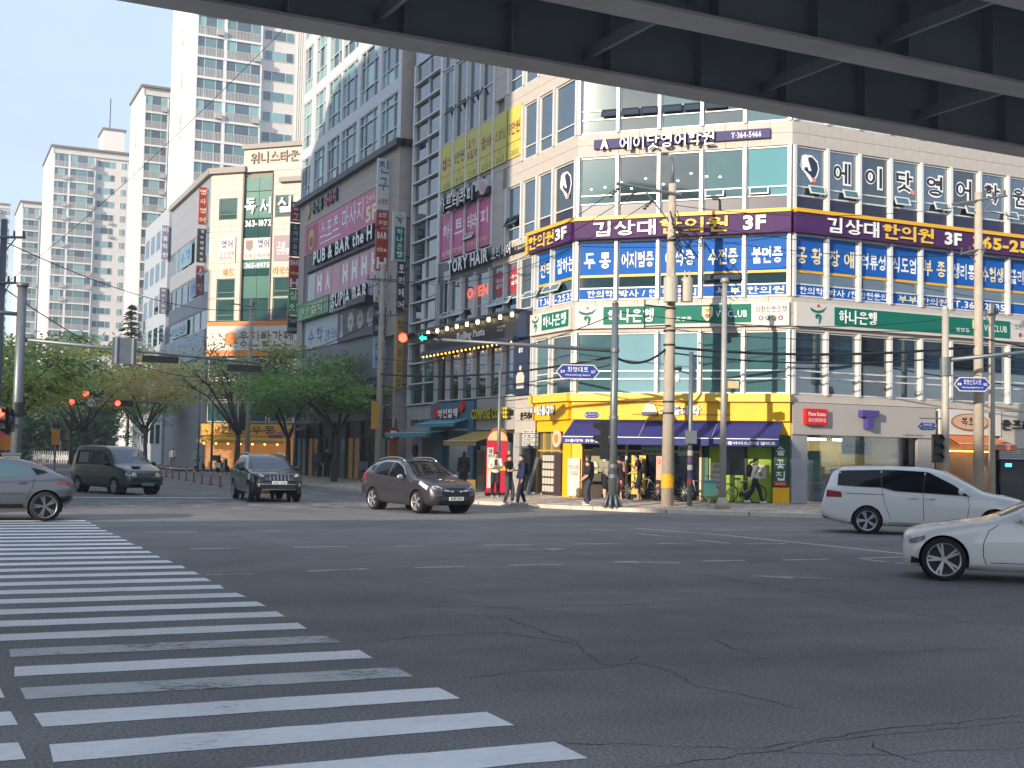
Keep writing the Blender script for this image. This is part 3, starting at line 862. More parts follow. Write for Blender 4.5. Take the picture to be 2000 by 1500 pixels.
# shop interior behind the glass
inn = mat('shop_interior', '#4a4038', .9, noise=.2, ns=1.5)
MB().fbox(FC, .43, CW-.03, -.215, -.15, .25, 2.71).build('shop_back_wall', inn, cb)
# ------------------------------------------------------------------ signs on the corner building
purple = mat('sign_purple', '#4a2659', .6, spec=.25, noise=.05)
yband = mat('sign_yellow_band', '#e8ae12', .4)
blue = mat('film_blue', '#0f5cb0', .6, spec=.2, noise=.04)
teal = mat('bank_green', '#066f5d', .6, spec=.25, noise=.03)
wboard = mat('sign_white', '#cfccc5', .55, spec=.3)
red = mat('sign_red', '#c92a2a', .4)
orange = mat('sign_orange', '#e07a1c', .45)
pinkm = mat('sign_pink', '#c2367f', .4, noise=.05)
lilac = mat('sign_lilac', '#524d74', .7, spec=.2)
shad = mat('letter_side_grey', '#8d8a88', .5)
# clinic fascia, one box sign bending round the corner
t = thing('clinic_sign', 'long purple clinic sign with yellow top edge wrapping the corner', 'sign', FC.p(4, .2, 10.12))
for F, a, b in ((FC, 0, CW), (FR, 0, 14.0), (FL, -3.75, 0)):
    e = .10 if F is not FC else .0
    MB().fbox(F, a, b, .0, .25, 10.13, 10.86).build('board', purple, t)
    MB().fbox(F, a-(.02 if F is FL else 0), b, .0, .31, 10.865, 11.0).build('top_edge', yband, t)
MB().fbox(FL, -3.95, -3.76, .0, .3, 10.1, 11.0).build('end_cap', yband, t)
text(FC, '김상대', .78, 3.22, 10.22, 10.80, .26, tw, t, .028, .05, m2=shad); text(FC, '한의원', 3.38, 5.93, 10.22, 10.80, .26, ty, t, .028, .05, m2=shad); text(FC, '3F', 6.5, 7.33, 10.24, 10.78, .26, tw, t, .04, .05, m2=shad)
text(FR, '김상대', 1.38, 3.78, 10.22, 10.80, .26, tw, t, .028, .05, m2=shad); text(FR, '한의원', 3.98, 6.44, 10.22, 10.80, .26, ty, t, .028, .05, m2=shad); text(FR, '3F', 7.02, 7.86, 10.26, 10.76, .26, tw, t, .04, .05, m2=shad); text(FR, '365-2535', 8.47, 12.4, 10.26, 10.76, .26, ty, t, .04, .05, m2=shad)
text(FL, '한의원', -3.62, -1.35, 10.22, 10.78, .26, ty, t, .028, .05, m2=shad); text(FL, '3F', -1.2, -.25, 10.26, 10.76, .26, tw, t, .04, .05, m2=shad)
# blue window films
def film(F, u0, u1, body, tm, label, b=(.14, .72), t0=8.80, t1=10.07, bold=.03):
    f = thing('window_film_sign', label, 'sign', F.p((u0+u1)/2, -.09, t0), F.a, 'blue clinic window films')
    MB().fbox(F, u0, u1, -.112, -.088, t0, t1).build('film', blue, f)
    MB().fbox(F, u0, u1, -.1, -.05, t0-.1, t0-.01).build('yellow_line', yband, f)
    if body: text(F, body, u0+(u1-u0)*b[0], u0+(u1-u0)*b[1], 9.05, 9.66, -.083, tm, f, bold)
for i, (s, tm) in enumerate((('두 통', tw), ('어지럼증', tpy), ('이석증', tw), ('수전증', tpy), ('불면증', tw))):
    en = ('headache, two wide white letters', 'dizziness, four pale yellow letters', 'ear stones, partly behind the concrete pole', 'hand tremor, three pale yellow letters', 'insomnia, last one on the chamfer')[i]
    film(FC, mC[i]+.12, mC[i+1]-.12, s, tm, 'blue clinic window film on the chamfer for '+en, (.05, .95) if len(s) > 3 else (.1, .9))
for i, (s, tm) in enumerate((('공 황', tpy), ('장 애', tpy), ('역류성', tw), ('식도염', tw), ('부 종', tpy), ('생리통', tw), ('수험생', tpy), ('클리닉', tw))):
    en = ('first after the chamfer, two yellow letters', 'second after the chamfer, two yellow letters', 'third after the chamfer, three white letters', 'fourth after the chamfer, three white letters', 'fifth after the chamfer, two yellow letters', 'sixth, just before the tall concrete pole', 'seventh, just past the tall concrete pole', 'eighth, at the picture edge')[i]
    film(FR, mR[i]+.1, mR[i+1]-.1, s, tm, 'blue window film on the cross road front, '+en, (.06, .94))
for i, (s, tm) in enumerate((('진맥', tpy), ('잘하는', tw))):
    film(FL, [-3.52,-2.05,-.1][i]+.1, [-3.52,-2.05,-.1][i+1]-.1, s, tm, 'small blue film on the side street front '+('with two pale letters', 'with three white letters touching the corner')[i], (.12, .92))
def low_strip(F, ms, words, label):
    f = thing('window_strip_sign', label, 'sign', F.p((ms[0]+ms[-1])/2, -.09, 7.84), F.a)
    for i in range(len(ms)-1): MB().fbox(F, ms[i]+.1, ms[i+1]-.1, -.112, -.09, 7.86, 8.26).build('film', blue, f)
    for s, u0, u1, tm in words: text(F, s, u0, u1, 7.92, 8.20, -.085, tm, f, .025)
low_strip(FC, mC, [('한의학', .46, 1.5, tpy), ('박사 /', 1.72, 2.75, tpy), ('한방', 2.9, 3.2, tw), ('전문의', 3.4, 4.7, tw), ('부부', 5.44, 6.4, tpy), ('한의원', 6.6, 7.95, tpy)], 'low blue strip of clinic lettering under the corner films')
low_strip(FR, mR[:9], [('한의학', .42, 1.5, tw), ('박사 /', 1.75, 2.75, tw), ('한', 2.8, 3.05, tw), ('방전문의', 3.2, 4.5, tw), ('부부', 5.04, 6.0, tpy), ('한의원', 6.2, 7.45, tpy), ('T.365-2535', 7.85, 10.5, tw)], 'low blue strip with telephone number above the bank sign on the cross road')
low_strip(FL, [-3.52,-2.05,-.1], [('T.365', -3.3, -2.2, tw), ('-2535', -1.9, -.3, tw)], 'short blue strip reading T.365-2535 beside the corner')
# language school
t = sign(FC, 'school_sign', 'grey purple bar sign with raised white academy letters high on the chamfer', .69, 7.43, 13.66, 14.02, .0, .12, lilac)
text(FC, '에이닷영어학원', 1.76, 5.38, 13.50, 14.08, .13, tw, t, .012, .14, m2=shad)
text(FC, 'T·364-5466', 6.0, 7.1, 13.72, 13.93, .122, tw, t, .005)
text(FC, 'A', .98, 1.3, 13.62, 14.04, .125, tw, t, .06, .1, m2=shad)
def a_logo(F, u, z, s, d, label, parent=None):
    g = parent or thing('logo_sticker', label, 'sign', F.p(u, d, z), F.a)
    o = MB().fprism(F, [(u+s*x, z+s*y) for x,y in ((-.5,.0),(-.42,.42),(-.25,.5),(.1,.5),(.38,.3),(.46,0),(.36,-.3),(.2,-.52),(.05,-.55),(-.2,-.25))], d, d+.01)
    o.build('outline', tw, g)
    MB().fprism(F, [(u+s*x, z+s*y) for x,y in ((-.05,.42),(.12,.42),(.33,.24),(.39,0),(.3,-.26),(.16,-.44),(.04,-.3),(-.28,-.08))], d+.011, d+.018).build('emblem', navy, g)
    text(F, 'A', u-.42*s, u+.08*s, z-.12*s, z+.42*s, d+.02, tw, g, .07)
    MB().disc(F, u+.2*s, z-.46*s, .1*s, d+.011, d+.022, 12).build('dot', mat('dot_salmon', '#d98a72', .5), g)
    return g
t = thing('window_lettering', 'dark academy lettering outlined in white on the upper cross road windows', 'sign', FR.p(6, -.09, 12.1))
a_logo(FR, .85, 12.62, .95, -.095, '', t)
for i, s in enumerate('에이닷영어학원'):
    u = .10+1.5*(i+1)+.75
    text(FR, s, u-.44, u+.44, 12.14, 13.04, -.098, tw, t, .15)
    text(FR, s, u-.40, u+.40, 12.21, 12.97, -.092, tk, t, .028)
MB().disc(FR, 5.75, 12.22, .1, -.092, -.085, 12).build('dot', MATS['dot_salmon'], t)
a_logo(FL, -1.1, 12.55, 1.05, -.095, 'white outlined letter A logo on the window beside the chamfer')
# bank signs
def hana(F, u, z, s, parent, d):
    MB().disc(F, u, z+.38*s, .075*s, d, d+.02, 12).build('emblem_dot', red, parent)
    arc = [(-.5,.26),(-.3,.17),(-.05,.12),(.25,.18),(.5,.34),(.28,.08),(0,.0),(-.3,.04),(-.46,.12)]
    MB().fprism(F, [(u+x*s, z+y*s) for x,y in arc[::-1]], d, d+.02).build('emblem_arc', teal, parent)
    leg = [(-.16,-.06),(0,-.04),(.14,-.08),(.19,-.2),(.12,-.42),(.02,-.56),(.05,-.3),(.04,-.18),(0,-.15),(-.05,-.18),(-.06,-.3),(-.16,-.26),(-.19,-.15)]
    MB().fprism(F, [(u+x*s, z+y*s) for x,y in leg[::-1]], d, d+.021).build('emblem_leg', teal, parent)
def crest(F, u, z, s, parent, d):
    MB().fprism(F, [(u+x*s, z+y*s) for x,y in ((-.4,.5),(-.4,-.1),(-.2,-.4),(0,-.56),(.2,-.4),(.4,-.1),(.4,.5))], d, d+.02).build('crest', mat('crest_cream', '#e6dba0', .4), parent)
    MB().fprism(F, [(u+x*s, z+y*s) for x,y in ((-.27,.36),(.0,.05),(.27,.36))], d+.021, d+.03).build('crest_mark', orange, parent)
    MB().fprism(F, [(u+x*s, z+y*s) for x,y in ((-.24,-.12),(0,-.4),(.24,-.12),(0,.02))], d+.021, d+.03).build('crest_mark', red, parent)
t = sign(FC, 'bank_sign', 'white bank sign with green panel and crest on the chamfered corner', .05, CW-.06, 6.72, 7.58, .0, .14, wboard)
MB().fbox(FC, 1.19, 6.79, .14, .17, 6.86, 7.53).build('green_panel', teal, t)
hana(FC, .55, 7.23, .72, t, .141)
text(FC, '하나은행', 1.38, 3.15, 6.92, 7.44, .175, tw, t, .03, .02); text(FC, '화명동', 4.0, 4.6, 6.95, 7.1, .172, tw, t, .01)
crest(FC, 5.19, 7.2, .5, t, .171); text(FC, 'VIPCLUB', 5.5, 6.65, 7.05, 7.3, .172, tw, t, .005)
text(FC, '외환전문은행', 6.95, 8.08, 7.22, 7.43, .142, tk, t, .0)
for i, c in enumerate(('#8d4a52', '#4d7d70', '#c98a2e', '#5b4668')):
    MB().disc(FC, 7.16+i*.235, 7.0, .09, .141, .15, 14).build('round_mark', mat('mark_'+c[1:], c, .5), t)
    text(FC, '$€¥A'[i], 7.12+i*.235, 7.2+i*.235, 6.95, 7.05, .152, tw, t, .02)
t = sign(FR, 'bank_sign', 'long white and green bank sign along the cross road front', .12, 12.6, 6.72, 7.58, .0, .14, wboard)
MB().fbox(FR, 1.84, 10.52, .14, .17, 6.84, 7.5).build('green_panel', teal, t)
hana(FR, 1.1, 7.23, .72, t, .141); text(FR, '하나은행', 2.03, 3.78, 6.92, 7.42, .175, tw, t, .02, .02); text(FR, '화명동', 7.7, 8.4, 6.95, 7.1, .172, tw, t, .01)
crest(FR, 8.75, 7.2, .5, t, .171); text(FR, 'VIPCLUB', 9.15, 10.35, 7.05, 7.3, .172, tw, t, .005); text(FR, '외환전문은행', 10.8, 12.1, 7.22, 7.43, .142, tk, t, .0)
for i, c in enumerate(('#8d4a52', '#4d7d70', '#c98a2e', '#5b4668')): MB().disc(FR, 11.1+i*.26, 7.0, .09, .141, .15, 14).build('round_mark', MATS['mark_'+c[1:]], t)
t = sign(FL, 'bank_sign', 'short white and green bank sign beside the corner on the side street', -3.7, -.1, 6.72, 7.58, .0, .14, wboard)
MB().fbox(FL, -2.55, -.25, .14, .17, 6.86, 7.5).build('green_panel', teal, t); hana(FL, -3.15, 7.2, .66, t, .141); text(FL, '하나은행', -2.42, -.4, 6.95, 7.42, .175, tw, t, .03)
# side-street banners and signs
yel = mat('banner_yellow_green', '#c9c04a', .5, noise=.05)
t = thing('fitness_banner', 'yellow six panel fitness banner high on the side street front', 'banner', FL.p(-10, 0, 14.6))
ub = [-14.35, -12.78, -11.18, -9.6, -8.02, -6.55, -5.06]
maroon = mat('letter_maroon', '#8a2a22', .5); brown = mat('letter_brown', '#7a5a2a', .5)
for i in range(6):
    MB().fbox(FL, ub[i]+.06, ub[i+1]-.06, .02, .05, 14.6, 16.85).build('panel', yel, t)
    MB().fbox(FL, ub[i]+.06, ub[i+1]-.06, .051, .056, 15.28, 15.31).fbox(FL, (ub[i]+ub[i+1])/2-.012, (ub[i]+ub[i+1])/2+.012, .051, .056, 15.0, 15.28).build('printed_line', brown, t)
    s1 = ('헬스', '3만원', '요가\n&필라', '줌바', '스피닝', '5만원')[i]; s2 = ('상담', '문의', '전화', '051', '363', '5800')[i]
    text(FL, s1, ub[i]+.2, ub[i+1]-.18, 15.62 if i != 2 else 15.5, 16.2 if i != 2 else 16.45, .053, maroon, t, .03)
    text(FL, s2, ub[i]+.35, ub[i+1]-.3, 14.68, 14.95, .053, brown, t, .01)
t = sign(FL, 'therapy_sign', 'dark band with white therapy letters below the yellow banner', -13.8, -8.1, 13.5, 13.78, .05, .2, black)
text(FL, '하트테라피', -13.7, -9.6, 13.42, 14.08, .21, tw, t, .01, .14, m2=tk)
MB().disc(FL, -8.7, 13.85, .36, .1, .25, 24).build('round_logo', wboard, t); MB().disc(FL, -8.7, 13.85, .27, .251, .262, 9).build('rosette', mat('rosette_pink', '#b98aa5', .5), t)
t = thing('therapy_banner', 'magenta therapy window banner in four panels on the side street', 'banner', FL.p(-11, 0, 11.2))
for i in range(4): MB().fbox(FL, ub[i]-.02, ub[i+1]-.14, -.04, -.01, 11.22, 13.42).build('panel', pinkm, t)
for s, u0, u1 in (('하', -14.0, -13.1), ('트', -12.55, -11.5), ('테라', -10.95, -9.85), ('피', -9.4, -8.6)): text(FL, s, u0, u1, 12.25, 12.95, -.006, tw, t, .02)
text(FL, '상담 환영', -14.1, -11.6, 11.4, 11.62, -.006, tpy, t, .01); text(FL, '두피·피부', -11.1, -8.6, 11.45, 11.68, -.006, ty, t, .01)
t = sign(FL, 'hair_salon_sign', 'long black hair salon sign with white capital letters under the magenta banner', -12.7, -3.98, 10.42, 10.66, .0, .16, black)
text(FL, 'TORY HAIR', -12.6, -7.9, 10.35, 10.98, .17, tw, t, .03, .1, m2=tk); text(FL, '토리헤어', -7.6, -5.6, 10.36, 10.9, .17, tw, t, .0, .06, m2=tk)
text(FL, 'T. 365-5959', -5.3, -4.1, 10.48, 10.6, .165, tw, t, .0)
MB().fbox(FL, -13.6, -12.75, .0, .06, 10.15, 10.6).build('notice', wboard, t)
t = thing('salon_neon', 'red OPEN neon lettering inside the hair salon window', 'sign', FL.p(-10, -.08, 9)); neon = mat('neon_red', '#d8401f', .4, emit=1.2)
text(FL, 'OPEN', -11.0, -8.6, 9.0, 9.5, -.1, neon, t, .03)
for u, w_ in ((-7.4, 'with dark upper mullion gap, nearer the OPEN neon'), (-5.8, 'nearer the blue clinic films')):
    t = thing('round_sticker', 'round red scalloped sticker on salon window '+w_, 'sticker', FL.p(u, -.09, 9.3))
    n = 28; P = [(u+(.56+.05*(k % 2))*math.cos(2*math.pi*k/n), 9.3+(.56+.05*(k % 2))*math.sin(2*math.pi*k/n)) for k in range(n)]
    MB().fprism(FL, P, -.108, -.1).build('disc', mat('sticker_red', '#a83238', .5), t); text(FL, '즉석\n셀프', u-.35, u+.35, 9.1, 9.55, -.098, tw, t, .02)
rp_ = mat('restaurant_navy', '#1f2c49', .45, noise=.06); rpb = mat('restaurant_box', '#27272c', .6)
t = thing('restaurant_sign', 'navy pasta restaurant sign box with downlights and bulbs', 'sign', FL.p(-10, 0, 6.7))
MB().fbox(FL, -15.4, -4.6, .0, .18, 6.78, 7.78).build('board', rpb, t)
MB().fbox(FL, -15.5, -4.3, .0, .62, 7.78, 7.9).build('top_canopy', rp_, t); MB().fbox(FL, -4.6, -3.75, .0, .3, 6.7, 7.78).build('end_panel', rp_, t)
MB().fbox(FL, -15.4, -4.6, .0, .5, 6.62, 6.78).build('lower_canopy', rp_, t)
text(FL, 'Rolling Pasta', -11.4, -8.2, 7.0, 7.45, .185, tw, t, .02, .03); text(FL, 'ITALIAN\nPASTA', -6.9, -6.1, 7.15, 7.4, .183, tw, t)
lampw = mat('lamp_warm', '#ffe2b0', .4, emit=4.5); bulb = mat('bulb_amber', '#ffb347', .4, emit=3.0)
for k in range(9): MB().disc(FL, -14.8+k*1.22, 7.72, .09, .3, .38, 10).build('downlight', lampw, t)
for k in range(22): MB().ball(FL.p(-15.2+k*.49, .42, 6.55), .04, 6, 4).build('bulb', bulb, t)
t = sign(FL, 'chef_poster', 'navy vertical poster panel with chef at the restaurant end', -5.2, -3.78, 4.35, 6.6, .0, .16, rp_)
MB().fprism(FL, [(-4.85,4.6),(-4.15,4.6),(-4.1,5.1),(-4.3,5.3),(-4.7,5.3),(-4.9,5.1)], .161, .166).disc(FL, -4.5, 5.45, .11, .161, .166, 14).build('printed_figure', mat('poster_figure', '#cfc5bb', .6), t)
text(FL, '롤링', -4.7, -4.3, 6.1, 6.3, .163, tw, t)

# ------------------------------------------------------------------ ground floor shops
# fascia lettering of the waffle shop
t = thing('waffle_shop_sign', 'raised white waffle shop lettering with bell logo on yellow fascia', 'sign', FC.p(4, .22, 3.5))
text(FC, '와플대학', 3.5, 5.0, 3.42, 3.78, .225, tw, t, .05, .06, m2=navy); bell = [(-.36,-.1),(-.3,.1),(-.2,.3),(0,.36),(.2,.3),(.3,.1),(.36,-.1)]
MB().fprism(FC, [(3.08+x*.8, 3.62+y*.8) for x,y in bell[::-1]], .22, .3).build('bell', mat('bell_cream', '#dccfb0', .5), t); MB().fbox(FC, 2.78, 3.38, .22, .31, 3.42, 3.54).build('bell_rim', navy, t)
MB().fbox(FC, 2.4, 6.1, .22, .24, 3.44, 3.46).build('underline', dark, t)
t = thing('waffle_shop_sign', 'smaller raised waffle shop lettering on the side street fascia', 'sign', FL.p(-2, .22, 3.5)); text(FL, '와플대학', -2.6, -1.05, 3.42, 3.82, .225, tw, t, .05, .06, m2=navy)
MB().fprism(FL, [(-2.95+x*.6, 3.6+y*.6) for x,y in bell[::-1]], .22, .28).build('bell', wboard, t)
# blue awning
navyc = mat('awning_navy', '#2a2f72', .7, noise=.1, ns=2)
t = thing('shop_awning', 'long navy blue fabric awning over the yellow waffle shop', 'awning', FC.p(4, 0, 2.2))
def awning(F, u0, u1, za, zb, dep, val, m_, t, du=.0, seams=()):
    P = F.p; th = .03
    MB().hexa([P(u0-du,dep,zb),P(u1+du,dep,zb),P(u1,.1,za-th),P(u0,.1,za-th),P(u0-du,dep,zb+th),P(u1+du,dep,zb+th),P(u1,.1,za),P(u0,.1,za)]).build('canopy', m_, t)
    MB().fbox(F, u0-du, u1+du, dep-.015, dep+.01, zb-val, zb-.004).build('valance', m_, t)
    MB().fbox(F, u0-du, u1+du, dep-.03, dep+.03, zb+.032, zb+.06).build('front_rail', alu, t)
    for s in seams:
        MB().hexa([P(s-.012,dep,zb+th+.002),P(s+.012,dep,zb+th+.002),P(s+.012,.1,za+.002),P(s-.012,.1,za+.002),P(s-.012,dep,zb+th+.008),P(s+.012,dep,zb+th+.008),P(s+.012,.1,za+.008),P(s-.012,.1,za+.008)]).build('seam', steel, t)
awning(FC, .05, 7.95, 3.2, 2.52, 1.3, .22, navyc, t, .05, (2.9, 5.6))
text(FC, '와플대학 화명점 365', .1, 1.75, 2.36, 2.47, 1.315, tw, t, .02); text(FC, '와플아이스크림 젤라또', 6.0, 7.9, 2.36, 2.47, 1.315, tw, t, .02)
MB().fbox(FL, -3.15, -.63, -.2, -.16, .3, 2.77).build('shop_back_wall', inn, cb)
# chamfer storefront: frames, glass, posters
crm = mat('frame_cream', '#cdbd93', .5)
sf = MB()
for u in (1.27, 2.12, 3.65, 4.95): sf.fbox(FC, u-.04, u+.04, -.15, -.02, .28, 2.7)
sf.fbox(FC, .43, 5.05, -.14, -.03, 2.05, 2.11); sf.build('shopfront_frame', crm, cb)
def poster(F, name, label, u0, u1, z0, z1, m_, words=(), d=-.06, cat='poster', th=.02):
    t = thing(name, label, cat, F.p((u0+u1)/2, d, z0), F.a)
    MB().fbox(F, u0, u1, d-th, d, z0, z1).build('sheet', m_, t)
    for s, a, b, c, e, tm in words: text(F, s, a, b, c, e, d+.004, tm, t, .015)
    return t
MB().fbox(FC, 1.31, 2.08, -.13, -.12, .3, 2.05).build('door_pane', glassD, cb); MB().fbox(FC, 2.16, 3.61, -.13, -.12, .45, 2.05).build('shop_pane', glassD, cb); MB().fbox(FC, 3.69, 4.91, -.13, -.12, .45, 2.05).build('shop_pane', glassD, cb)
MB().fbox(FC, .43, 1.23, -.14, -.1, 1.25, 2.05).build('serving_hatch', mat('hatch_olive', '#8b8663', .6), cb)
MB().fbox(FC, .5, 1.23, -.1, .25, .9, 1.2).build('serving_counter', black, cb)
poster(FC, 'standing_banner', 'tall yellow menu banner behind the cyclist', 2.35, 2.9, .45, 1.92, mat('banner_yellow', '#eec21e', .5), [('와플', 2.42, 2.84, 1.68, 1.84, tk)]+[('메\n뉴\n판', 2.45, 2.53, .6, 1.55, tk), ('달\n콤\n한', 2.72, 2.8, .6, 1.55, tk)], d=.06, cat='banner')
poster(FC, 'standing_banner', 'salmon pink menu banner beside the concrete pole', 3.3, 3.66, .45, 1.9, mat('banner_salmon', '#e0a08a', .5), [('딸기', 3.36, 3.6, 1.6, 1.8, red)], d=.06, cat='banner')
poster(FC, 'menu_poster', 'wide pale green menu poster on upper shop glass', 2.7, 3.55, 1.95, 2.35, mat('poster_mint', '#8fae9d', .5), [('메뉴 와플 커피 음료', 2.75, 3.5, 2.2, 2.32, tk), ('3000 3500 4000 4500', 2.75, 3.5, 2.0, 2.12, tk)], d=.0)
poster(FC, 'menu_poster', 'smaller pale menu poster right of the concrete pole', 4.1, 4.6, 1.93, 2.35, mat('poster_mint2', '#a9b9ac', .5), [('젤라또', 4.15, 4.55, 2.1, 2.25, tk)], d=.0)
poster(FC, 'white_noticeboard', 'pink white standing board against the yellow pier', -.12, .36, .32, 1.75, mat('board_blush', '#d9c4bb', .5), [('맛있는 와플', -.08, .32, 1.35, 1.5, brown), ('드세요', -.02, .3, 1.1, 1.28, brown)], d=.2, cat='board')
t = poster(FC, 'waffle_cutout', 'cream bell shaped waffle cut-out on serving hatch', .72, 1.0, 1.2, 1.3, mat('cut_cream', '#d9c27a', .5), d=-.02); MB().fprism(FC, [(.86+x*.45, 1.48+y*.45) for x,y in bell[::-1]], -.05, -.02).build('bell', wboard, t)
# flower shop
gd = mat('flower_dark_green', '#1d5a34', .5); lime = mat('flower_lime', '#93b81f', .5, noise=.05)
sf2 = MB()
for u in (5.05, 5.83, 6.62, 7.6): sf2.fbox(FC, u-.035, u+.035, -.14, -.02, .28, 2.7)
sf2.build('shopfront_frame', dark, cb)
MB().fbox(FC, 5.09, 5.24, -.13, -.05, .3, 2.3).build('green_post', gd, cb)
MB().fbox(FC, 5.26, 5.8, -.13, -.11, .3, 2.3).build('shop_pane', lime, cb); MB().fbox(FC, 5.87, 6.58, -.13, -.11, 1.25, 2.4).build('shop_pane', glassD, cb)
MB().fbox(FC, 5.87, 6.58, -.13, -.11, .3, 1.25).build('shop_pane', lime, cb); MB().fbox(FC, 6.66, 7.56, -.13, -.11, .3, 2.3).build('shop_pane', lime, cb)
poster(FC, 'shop_poster', 'arched white flower price list on lime shop glass behind green box', 5.3, 5.78, .5, 1.7, mat('poster_white', '#d8d4c6', .5), [('생화', 5.4, 5.7, 1.5, 1.62, gd), ('꽃다발 꽃바구니', 5.33, 5.75, 1.3, 1.4, tk), ('화분 리스 부케', 5.33, 5.75, 1.1, 1.2, tk), ('개업 축하', 5.33, 5.75, .9, 1.0, tk)], d=-.09)
poster(FC, 'shop_poster', 'white cloud shaped flower notice behind the walking girl', 6.75, 7.35, 1.15, 1.65, MATS['poster_white'], [('나눔꽃집', 6.85, 7.25, 1.48, 1.58, gd), ('365일', 6.9, 7.2, 1.25, 1.4, tk)], d=-.09)
t = sign(FC, 'flower_shop_sign', 'dark green vertical flower shop sign with white letters', 7.65, 8.14, .9, 2.75, .02, .16, gd)
for s, z in (('솔', 2.0), ('꽃', 1.52), ('집', 1.1)): text(FC, s, 7.74, 8.06, z, z+.34, .165, tw, t, .02)
MB().fbox(FC, 7.68, 8.12, .16, .18, .9, 1.06).build('red_panel', red, t); text(FC, '24 무인', 7.74, 8.06, .93, 1.03, .184, tpy, t, .01)
t = thing('flower_bracket', 'black iron bicycle shaped window decal on the lime flower shop', 'decal', FC.p(6.7, -.08, .4))
MB().tube([FC.p(6.55+.0, -.07, 1.3), FC.p(6.55, -.07, .75), FC.p(6.75, -.07, .75)], .018, 6).build('bracket', black, t)
# round plate sign by the awning
t = thing('round_plate_sign', 'round cream plate sign projecting beside the blue awning', 'sign', FL.p(-.75, .25, 2.2)); MB().disc(FL, -.85, 2.5, .34, .22, .28, 28).build('plate', mat('plate_cream', '#d2bfae', .5), t); MB().disc(FL, -.85, 2.5, .18, .281, .29, 20).build('ring', mat('plate_gold', '#b58b3a', .5), t)
# stair entrance beside the yellow shop
t = thing('tenant_directory', 'stacked white tenant name boards above the stair door', 'sign', FL.p(-3.7, .05, 2.25))
for k in range(4):
    MB().fbox(FL, -4.35, -2.98, .02, .08, 2.22+k*.17, 2.36+k*.17).build('name_board', wboard, t); text(FL, ('한의원 3F', '영어학원 4F', '은행 2F', '헤어 3F')[k], -4.25, -3.1-.2*(k % 2), 2.25+k*.17, 2.33+k*.17, .084, tk, t)
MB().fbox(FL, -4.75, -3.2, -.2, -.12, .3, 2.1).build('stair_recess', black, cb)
df = MB()
for u in (-4.7, -3.95): df.fbox(FL, u, u+.06, -.12, -.02, .3, 2.12)
df.fbox(FL, -4.7, -3.2, -.12, -.02, 2.12, 2.2).build('door_frame', galv, cb)
ww = MB()
for u in (-3.15, -2.55, -1.85, -1.1): ww.fbox(FL, u-.03, u+.03, -.13, -.02, .3, 2.77)
ww.fbox(FL, -3.15, -1.1, -.13, -.025, 2.0, 2.06).build('shopfront_frame', mat('frame_gold', '#c9a94e', .5), cb)
MB().fbox(FL, -3.1, -.65, -.15, -.12, .35, 2.75).build('shop_pane', mat('pane_olive', '#6f6a4e', .2), cb)
t = thing('mailbox_rack', 'dark wooden rack of pale letterboxes by the yellow pier', 'rack', FL.p(-1.7, .1, .3)); MB().fbox(FL, -2.35, -.72, -.1, .12, .28, 1.95).build('rack', mat('rack_brown', '#3d3330', .6), t)
lb = mat('letterbox_cream', '#c6c0b2', .5)
for r in range(5):
    for c in range(4): MB().fbox(FL, -2.25+c*.25, -2.06+c*.25, .12, .16, .42+r*.3, .65+r*.3).build('letterbox', lb, t)
t = thing('leaning_board', 'narrow grey board leaning in the stair doorway', 'board', FL.p(-2.9, .3, .26)); P = FL.p
MB().hexa([P(-3.1,.5,.26),P(-2.75,.5,.26),P(-2.75,.46,.26),P(-3.1,.46,.26),P(-2.98,.12,1.75),P(-2.72,.12,1.75),P(-2.72,.08,1.75),P(-2.98,.08,1.75)]).build('panel', galv, t)
# building name letters
t = thing('building_lettering', 'black building name letters on cream stone left of the yellow fascia', 'sign', FL.p(-4, .01, 3.3)); text(FL, '윤프라자', -4.7, -3.45, 3.3, 3.62, .006, tk, t, .02, .04)
t = thing('building_lettering', 'black car park lettering on grey wall at the far end', 'sign', FL.p(-16, .01, 3.2)); text(FL, '윤프라자 지하주차장', -17.8, -15.1, 3.2, 3.52, .006, tk, t, .02, .03)
# coffee shop
t = sign(FL, 'coffee_sign', 'yellow raised coffee shop letters on a black bar', -9.5, -5.4, 3.52, 3.74, .0, .12, black); text(FL, 'COMPOSE COFFEE', -9.45, -5.6, 3.38, 3.86, .13, mat('letter_lemon', '#d8c624', .45), t, .03, .1, m2=mat('letter_olive', '#7a6d12', .6))
khaki = mat('awning_khaki', '#a98f3d', .75, noise=.1, ns=2)
t = thing('shop_awning', 'khaki fabric awning over the coffee shop front', 'awning', FL.p(-7.5, 0, 2.3)); awning(FL, -9.3, -5.7, 2.85, 2.35, 1.6, .16, khaki, t)
MB().fbox(FL, -9.4, -5.4, -.2, -.15, .3, 2.9).build('shop_back_wall', inn, cb); MB().fbox(FL, -9.3, -8.2, -.14, -.1, .4, 2.2).build('shop_pane', mat('pane_bronze', '#4d3f2a', .2), cb); MB().fbox(FL, -8.1, -5.5, -.14, -.1, .4, 2.6).build('shop_pane', glassD, cb)
t = thing('round_blade_sign', 'dark round blade sign with yellow rim beside the coffee awning', 'sign', FL.p(-5.6, .5, 2.5)); 
FB = Fr(*FL.p(-5.5, .1, 0)[:2], 0); MB().disc(FB, -.55, 2.62, .36, -.06, .06, 26).build('disc', mat('blade_gold', '#9a8a32', .5), t); MB().disc(FB, -.55, 2.62, .27, .061, .07, 26).build('face', black, t); MB().fbox(FB, -.25, .12, -.02, .02, 2.6, 2.64).build('arm', black, t)
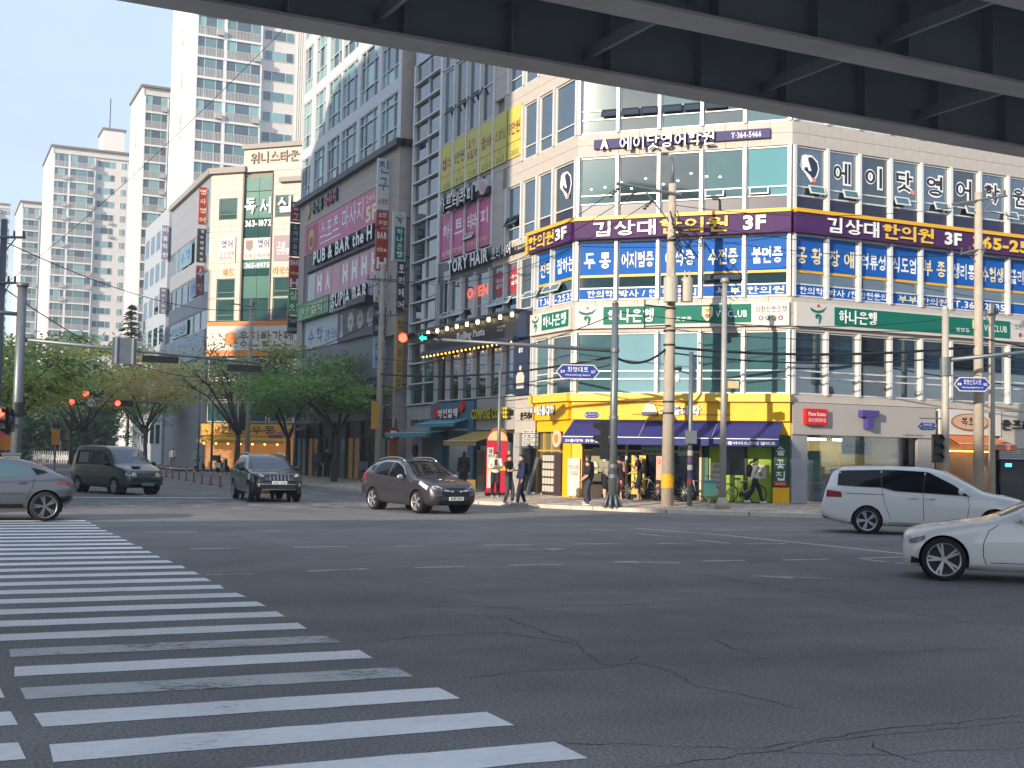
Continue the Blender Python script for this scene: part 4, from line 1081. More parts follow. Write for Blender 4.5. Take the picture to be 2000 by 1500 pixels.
# blue restaurant with teal awnings
bl = mat('diner_blue', '#3d7188', .5, noise=.07); tealc = mat('awning_teal', '#3d96a3', .7, noise=.08)
MB().fbox(FL, -14.85, -9.5, -.2, .1, 3.0, 4.25).build('fascia', bl, cb); MB().fbox(FL, -10.2, -9.5, -.2, .08, .3, 3.0).build('pier', bl, cb); MB().fbox(FL, -14.85, -13.3, -.2, .06, .3, 3.0).build('pier', mat('diner_deep', '#24505e', .6), cb)
MB().fbox(FL, -13.3, -10.2, -.2, -.12, .3, 3.0).build('shop_pane', mat('pane_teal', '#45656a', .1), cb)
t = thing('diner_sign', 'raised white and red diner letters on blue fascia', 'sign', FL.p(-12, .1, 3.4)); text(FL, '역전할맥', -13.6, -11.1, 3.5, 3.95, .12, tw, t, .05, .1, m2=red); MB().disc(FL, -14.0, 3.8, .33, .1, .2, 20).build('round_badge', red, t); MB().disc(FL, -10.7, 4.0, .25, .1, .22, 20).build('round_badge', red, t)
t = thing('shop_awning', 'short bright teal awning above the blue diner window', 'awning', FL.p(-12, 0, 3)); awning(FL, -15.0, -10.1, 3.45, 3.2, .8, .12, tealc, t)
t = thing('shop_awning', 'lower teal awning reaching over the far stair door', 'awning', FL.p(-15, 0, 2.6)); awning(FL, -17.5, -11.8, 2.95, 2.75, 1.5, .14, tealc, t)
MB().fbox(FL, -16.2, -14.9, -.2, .004, .3, 2.6).build('stair_recess', black, cb)
t = thing('exhaust_hood', 'dark round exhaust grille on grey wall by the parking sign', 'vent', FL.p(-17, .02, 2)); MB().disc(FL, -17.0, 1.95, .3, .0, .12, 20).build('ring', dark, t); MB().disc(FL, -17.0, 1.95, .22, .121, .13, 20).build('grille', black, t)
t = sign(FL, 'wall_notice', 'pale notice panel under the exhaust grille', -17.6, -16.4, .95, 1.55, .0, .03, wboard); text(FL, '▼ 주차장', -17.4, -16.6, 1.15, 1.35, .033, tk, t)
# telecom shop on the cross road front
gw = mat('telecom_grey', '#aba7a2', .5, noise=.05)
MB().fbox(FR, .02, 6.72, -.2, .12, 2.78, 3.93).build('fascia', gw, cb); MB().fbox(FR, .02, .72, -.2, .06, .3, 2.775).build('pier', mat('pier_grey', '#96979b', .6, noise=.06), cb); MB().fbox(FR, 5.9, 6.72, -.2, .06, .3, 2.775).build('pier', gw, cb)
MB().fbox(FR, .74, 5.88, -2.6, -2.5, .3, 2.77).build('shop_back_wall', mat('shop_wall_cream', '#b3a684', .8, noise=.1), cb)
MB().fbox(FR, .74, 5.88, -2.5, -.2, 2.7, 2.77).fbox(FR, .74, 5.88, -2.5, -.2, .26, .3).build('shop_lining', MATS['shop_wall_cream'], cb)
MB().fbox(FR, .66, .74, -2.6, -.2, .26, 2.77).fbox(FR, 5.88, 5.96, -2.6, -.2, .26, 2.77).build('shop_side_wall', MATS['shop_wall_cream'], cb)
for k_ in range(5): MB().fbox(FR, 2.4+k_*.6, 2.75+k_*.6, -1.8, -1.5, 1.36, 1.62).build('shelf_box', mat('shelf_box_%d' % (k_ % 3), ('#b98a4a', '#c9c3b4', '#8a5a3a')[k_ % 3], .6), cb)
for u in (1.2, 3.2): MB().fbox(FR, u, u+1.6, -1.6, -1.5, 2.62, 2.68).build('strip_lamp', mat('strip_glow', '#fff2c0', .4, emit=9.0), cb)
t = sign(FR, 'telecom_sign', 'red square dealer sign on the grey telecom fascia', .47, 1.42, 3.14, 3.72, .12, .3, mat('dealer_red', '#c91f1f', .4)); text(FR, 'Phone Station', .56, 1.34, 3.46, 3.6, .304, tw, t, .02); text(FR, '공식인증대리점', .56, 1.34, 3.24, 3.38, .304, tw, t, .01)
t = thing('telecom_letter', 'raised purple letter T on the grey telecom fascia', 'sign', FR.p(3.4, .12, 3)); pur = mat('letter_violet', '#4a3f86', .45); MB().fbox(FR, 2.98, 3.76, .12, .38, 3.5, 3.74).fbox(FR, 3.22, 3.5, .12, .376, 3.06, 3.5).build('letter', pur, t)
text(FR, 'SK텔레콤 화명점', 5.1, 6.1, 2.84, 2.9, .124, tk, cb, .01)
poster(FR, 'shop_banner', 'pale blue shop banner hanging over the telecom window', 2.42, 3.76, 2.1, 2.68, mat('banner_sky', '#7fb0c4', .5), [('리뉴얼 오픈', 2.6, 3.6, 2.32, 2.52, tk), ('RENEWAL OPEN', 2.7, 3.5, 2.16, 2.26, navy)], d=-.1, cat='banner')
poster(FR, 'wall_plaque', 'small white plaque in the telecom shop window', 4.74, 5.39, 1.97, 2.17, wboard, [('스마트 행복한', 4.8, 5.3, 2.02, 2.12, tk)], d=-.12, cat='sign')
poster(FR, 'screen_stand', 'upright green and mint display screen inside the telecom window', 1.02, 1.63, 1.15, 2.2, mat('screen_mint', '#6f9c92', .3), d=-.3, cat='screen', th=.08)
poster(FR, 'window_poster', 'pale phone poster low in the telecom window', .78, 1.0, .5, 1.9, mat('poster_pale', '#b9bcc0', .5), [('5G', .82, .96, 1.5, 1.65, navy)], d=-.2)
poster(FR, 'window_poster', 'blue and white price poster under the mint screen', 1.1, 1.75, .4, 1.1, mat('poster_bluewhite', '#9fb0c8', .5), [('요금', 1.2, 1.6, .7, .95, navy)], d=-.2)
MB().fbox(FR, 2.3, 5.3, -1.8, -1.4, .3, 1.35).build('shop_shelf', mat('shelf_brown', '#6b4a36', .6), cb)
glc = bpy.data.materials.new('clear_glass'); glc.use_nodes = True; tt = glc.node_tree
for n_ in list(tt.nodes): tt.nodes.remove(n_)
mo = tt.nodes.new('ShaderNodeOutputMaterial'); tr_ = tt.nodes.new('ShaderNodeBsdfTransparent'); tr_.inputs[0].default_value = (.88,.92,.92,1); gl_ = tt.nodes.new('ShaderNodeBsdfGlossy'); gl_.inputs['Roughness'].default_value = .02; fz = tt.nodes.new('ShaderNodeFresnel'); fz.inputs[0].default_value = 1.5; mxs = tt.nodes.new('ShaderNodeMixShader')
tt.links.new(fz.outputs[0], mxs.inputs[0]); tt.links.new(tr_.outputs[0], mxs.inputs[1]); tt.links.new(gl_.outputs[0], mxs.inputs[2]); tt.links.new(mxs.outputs[0], mo.inputs[0])
for a, b in ((.74, 2.2), (2.26, 5.88)): MB().fbox(FR, a, b, -.08, -.07, .34, 2.77).build('shop_pane', glc, cb)
# blowfish restaurant and building name further along
MB().fbox(FR, 6.95, 10.1, -.2, .1, 2.95, 3.93).build('fascia', wboard, cb)
t = thing('restaurant_oval_sign', 'oval brown and cream restaurant sign beside the signal pole', 'sign', FR.p(8.4, .1, 3.2)); MB().disc(FR, 8.45, 3.46, .95, .1, .16, 30, .33).build('oval', mat('oval_brown', '#8a6a4c', .6), t); MB().disc(FR, 8.45, 3.46, .89, .161, .17, 30, .29).build('face', mat('oval_cream', '#c9a68a', .6), t); text(FR, '복화루', 7.95, 9.1, 3.3, 3.64, .175, mat('letter_darkbrown', '#3d2a1d', .6), t, .01)
orc = mat('awning_orange', '#cc7440', .7, noise=.06); t = thing('shop_awning', 'orange awning with lit edge beyond the signal pole', 'awning', FR.p(9, 0, 2.3)); awning(FR, 7.3, 9.6, 2.92, 2.55, 1.1, .16, orc, t, .3)
MB().fbox(FR, 6.95, 10.0, -.2, -.1, .3, 2.9).build('shop_pane', mat('pane_wood', '#8f6d47', .4, noise=.2, ns=5), cb)
MB().fbox(FR, 7.4, 9.5, .0, .04, 2.3, 2.34).build('lit_strip', mat('strip_amber', '#ffb758', .4, emit=3.0), cb)
MB().fbox(FR, 10.12, LEN_R, -.2, .05, 2.5, 3.93).build('fascia', stone, cb); t = thing('building_lettering', 'black building name letters at the right frame edge', 'sign', FR.p(11, .06, 3.2)); text(FR, '윤프라자', 10.12, 12.4, 3.2, 3.62, .056, tk, t, .02, .06)
sh = MB()
for k in range(7): sh.fbox(FR, 10.12, 13.5, -.1, .0, 2.05+k*.07, 2.09+k*.07)
sh.build('shutter', steel, cb); MB().fbox(FR, 10.3, 13.5, -.2, -.12, .3, 2.0).build('dark_entrance', black, cb); MB().fbox(FR, 13.5, LEN_R, -.2, .0, .32, 2.5).build('wall_panel', stone2, cb)
MB().fbox(FR, 10.55, 10.85, -.11, -.08, 1.75, 1.88).build('lit_sign', mat('glow_cyan', '#39b8d8', .4, emit=2.0), cb)
# ------------------------------------------------------------------ pub building up the side street
FP = Fr(22.2, 62.6, -90)
FPS = Fr(22.2, 62.6, 0)
pb = thing('pub_building', 'tall grey office building with pub and massage signs on its lower floors', 'building', FP.p(-10, 0, 0))
gm = mat('grey_metal_panel', '#c9c7c9', .5, .0, noise=.06, ns=1.5)
bst = mat('brown_stone_panel', '#b3a79d', .65, noise=.09, ns=2)
MB().box(22.42, 62.8, 0, 50, 82.1, 34).build('wall_core', mat('pub_core', '#7d7a78', .9), pb)
for z0, z1 in ((21.1, 21.75), (24.85, 25.5), (28.55, 29.2), (32.2, 34.0)): clad(FP, -19.5, 0, z0, z1, 10, 1, gm, pb)
cols = [(-19.3,-17.4), (-16.5,-14.2), (-13.5,-11.0), (-10.6,-7.65), (-7.05,-3.9), (-3.3,-.55)]
edges = [-19.5]+[q for c in cols for q in c]+[0]
wfr = mat('window_frame_pale', '#c3cbca', .4)
def grid_window(F, u0, u1, z0, z1, parent, gls, nv=2, hs=(.85, 2.2), nm='window'):
    fr_ = MB(); f = .055
    fr_.fbox(F, u0, u1, -.17, -.03, z0, z0+f).fbox(F, u0, u1, -.17, -.03, z1-f, z1).fbox(F, u0, u0+f, -.17, -.032, z0+f, z1-f).fbox(F, u1-f, u1, -.17, -.032, z0+f, z1-f)
    w1 = (u1-u0)
    vs_ = [u0+w1*.26, u1-w1*.26] if nv == 2 else [(u0+u1)/2]
    for v in vs_: fr_.fbox(F, v-.03, v+.03, -.17, -.034, z0+f, z1-f)
    for h in hs: fr_.fbox(F, u0+f, u1-f, -.17, -.036, z0+h-.03, z0+h+.03)
    o = fr_.build(nm, wfr, parent)
    us = [u0+f, *vs_, u1-f]; zs = [z0+f, *[z0+h for h in hs], z1-f]
    for i in range(len(us)-1):
        for j in range(len(zs)-1):
            MB().fbox(F, us[i]+(.03 if i else 0), us[i+1]-(.03 if i < len(us)-2 else 0), -.14, -.12, zs[j]+(.03 if j else 0), zs[j+1]-(.03 if j < len(zs)-2 else 0)).build('pane', rg.choice(gls), o)
    return o
for z0, z1 in ((18.35, 21.1), (21.75, 24.85), (25.5, 28.55), (29.2, 32.2)):
    for k in range(0, len(edges), 2): panel(FP, edges[k], edges[k+1], z0, z1, gm, pb)
    for a, b in cols: grid_window(FP, a, b, z0, z1, pb, [mat('glass_pub', '#6d9897', .06, spec=.8, ior=1.6), glassB, MATS['glass_pub'], mat('glass_pub_pale', '#8fb3b0', .06, spec=.8, ior=1.6), glassT])
for z0 in [18.35+k*1.25 for k in range(12)]: panel(FPS, 0, 1.6, z0, z0+1.25, bst, pb)
MB().fbox(FP, -19.6, .3, -.2, .32, 18.0, 18.33).build('ledge', dark, pb); MB().fbox(FPS, .0, 1.6, -.2, .3, 18.0, 18.33).build('ledge', dark, pb)
clad(FP, -19.5, 0, 16.5, 18.0, 12, 3, bst, pb)
for z0 in [.2+k*1.0 for k in range(18)]: panel(FPS, 0, 1.6, z0, min(18, z0+1.0), bst, pb)
clad(FP, -2.9, 0, 8.0, 16.5, 2, 8, bst, pb); clad(FP, -19.5, -18.2, 4, 16.5, 1, 8, bst, pb)
MB().fbox(FP, -18.2, -2.9, -.2, -.1, 3.6, 16.5).build('wall_panel', mat('pub_backing', '#7b7d80', .6), pb)
MB().fbox(FP, -19.5, 0, -.2, -.12, .1, 3.6).build('shopfront_back', mat('shop_dark', '#1c1b1c', .4), pb)
rw = random.Random(5)
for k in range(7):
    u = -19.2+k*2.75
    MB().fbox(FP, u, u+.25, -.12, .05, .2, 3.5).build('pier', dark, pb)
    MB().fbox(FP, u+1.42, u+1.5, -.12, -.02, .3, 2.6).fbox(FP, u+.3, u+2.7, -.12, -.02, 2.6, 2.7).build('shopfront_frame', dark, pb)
    MB().fbox(FP, u+.35, u+2.6, -.12, -.08, .3, 2.6).build('shop_pane', [mat('pane_cool', '#3b4850', .2, noise=.5, ns=2.5, emit=.12), mat('pane_warm', '#5f4a2c', .2, noise=.5, ns=2.5, emit=.16), glassD][k % 3], pb)  # panes glow faintly in place of light from the shop interiors
# signs
wp = mat('pink_light', '#cf93a0', .45, noise=.08)
t = thing('massage_lettering', 'raised green and pink massage letters under the ledge of pub building', 'sign', FP.p(-14, .0, 17)); text(FP, '수면톡', -16.3, -13.9, 16.95, 17.75, .02, mat('letter_green', '#2f7a5f', .5), t, .05, .12, m2=dark); text(FP, '마사지', -13.4, -10.9, 16.95, 17.75, .02, mat('letter_pink', '#c24a68', .5), t, .05, .12, m2=dark); MB().disc(FP, -17.3, 17.35, .5, .0, .1, 20).build('round_logo', mat('logo_tan', '#b59a78', .6), t)
t = sign(FP, 'massage_banner', 'wide pink sports massage banner with white letters', -18.1, -3.2, 14.5, 16.45, -.08, .02, mat('banner_rose', '#c4547e', .45, noise=.06))
text(FP, '스포츠', -14.5, -10.6, 15.1, 16.1, .026, tw, t, .0); text(FP, '마사지', -9.9, -5.9, 15.0, 16.3, .026, tw, t, .0); MB().fbox(FP, -14.5, -10.2, .021, .026, 14.8, 14.87).build('underline', tw, t)
text(FP, '24시', -5.4, -3.6, 15.75, 16.3, .026, tpy, t, .01); text(FP, '5F', -5.4, -3.5, 14.7, 15.6, .026, tpy, t, .03)
MB().fbox(FP, -17.7, -15.1, .021, .03, 14.6, 16.3).build('red_panel', mat('panel_crimson', '#9c2f3a', .5), t); MB().disc(FP, -16.5, 15.4, .62, .031, .04, 22, .7).build('face_emblem', mat('emblem_gold', '#d0a24a', .5), t); MB().disc(FP, -16.5, 15.25, .42, .041, .046, 18, .34).build('emblem_mouth', mat('emblem_dark', '#6b3a26', .5), t)
t = sign(FP, 'pub_sign', 'black pub fascia with large white raised letters PUB & BAR', -17.4, -3.1, 13.3, 14.4, -.08, .1, mat('pub_black', '#2a2a2d', .5)); text(FP, 'PUB & BAR', -14.9, -7.4, 13.5, 14.35, .11, tw, t, .03, .2, m2=tk); text(FP, 'the H', -6.9, -3.4, 13.5, 14.35, .11, tw, t, .03, .2, m2=tk)
t = thing('pub_window_film', 'pale pink pub window films printed with white letters', 'sign', FP.p(-10, 0, 11.4))
for k in range(8):
    u = -17.2+k*1.78
    if k != 0: MB().fbox(FP, u, u+1.7, -.08, -.04, 11.4, 13.15).build('film', wp, t)
    else: MB().fbox(FP, u, u+1.7, -.08, -.04, 11.4, 13.15).build('film', glassD, t)
    if k not in (0, 3): text(FP, 'HARHHHH'[k-1], u+.4, u+1.3, 11.8, 12.9, -.036, tw, t, .06)
g1 = mat('sign_leaf_green', '#4f9a5c', .45, noise=.12, ns=1)
t = sign(FP, 'fish_restaurant_sign', 'green grilled fish restaurant sign with pale letters', -18.4, -11.3, 10.22, 11.3, -.05, .3, g1, rim=mat('rim_green', '#2f6e3f', .5)); text(FP, '삼치', -14.9, -12.6, 10.4, 11.1, .31, mat('letter_cream', '#e3e0c0', .5), t, .03, .05); text(FP, '생생', -17.6, -15.5, 10.45, 10.95, .31, mat('letter_lime', '#bfe08a', .5), t, .01, .03)
t = sign(FP, 'bar_sign', 'light grey bar sign with outlined white letters beside the green sign', -11.15, -3.05, 10.15, 11.25, -.05, .3, mat('sign_silver', '#9a9b9e', .5)); text(FP, 'SUPIA BAR', -10.2, -3.6, 10.3, 11.15, .31, tw, t, .03, .15, m2=tk)
MB().fbox(FP, -6.5, -3.0, .1, .75, 10.0, 10.35).build('grey_box', dark, t)
t = sign(FP, 'flower_wall_panel', 'dark grey panel with white flower drawings under the bar sign', -10.0, -2.9, 8.3, 10.1, -.05, .1, mat('panel_slate', '#56565a', .6))
for k in range(4):
    u = -9.2+k*1.75; n = 16; P = [(u+(.5+.12*(i % 2))*math.cos(6.283*i/n), 9.3+(.5+.12*(i % 2))*math.sin(6.283*i/n)) for i in range(n)]
    if k == 0: P = [(u-.3,8.5),(u+.3,8.5),(u+.35,8.75),(u+.12,9.0),(u+.1,9.7),(u+.25,9.85),(u-.25,9.85),(u-.1,9.7),(u-.12,9.0),(u-.35,8.75)]
    MB().fprism(FP, P, .101, .11).build('flower_print', mat('print_grey', '#b9b8b8', .6), t)
    if k: MB().disc(FP, u, 9.3, .14, .111, .116, 10).build('flower_centre', MATS['panel_slate'], t)
t = sign(FP, 'blue_window_banner', 'white window banner with blue writing over the street trees', -17.5, -10.2, 8.3, 10.1, -.08, -.03, mat('banner_offwhite', '#b7bfc4', .5)); text(FP, '수 학', -16.8, -13.5, 8.6, 9.6, -.026, mat('letter_blue', '#2f5aa0', .5), t, .03); text(FP, '과학 국어', -13, -10.6, 8.5, 9.3, -.026, MATS['letter_blue'], t, .02)
for k in range(3):
    t = sign(FP, 'shop_fascia', ('pale blue clinic fascia above the street trees', 'dark shop fascia above the pub corner pavement', 'navy shop fascia with small white letters')[k], -18+k*5.4, -13+k*5.4, 4.2+.2*k, 5.5+.2*k, -.08, .15, [mat('fascia_ice', '#8fa6b3', .5), mat('fascia_ink', '#2b2e38', .5), mat('fascia_navy', '#26355c', .5)][k])
    text(FP, ('수리 치과', '포차 24', '커피 베이커리')[k], -17.4+k*5.4, -13.8+k*5.4, 4.5+.2*k, 5.2+.2*k, .155, tw, t, .02)
t = thing('shop_awning', 'dark red awning at the far end of the pub shops', 'awning', FP.p(-18, 0, 2.8)); awning(FP, -19.4, -15.8, 3.3, 2.8, 1.7, .2, mat('awning_red', '#8e2634', .7), t)
# blade signs
def blade(label, X0, X1, Y, z0, z1, m_, words, name='blade_sign', th=.22):
    F = Fr(X0, Y, 0); w_ = X1-X0
    t = thing(name, label, 'sign', (X0, Y, z0))
    MB().fbox(F, 0, w_, -th, 0, z0, z1).build('box', m_, t)
    MB().fbox(F, w_, w_+.25, -th/2-.03, -th/2+.03, z1-.3, z1-.24).fbox(F, w_, w_+.25, -th/2-.03, -th/2+.03, z0+.24, z0+.3).build('bracket', dark, t)
    n = len(words); h = (z1-z0)/n
    for i, (s, tm, sc_) in enumerate(words):
        if not s: continue
        zc = z1-h*(i+.5); hh = h*sc_/2; hw = min(w_*.42, hh*1.05*max(1, len(s)*.9))
        text(F, s, w_/2-hw, w_/2+hw, zc-hh, zc+hh, .004, tm, t, .03)
    return t
lb_ = mat('letter_azure', '#2f6ea3', .5); rdk = mat('blade_red', '#a8322f', .5); mg = mat('blade_magenta', '#9a2756', .5); chb = mat('blade_charcoal', '#33343a', .5); wht = mat('blade_white', '#c9c8c4', .5)
blade('white and blue karaoke blade sign at the top of the pub stack', 21.55, 22.2, 64.2, 14.8, 17.6, wht, [('친', lb_, .75), ('구', lb_, .75), ('노래방', rdk, .35)])
blade('red blade sign second from the top of the pub stack', 21.55, 22.2, 64.2, 13.9, 14.75, rdk, [('소단', tw, .6), ('주점', tpy, .6)])
blade('red blade sign with big letter H in the pub stack', 21.55, 22.2, 64.2, 11.55, 13.8, rdk, [('BAR', tw, .5), ('the', tpy, .35), ('H', tw, .85)])
blade('white blade sign with vertical word BAR in the pub stack', 21.55, 22.2, 64.2, 9.85, 11.5, wht, [('', tw, 1), ('B', rdk, .8), ('A', rdk, .8), ('R', rdk, .8), ('SUPIA', tk, .5)])
blade('dark navy blade sign with faint white drawing under the pub stack', 21.5, 22.2, 64.2, 8.05, 9.6, mat('blade_navy', '#333c4c', .5), [('맥주', MATS['print_grey'], .4), ('포차', MATS['print_grey'], .4)])
blade('pale blue credit union blade sign lowest at the pub corner', 21.6, 22.2, 64.2, 6.3, 7.9, mat('blade_ice', '#9fb3cc', .5), [('신', MATS['letter_blue'], .6), ('협', MATS['letter_blue'], .6)])
t = blade('white and green vertical bank blade sign by the alley', 21.8, 22.5, 62.2, 11.8, 14.4, wht, [('', tw, 1)]); FBk = Fr(21.8, 62.2, 0)
MB().fbox(FBk, .1, .62, .001, .02, 11.9, 13.6).build('green_panel', teal, t); hana(FBk, .35, 14.0, .5, t, .002)
for i, s in enumerate('하나은행'): text(FBk, s, .2, .52, 13.2-i*.4, 13.52-i*.4, .024, tw, t, .02)
blade('black vertical hair salon blade sign by the alley', 22.05, 22.42, 62.0, 9.2, 11.7, mat('blade_black', '#1d1d20', .5), [(c, tw, .7) for c in '토리헤어'])
blade('narrow yellow vertical blade sign by the alley pole', 22.05, 22.42, 62.0, 5.1, 8.85, mat('blade_yellow', '#b39a45', .5), [(c, brown, .6) for c in '철판볶음밥'])
blade('magenta blade sign at the far end of pub building', 21.72, 22.4, 82.6, 17.1, 18.45, mg, [('망', tw, .7), ('고', tw, .7)])
blade('charcoal karaoke blade sign at the far end of pub building', 21.72, 22.4, 82.6, 14.8, 17.0, chb, [(c, MATS['print_grey'], .7) for c in '노래연습장'])
blade('red blade sign with H at the far end of pub building', 21.72, 22.4, 82.6, 12.65, 14.7, rdk, [('BAR', tw, .5), ('the', tpy, .3), ('H', tw, .85)])
blade('green fish restaurant blade sign at the far end of pub building', 21.72, 22.4, 82.6, 10.9, 12.6, g1, [('삼', tw, .7), ('치', tw, .7)])
blade('black tap bar blade sign at the far end of pub building', 21.72, 22.35, 82.6, 9.6, 10.75, chb, [('TAP', MATS['print_grey'], .5), ('ROOM', MATS['print_grey'], .4)])

# ------------------------------------------------------------------ cream building on the next corner
FM = Fr(22.2, 112, -45)
FML = Fr(22.2, 112, -90)
cm = thing('cream_building', 'cream tiled corner building with green glass column and study room signs', 'building', FM.p(4, 0, 0))
ct = mat('cream_tile', '#c9bfb2', .6, noise=.05, ns=1.5); ctg = mat('grey_tile', '#8f9297', .6, noise=.06, ns=1.5)
gg = mat('glass_green', '#5f8576', .08, spec=.8, ior=1.6, noise=.12, ns=.6); ggd = mat('glass_green_dark', '#2c4f4a', .06, spec=.8, ior=1.6)
MB().prism([(22.45,131.5),(22.45,112.15),(29.5,105.1),(60,105.1),(60,131.5)], 0, 26.2).build('wall_core', mat('cream_core', '#9c907f', .9), cm)
MB().prism([(26,118),(25.2,109.4),(29.5,105.1),(45,105.1),(45,118)], 26.2, 28.1).build('roof_block', ct, cm)
for z0, z1 in ((11.4, 12.9), (14.9, 15.0), (16.7, 18.1), (20.3, 21.9), (23.8, 26.0)):
    for a, b, nu in ((0, 3.3, 3), (6.3, 9.6, 3)): clad(FM, a, b, z0, z1, nu, max(1, round((z1-z0)/.62)), ct, cm)
clad(FM, 3.3, 9.9, 26.0, 28.0, 7, 3, ct, cm, d1=.05)
for z0, z1 in ((13.0, 14.9), (15.0, 16.7), (18.1, 20.3), (21.9, 23.8)):
    for a, b in ((0, .9), (2.75, 3.3), (6.3, 6.55), (8.3, 9.6)): panel(FM, a, b, z0, z1, ct, cm)
    window(FM, .95, 2.7, z0+.02, z1-.02, ggd, cm, (z0+.5,), fm=mat('frame_green', '#5f7f72', .5)); window(FM, 6.6, 8.25, z0+.02, z1-.02, ggd, cm, (z0+.5,), fm=MATS['frame_green'])
zz = [13.0, 14.9, 16.9, 18.1, 19.0, 20.2, 21.9, 23.0, 24.3, 25.6]
for i in range(len(zz)-1):
    for a, b in ((3.45, 4.83), (4.87, 6.2)): MB().fbox(FM, a, b, -.19, -.13, zz[i]+.03, zz[i+1]-.03).build('column_pane', gg if i not in (0, 2, 5) else ggd, cm)
MB().fbox(FM, 3.3, 3.45, -.2, .1, 11, 25.8).fbox(FM, 6.2, 6.3, -.2, .1, 11, 25.8).build('column_pier', mat('pier_shadow', '#6e665c', .6), cm)  # piers a darker taupe than the cream tile
cor = mat('cornice_taupe', '#9a9188', .6)
MB().fbox(FM, -.2, 3.6, -.2, .35, 26.0, 26.5).build('cornice', cor, cm); MB().fbox(FM, 7.0, 9.9, -.2, .4, 24.9, 25.3).build('cornice', cor, cm); MB().fbox(FM, 3.2, 10, -.3, .3, 28.0, 28.4).build('cornice', cor, cm); MB().fbox(FML, -19.5, .2, -.2, .35, 25.95, 26.48).build('cornice', cor, cm)
for z0, z1 in ((11.0, 12.4), (14.2, 15.6), (17.6, 19.0), (21.4, 25.9)): clad(FML, -19.4, 0, z0, z1, 8, max(1, round((z1-z0)/1.5)), ctg, cm)
for z0, z1 in ((12.4, 14.2), (15.6, 17.6), (19.0, 21.4)):
    for k in range(6): window(FML, -19.3+k*3.2, -16.3+k*3.2, z0+.02, z1-.02, glassT, cm, (), fm=wfr)
MB().fbox(FML, -19.4, 0, -.2, .0, .1, 11).build('wall_panel', ctg, cm)
t = sign(FM, 'orange_study_sign', 'white sign with orange bands above trees on cream building', .2, 9.6, 9.9, 12.9, .0, .2, wboard); 
MB().fbox(FM, .2, 9.6, .2, .25, 12.55, 12.9).build('orange_band', orange, t); MB().fbox(FM, .2, 9.6, .2, .25, 9.9, 10.4).build('orange_band', orange, t); text(FM, '웅진빨간펜', 3.4, 8.8, 10.7, 12.1, .21, mat('letter_umber', '#5a4a3a', .5), t, .01); MB().disc(FM, 2.6, 11.4, .7, .2, .22, 5).build('star_mark', orange, t)
MB().fbox(FML, -19.4, -.1, .0, .2, 9.9, 12.3).build('board', mat('board_blueish', '#8896ad', .5), t)
for k in range(3):
    for a, b in ((.3, 3.1), (3.4, 6.2), (6.5, 9.4)): window(FM, a, b, 4.2+k*1.9, 5.9+k*1.9, [ggd, glassD, glassT][k], cm, (), fm=alu)
MB().fbox(FM, 0, 9.8, -.2, .4, 3.0, 4.0).build('fascia', mat('noodle_yellow', '#d39b1f', .5), cm); MB().fbox(FM, .2, 9.6, -.2, -.1, .2, 3.0).build('shop_pane', mat('pane_amber', '#8a5a22', .4, noise=.3, ns=2, emit=.35), cm)
t = thing('noodle_shop_sign', 'yellow shop fascia lettering behind the trees at the cream building', 'sign', FM.p(5, .4, 3)); text(FM, '한신 우동', 2.0, 7.5, 3.15, 3.85, .41, tk, t, .03)
t = thing('shop_awning', 'yellow awning with warm lamps below cream building', 'awning', FM.p(5, .4, 2.6)); awning(FM, .5, 9.0, 3.0, 2.6, 1.6, .25, mat('awning_mustard', '#c8941c', .7), t)
for k in range(7): MB().ball(FM.p(1+k*1.2, 1.3, 2.3), .09, 6, 4).build('lamp', bulb, t)
t = thing('study_room_sign', 'large white study room letters on green glass of cream building', 'sign', FM.p(5, .05, 22)); 
for s, a, b in (('독', 3.5, 4.6), ('서', 5.0, 6.1), ('실', 6.75, 8.1)): text(FM, s, a, b, 22.3, 23.7, .03, tw, t, .03)
text(FM, '363-1072', 3.5, 6.1, 21.2, 21.8, -.12, tw, t, .03)
t = sign(FM, 'english_school_sign', 'white english school banner left of the green column', .95, 2.7, 18.1, 20.3, .0, .05, wboard); text(FM, '영어', 1.3, 2.4, 19.4, 20.1, .055, lilac, t, .02); text(FM, '소수정예\n학원관리', 1.1, 2.55, 18.25, 19.1, .055, mat('letter_taupe', '#8a7466', .5), t)
t = sign(FM, 'english_school_sign', 'white english school banner across the green column', 3.46, 6.19, 18.3, 20.2, -.1, -.05, wboard); text(FM, '영어', 4.9, 6.0, 19.3, 20.1, -.045, lilac, t, .02); text(FM, '초/중/고 영어전문', 3.6, 6.1, 18.4, 18.8, -.045, MATS['letter_taupe'], t); MB().fprism(FM, [(3.7,19.3),(3.7,20.0),(4.4,20.0),(4.4,19.3),(4.05,19.05)][::-1], -.05, -.045).build('crest', MATS['letter_taupe'], t)
t = sign(FM, 'phone_strip_sign', 'green strip with white phone number 365-0975 below the banner', 3.46, 6.19, 17.5, 18.1, -.1, -.05, mat('strip_teal', '#4a7f78', .5)); text(FM, '365-0975', 3.7, 6.1, 17.58, 18.02, -.045, tw, t, .02)
t = sign(FM, 'high_school_sign', 'mauve board with white letters right of the green column', 6.6, 8.3, 18.1, 20.3, .0, .06, mat('board_mauve', '#9a8088', .5)); text(FM, '고등\n전문관', 6.85, 8.1, 18.6, 19.7, .066, tw, t, .02)
t = thing('gold_lettering', 'gold shop letters low on the cream building', 'sign', FM.p(2, .02, 17)); text(FM, '하드', 1.5, 2.6, 16.9, 17.6, .02, mat('letter_gold', '#c9963f', .5), t, .02, .04); text(FM, '리북스', 6.5, 8.2, 16.9, 17.6, .02, MATS['letter_gold'], t, .02, .04)
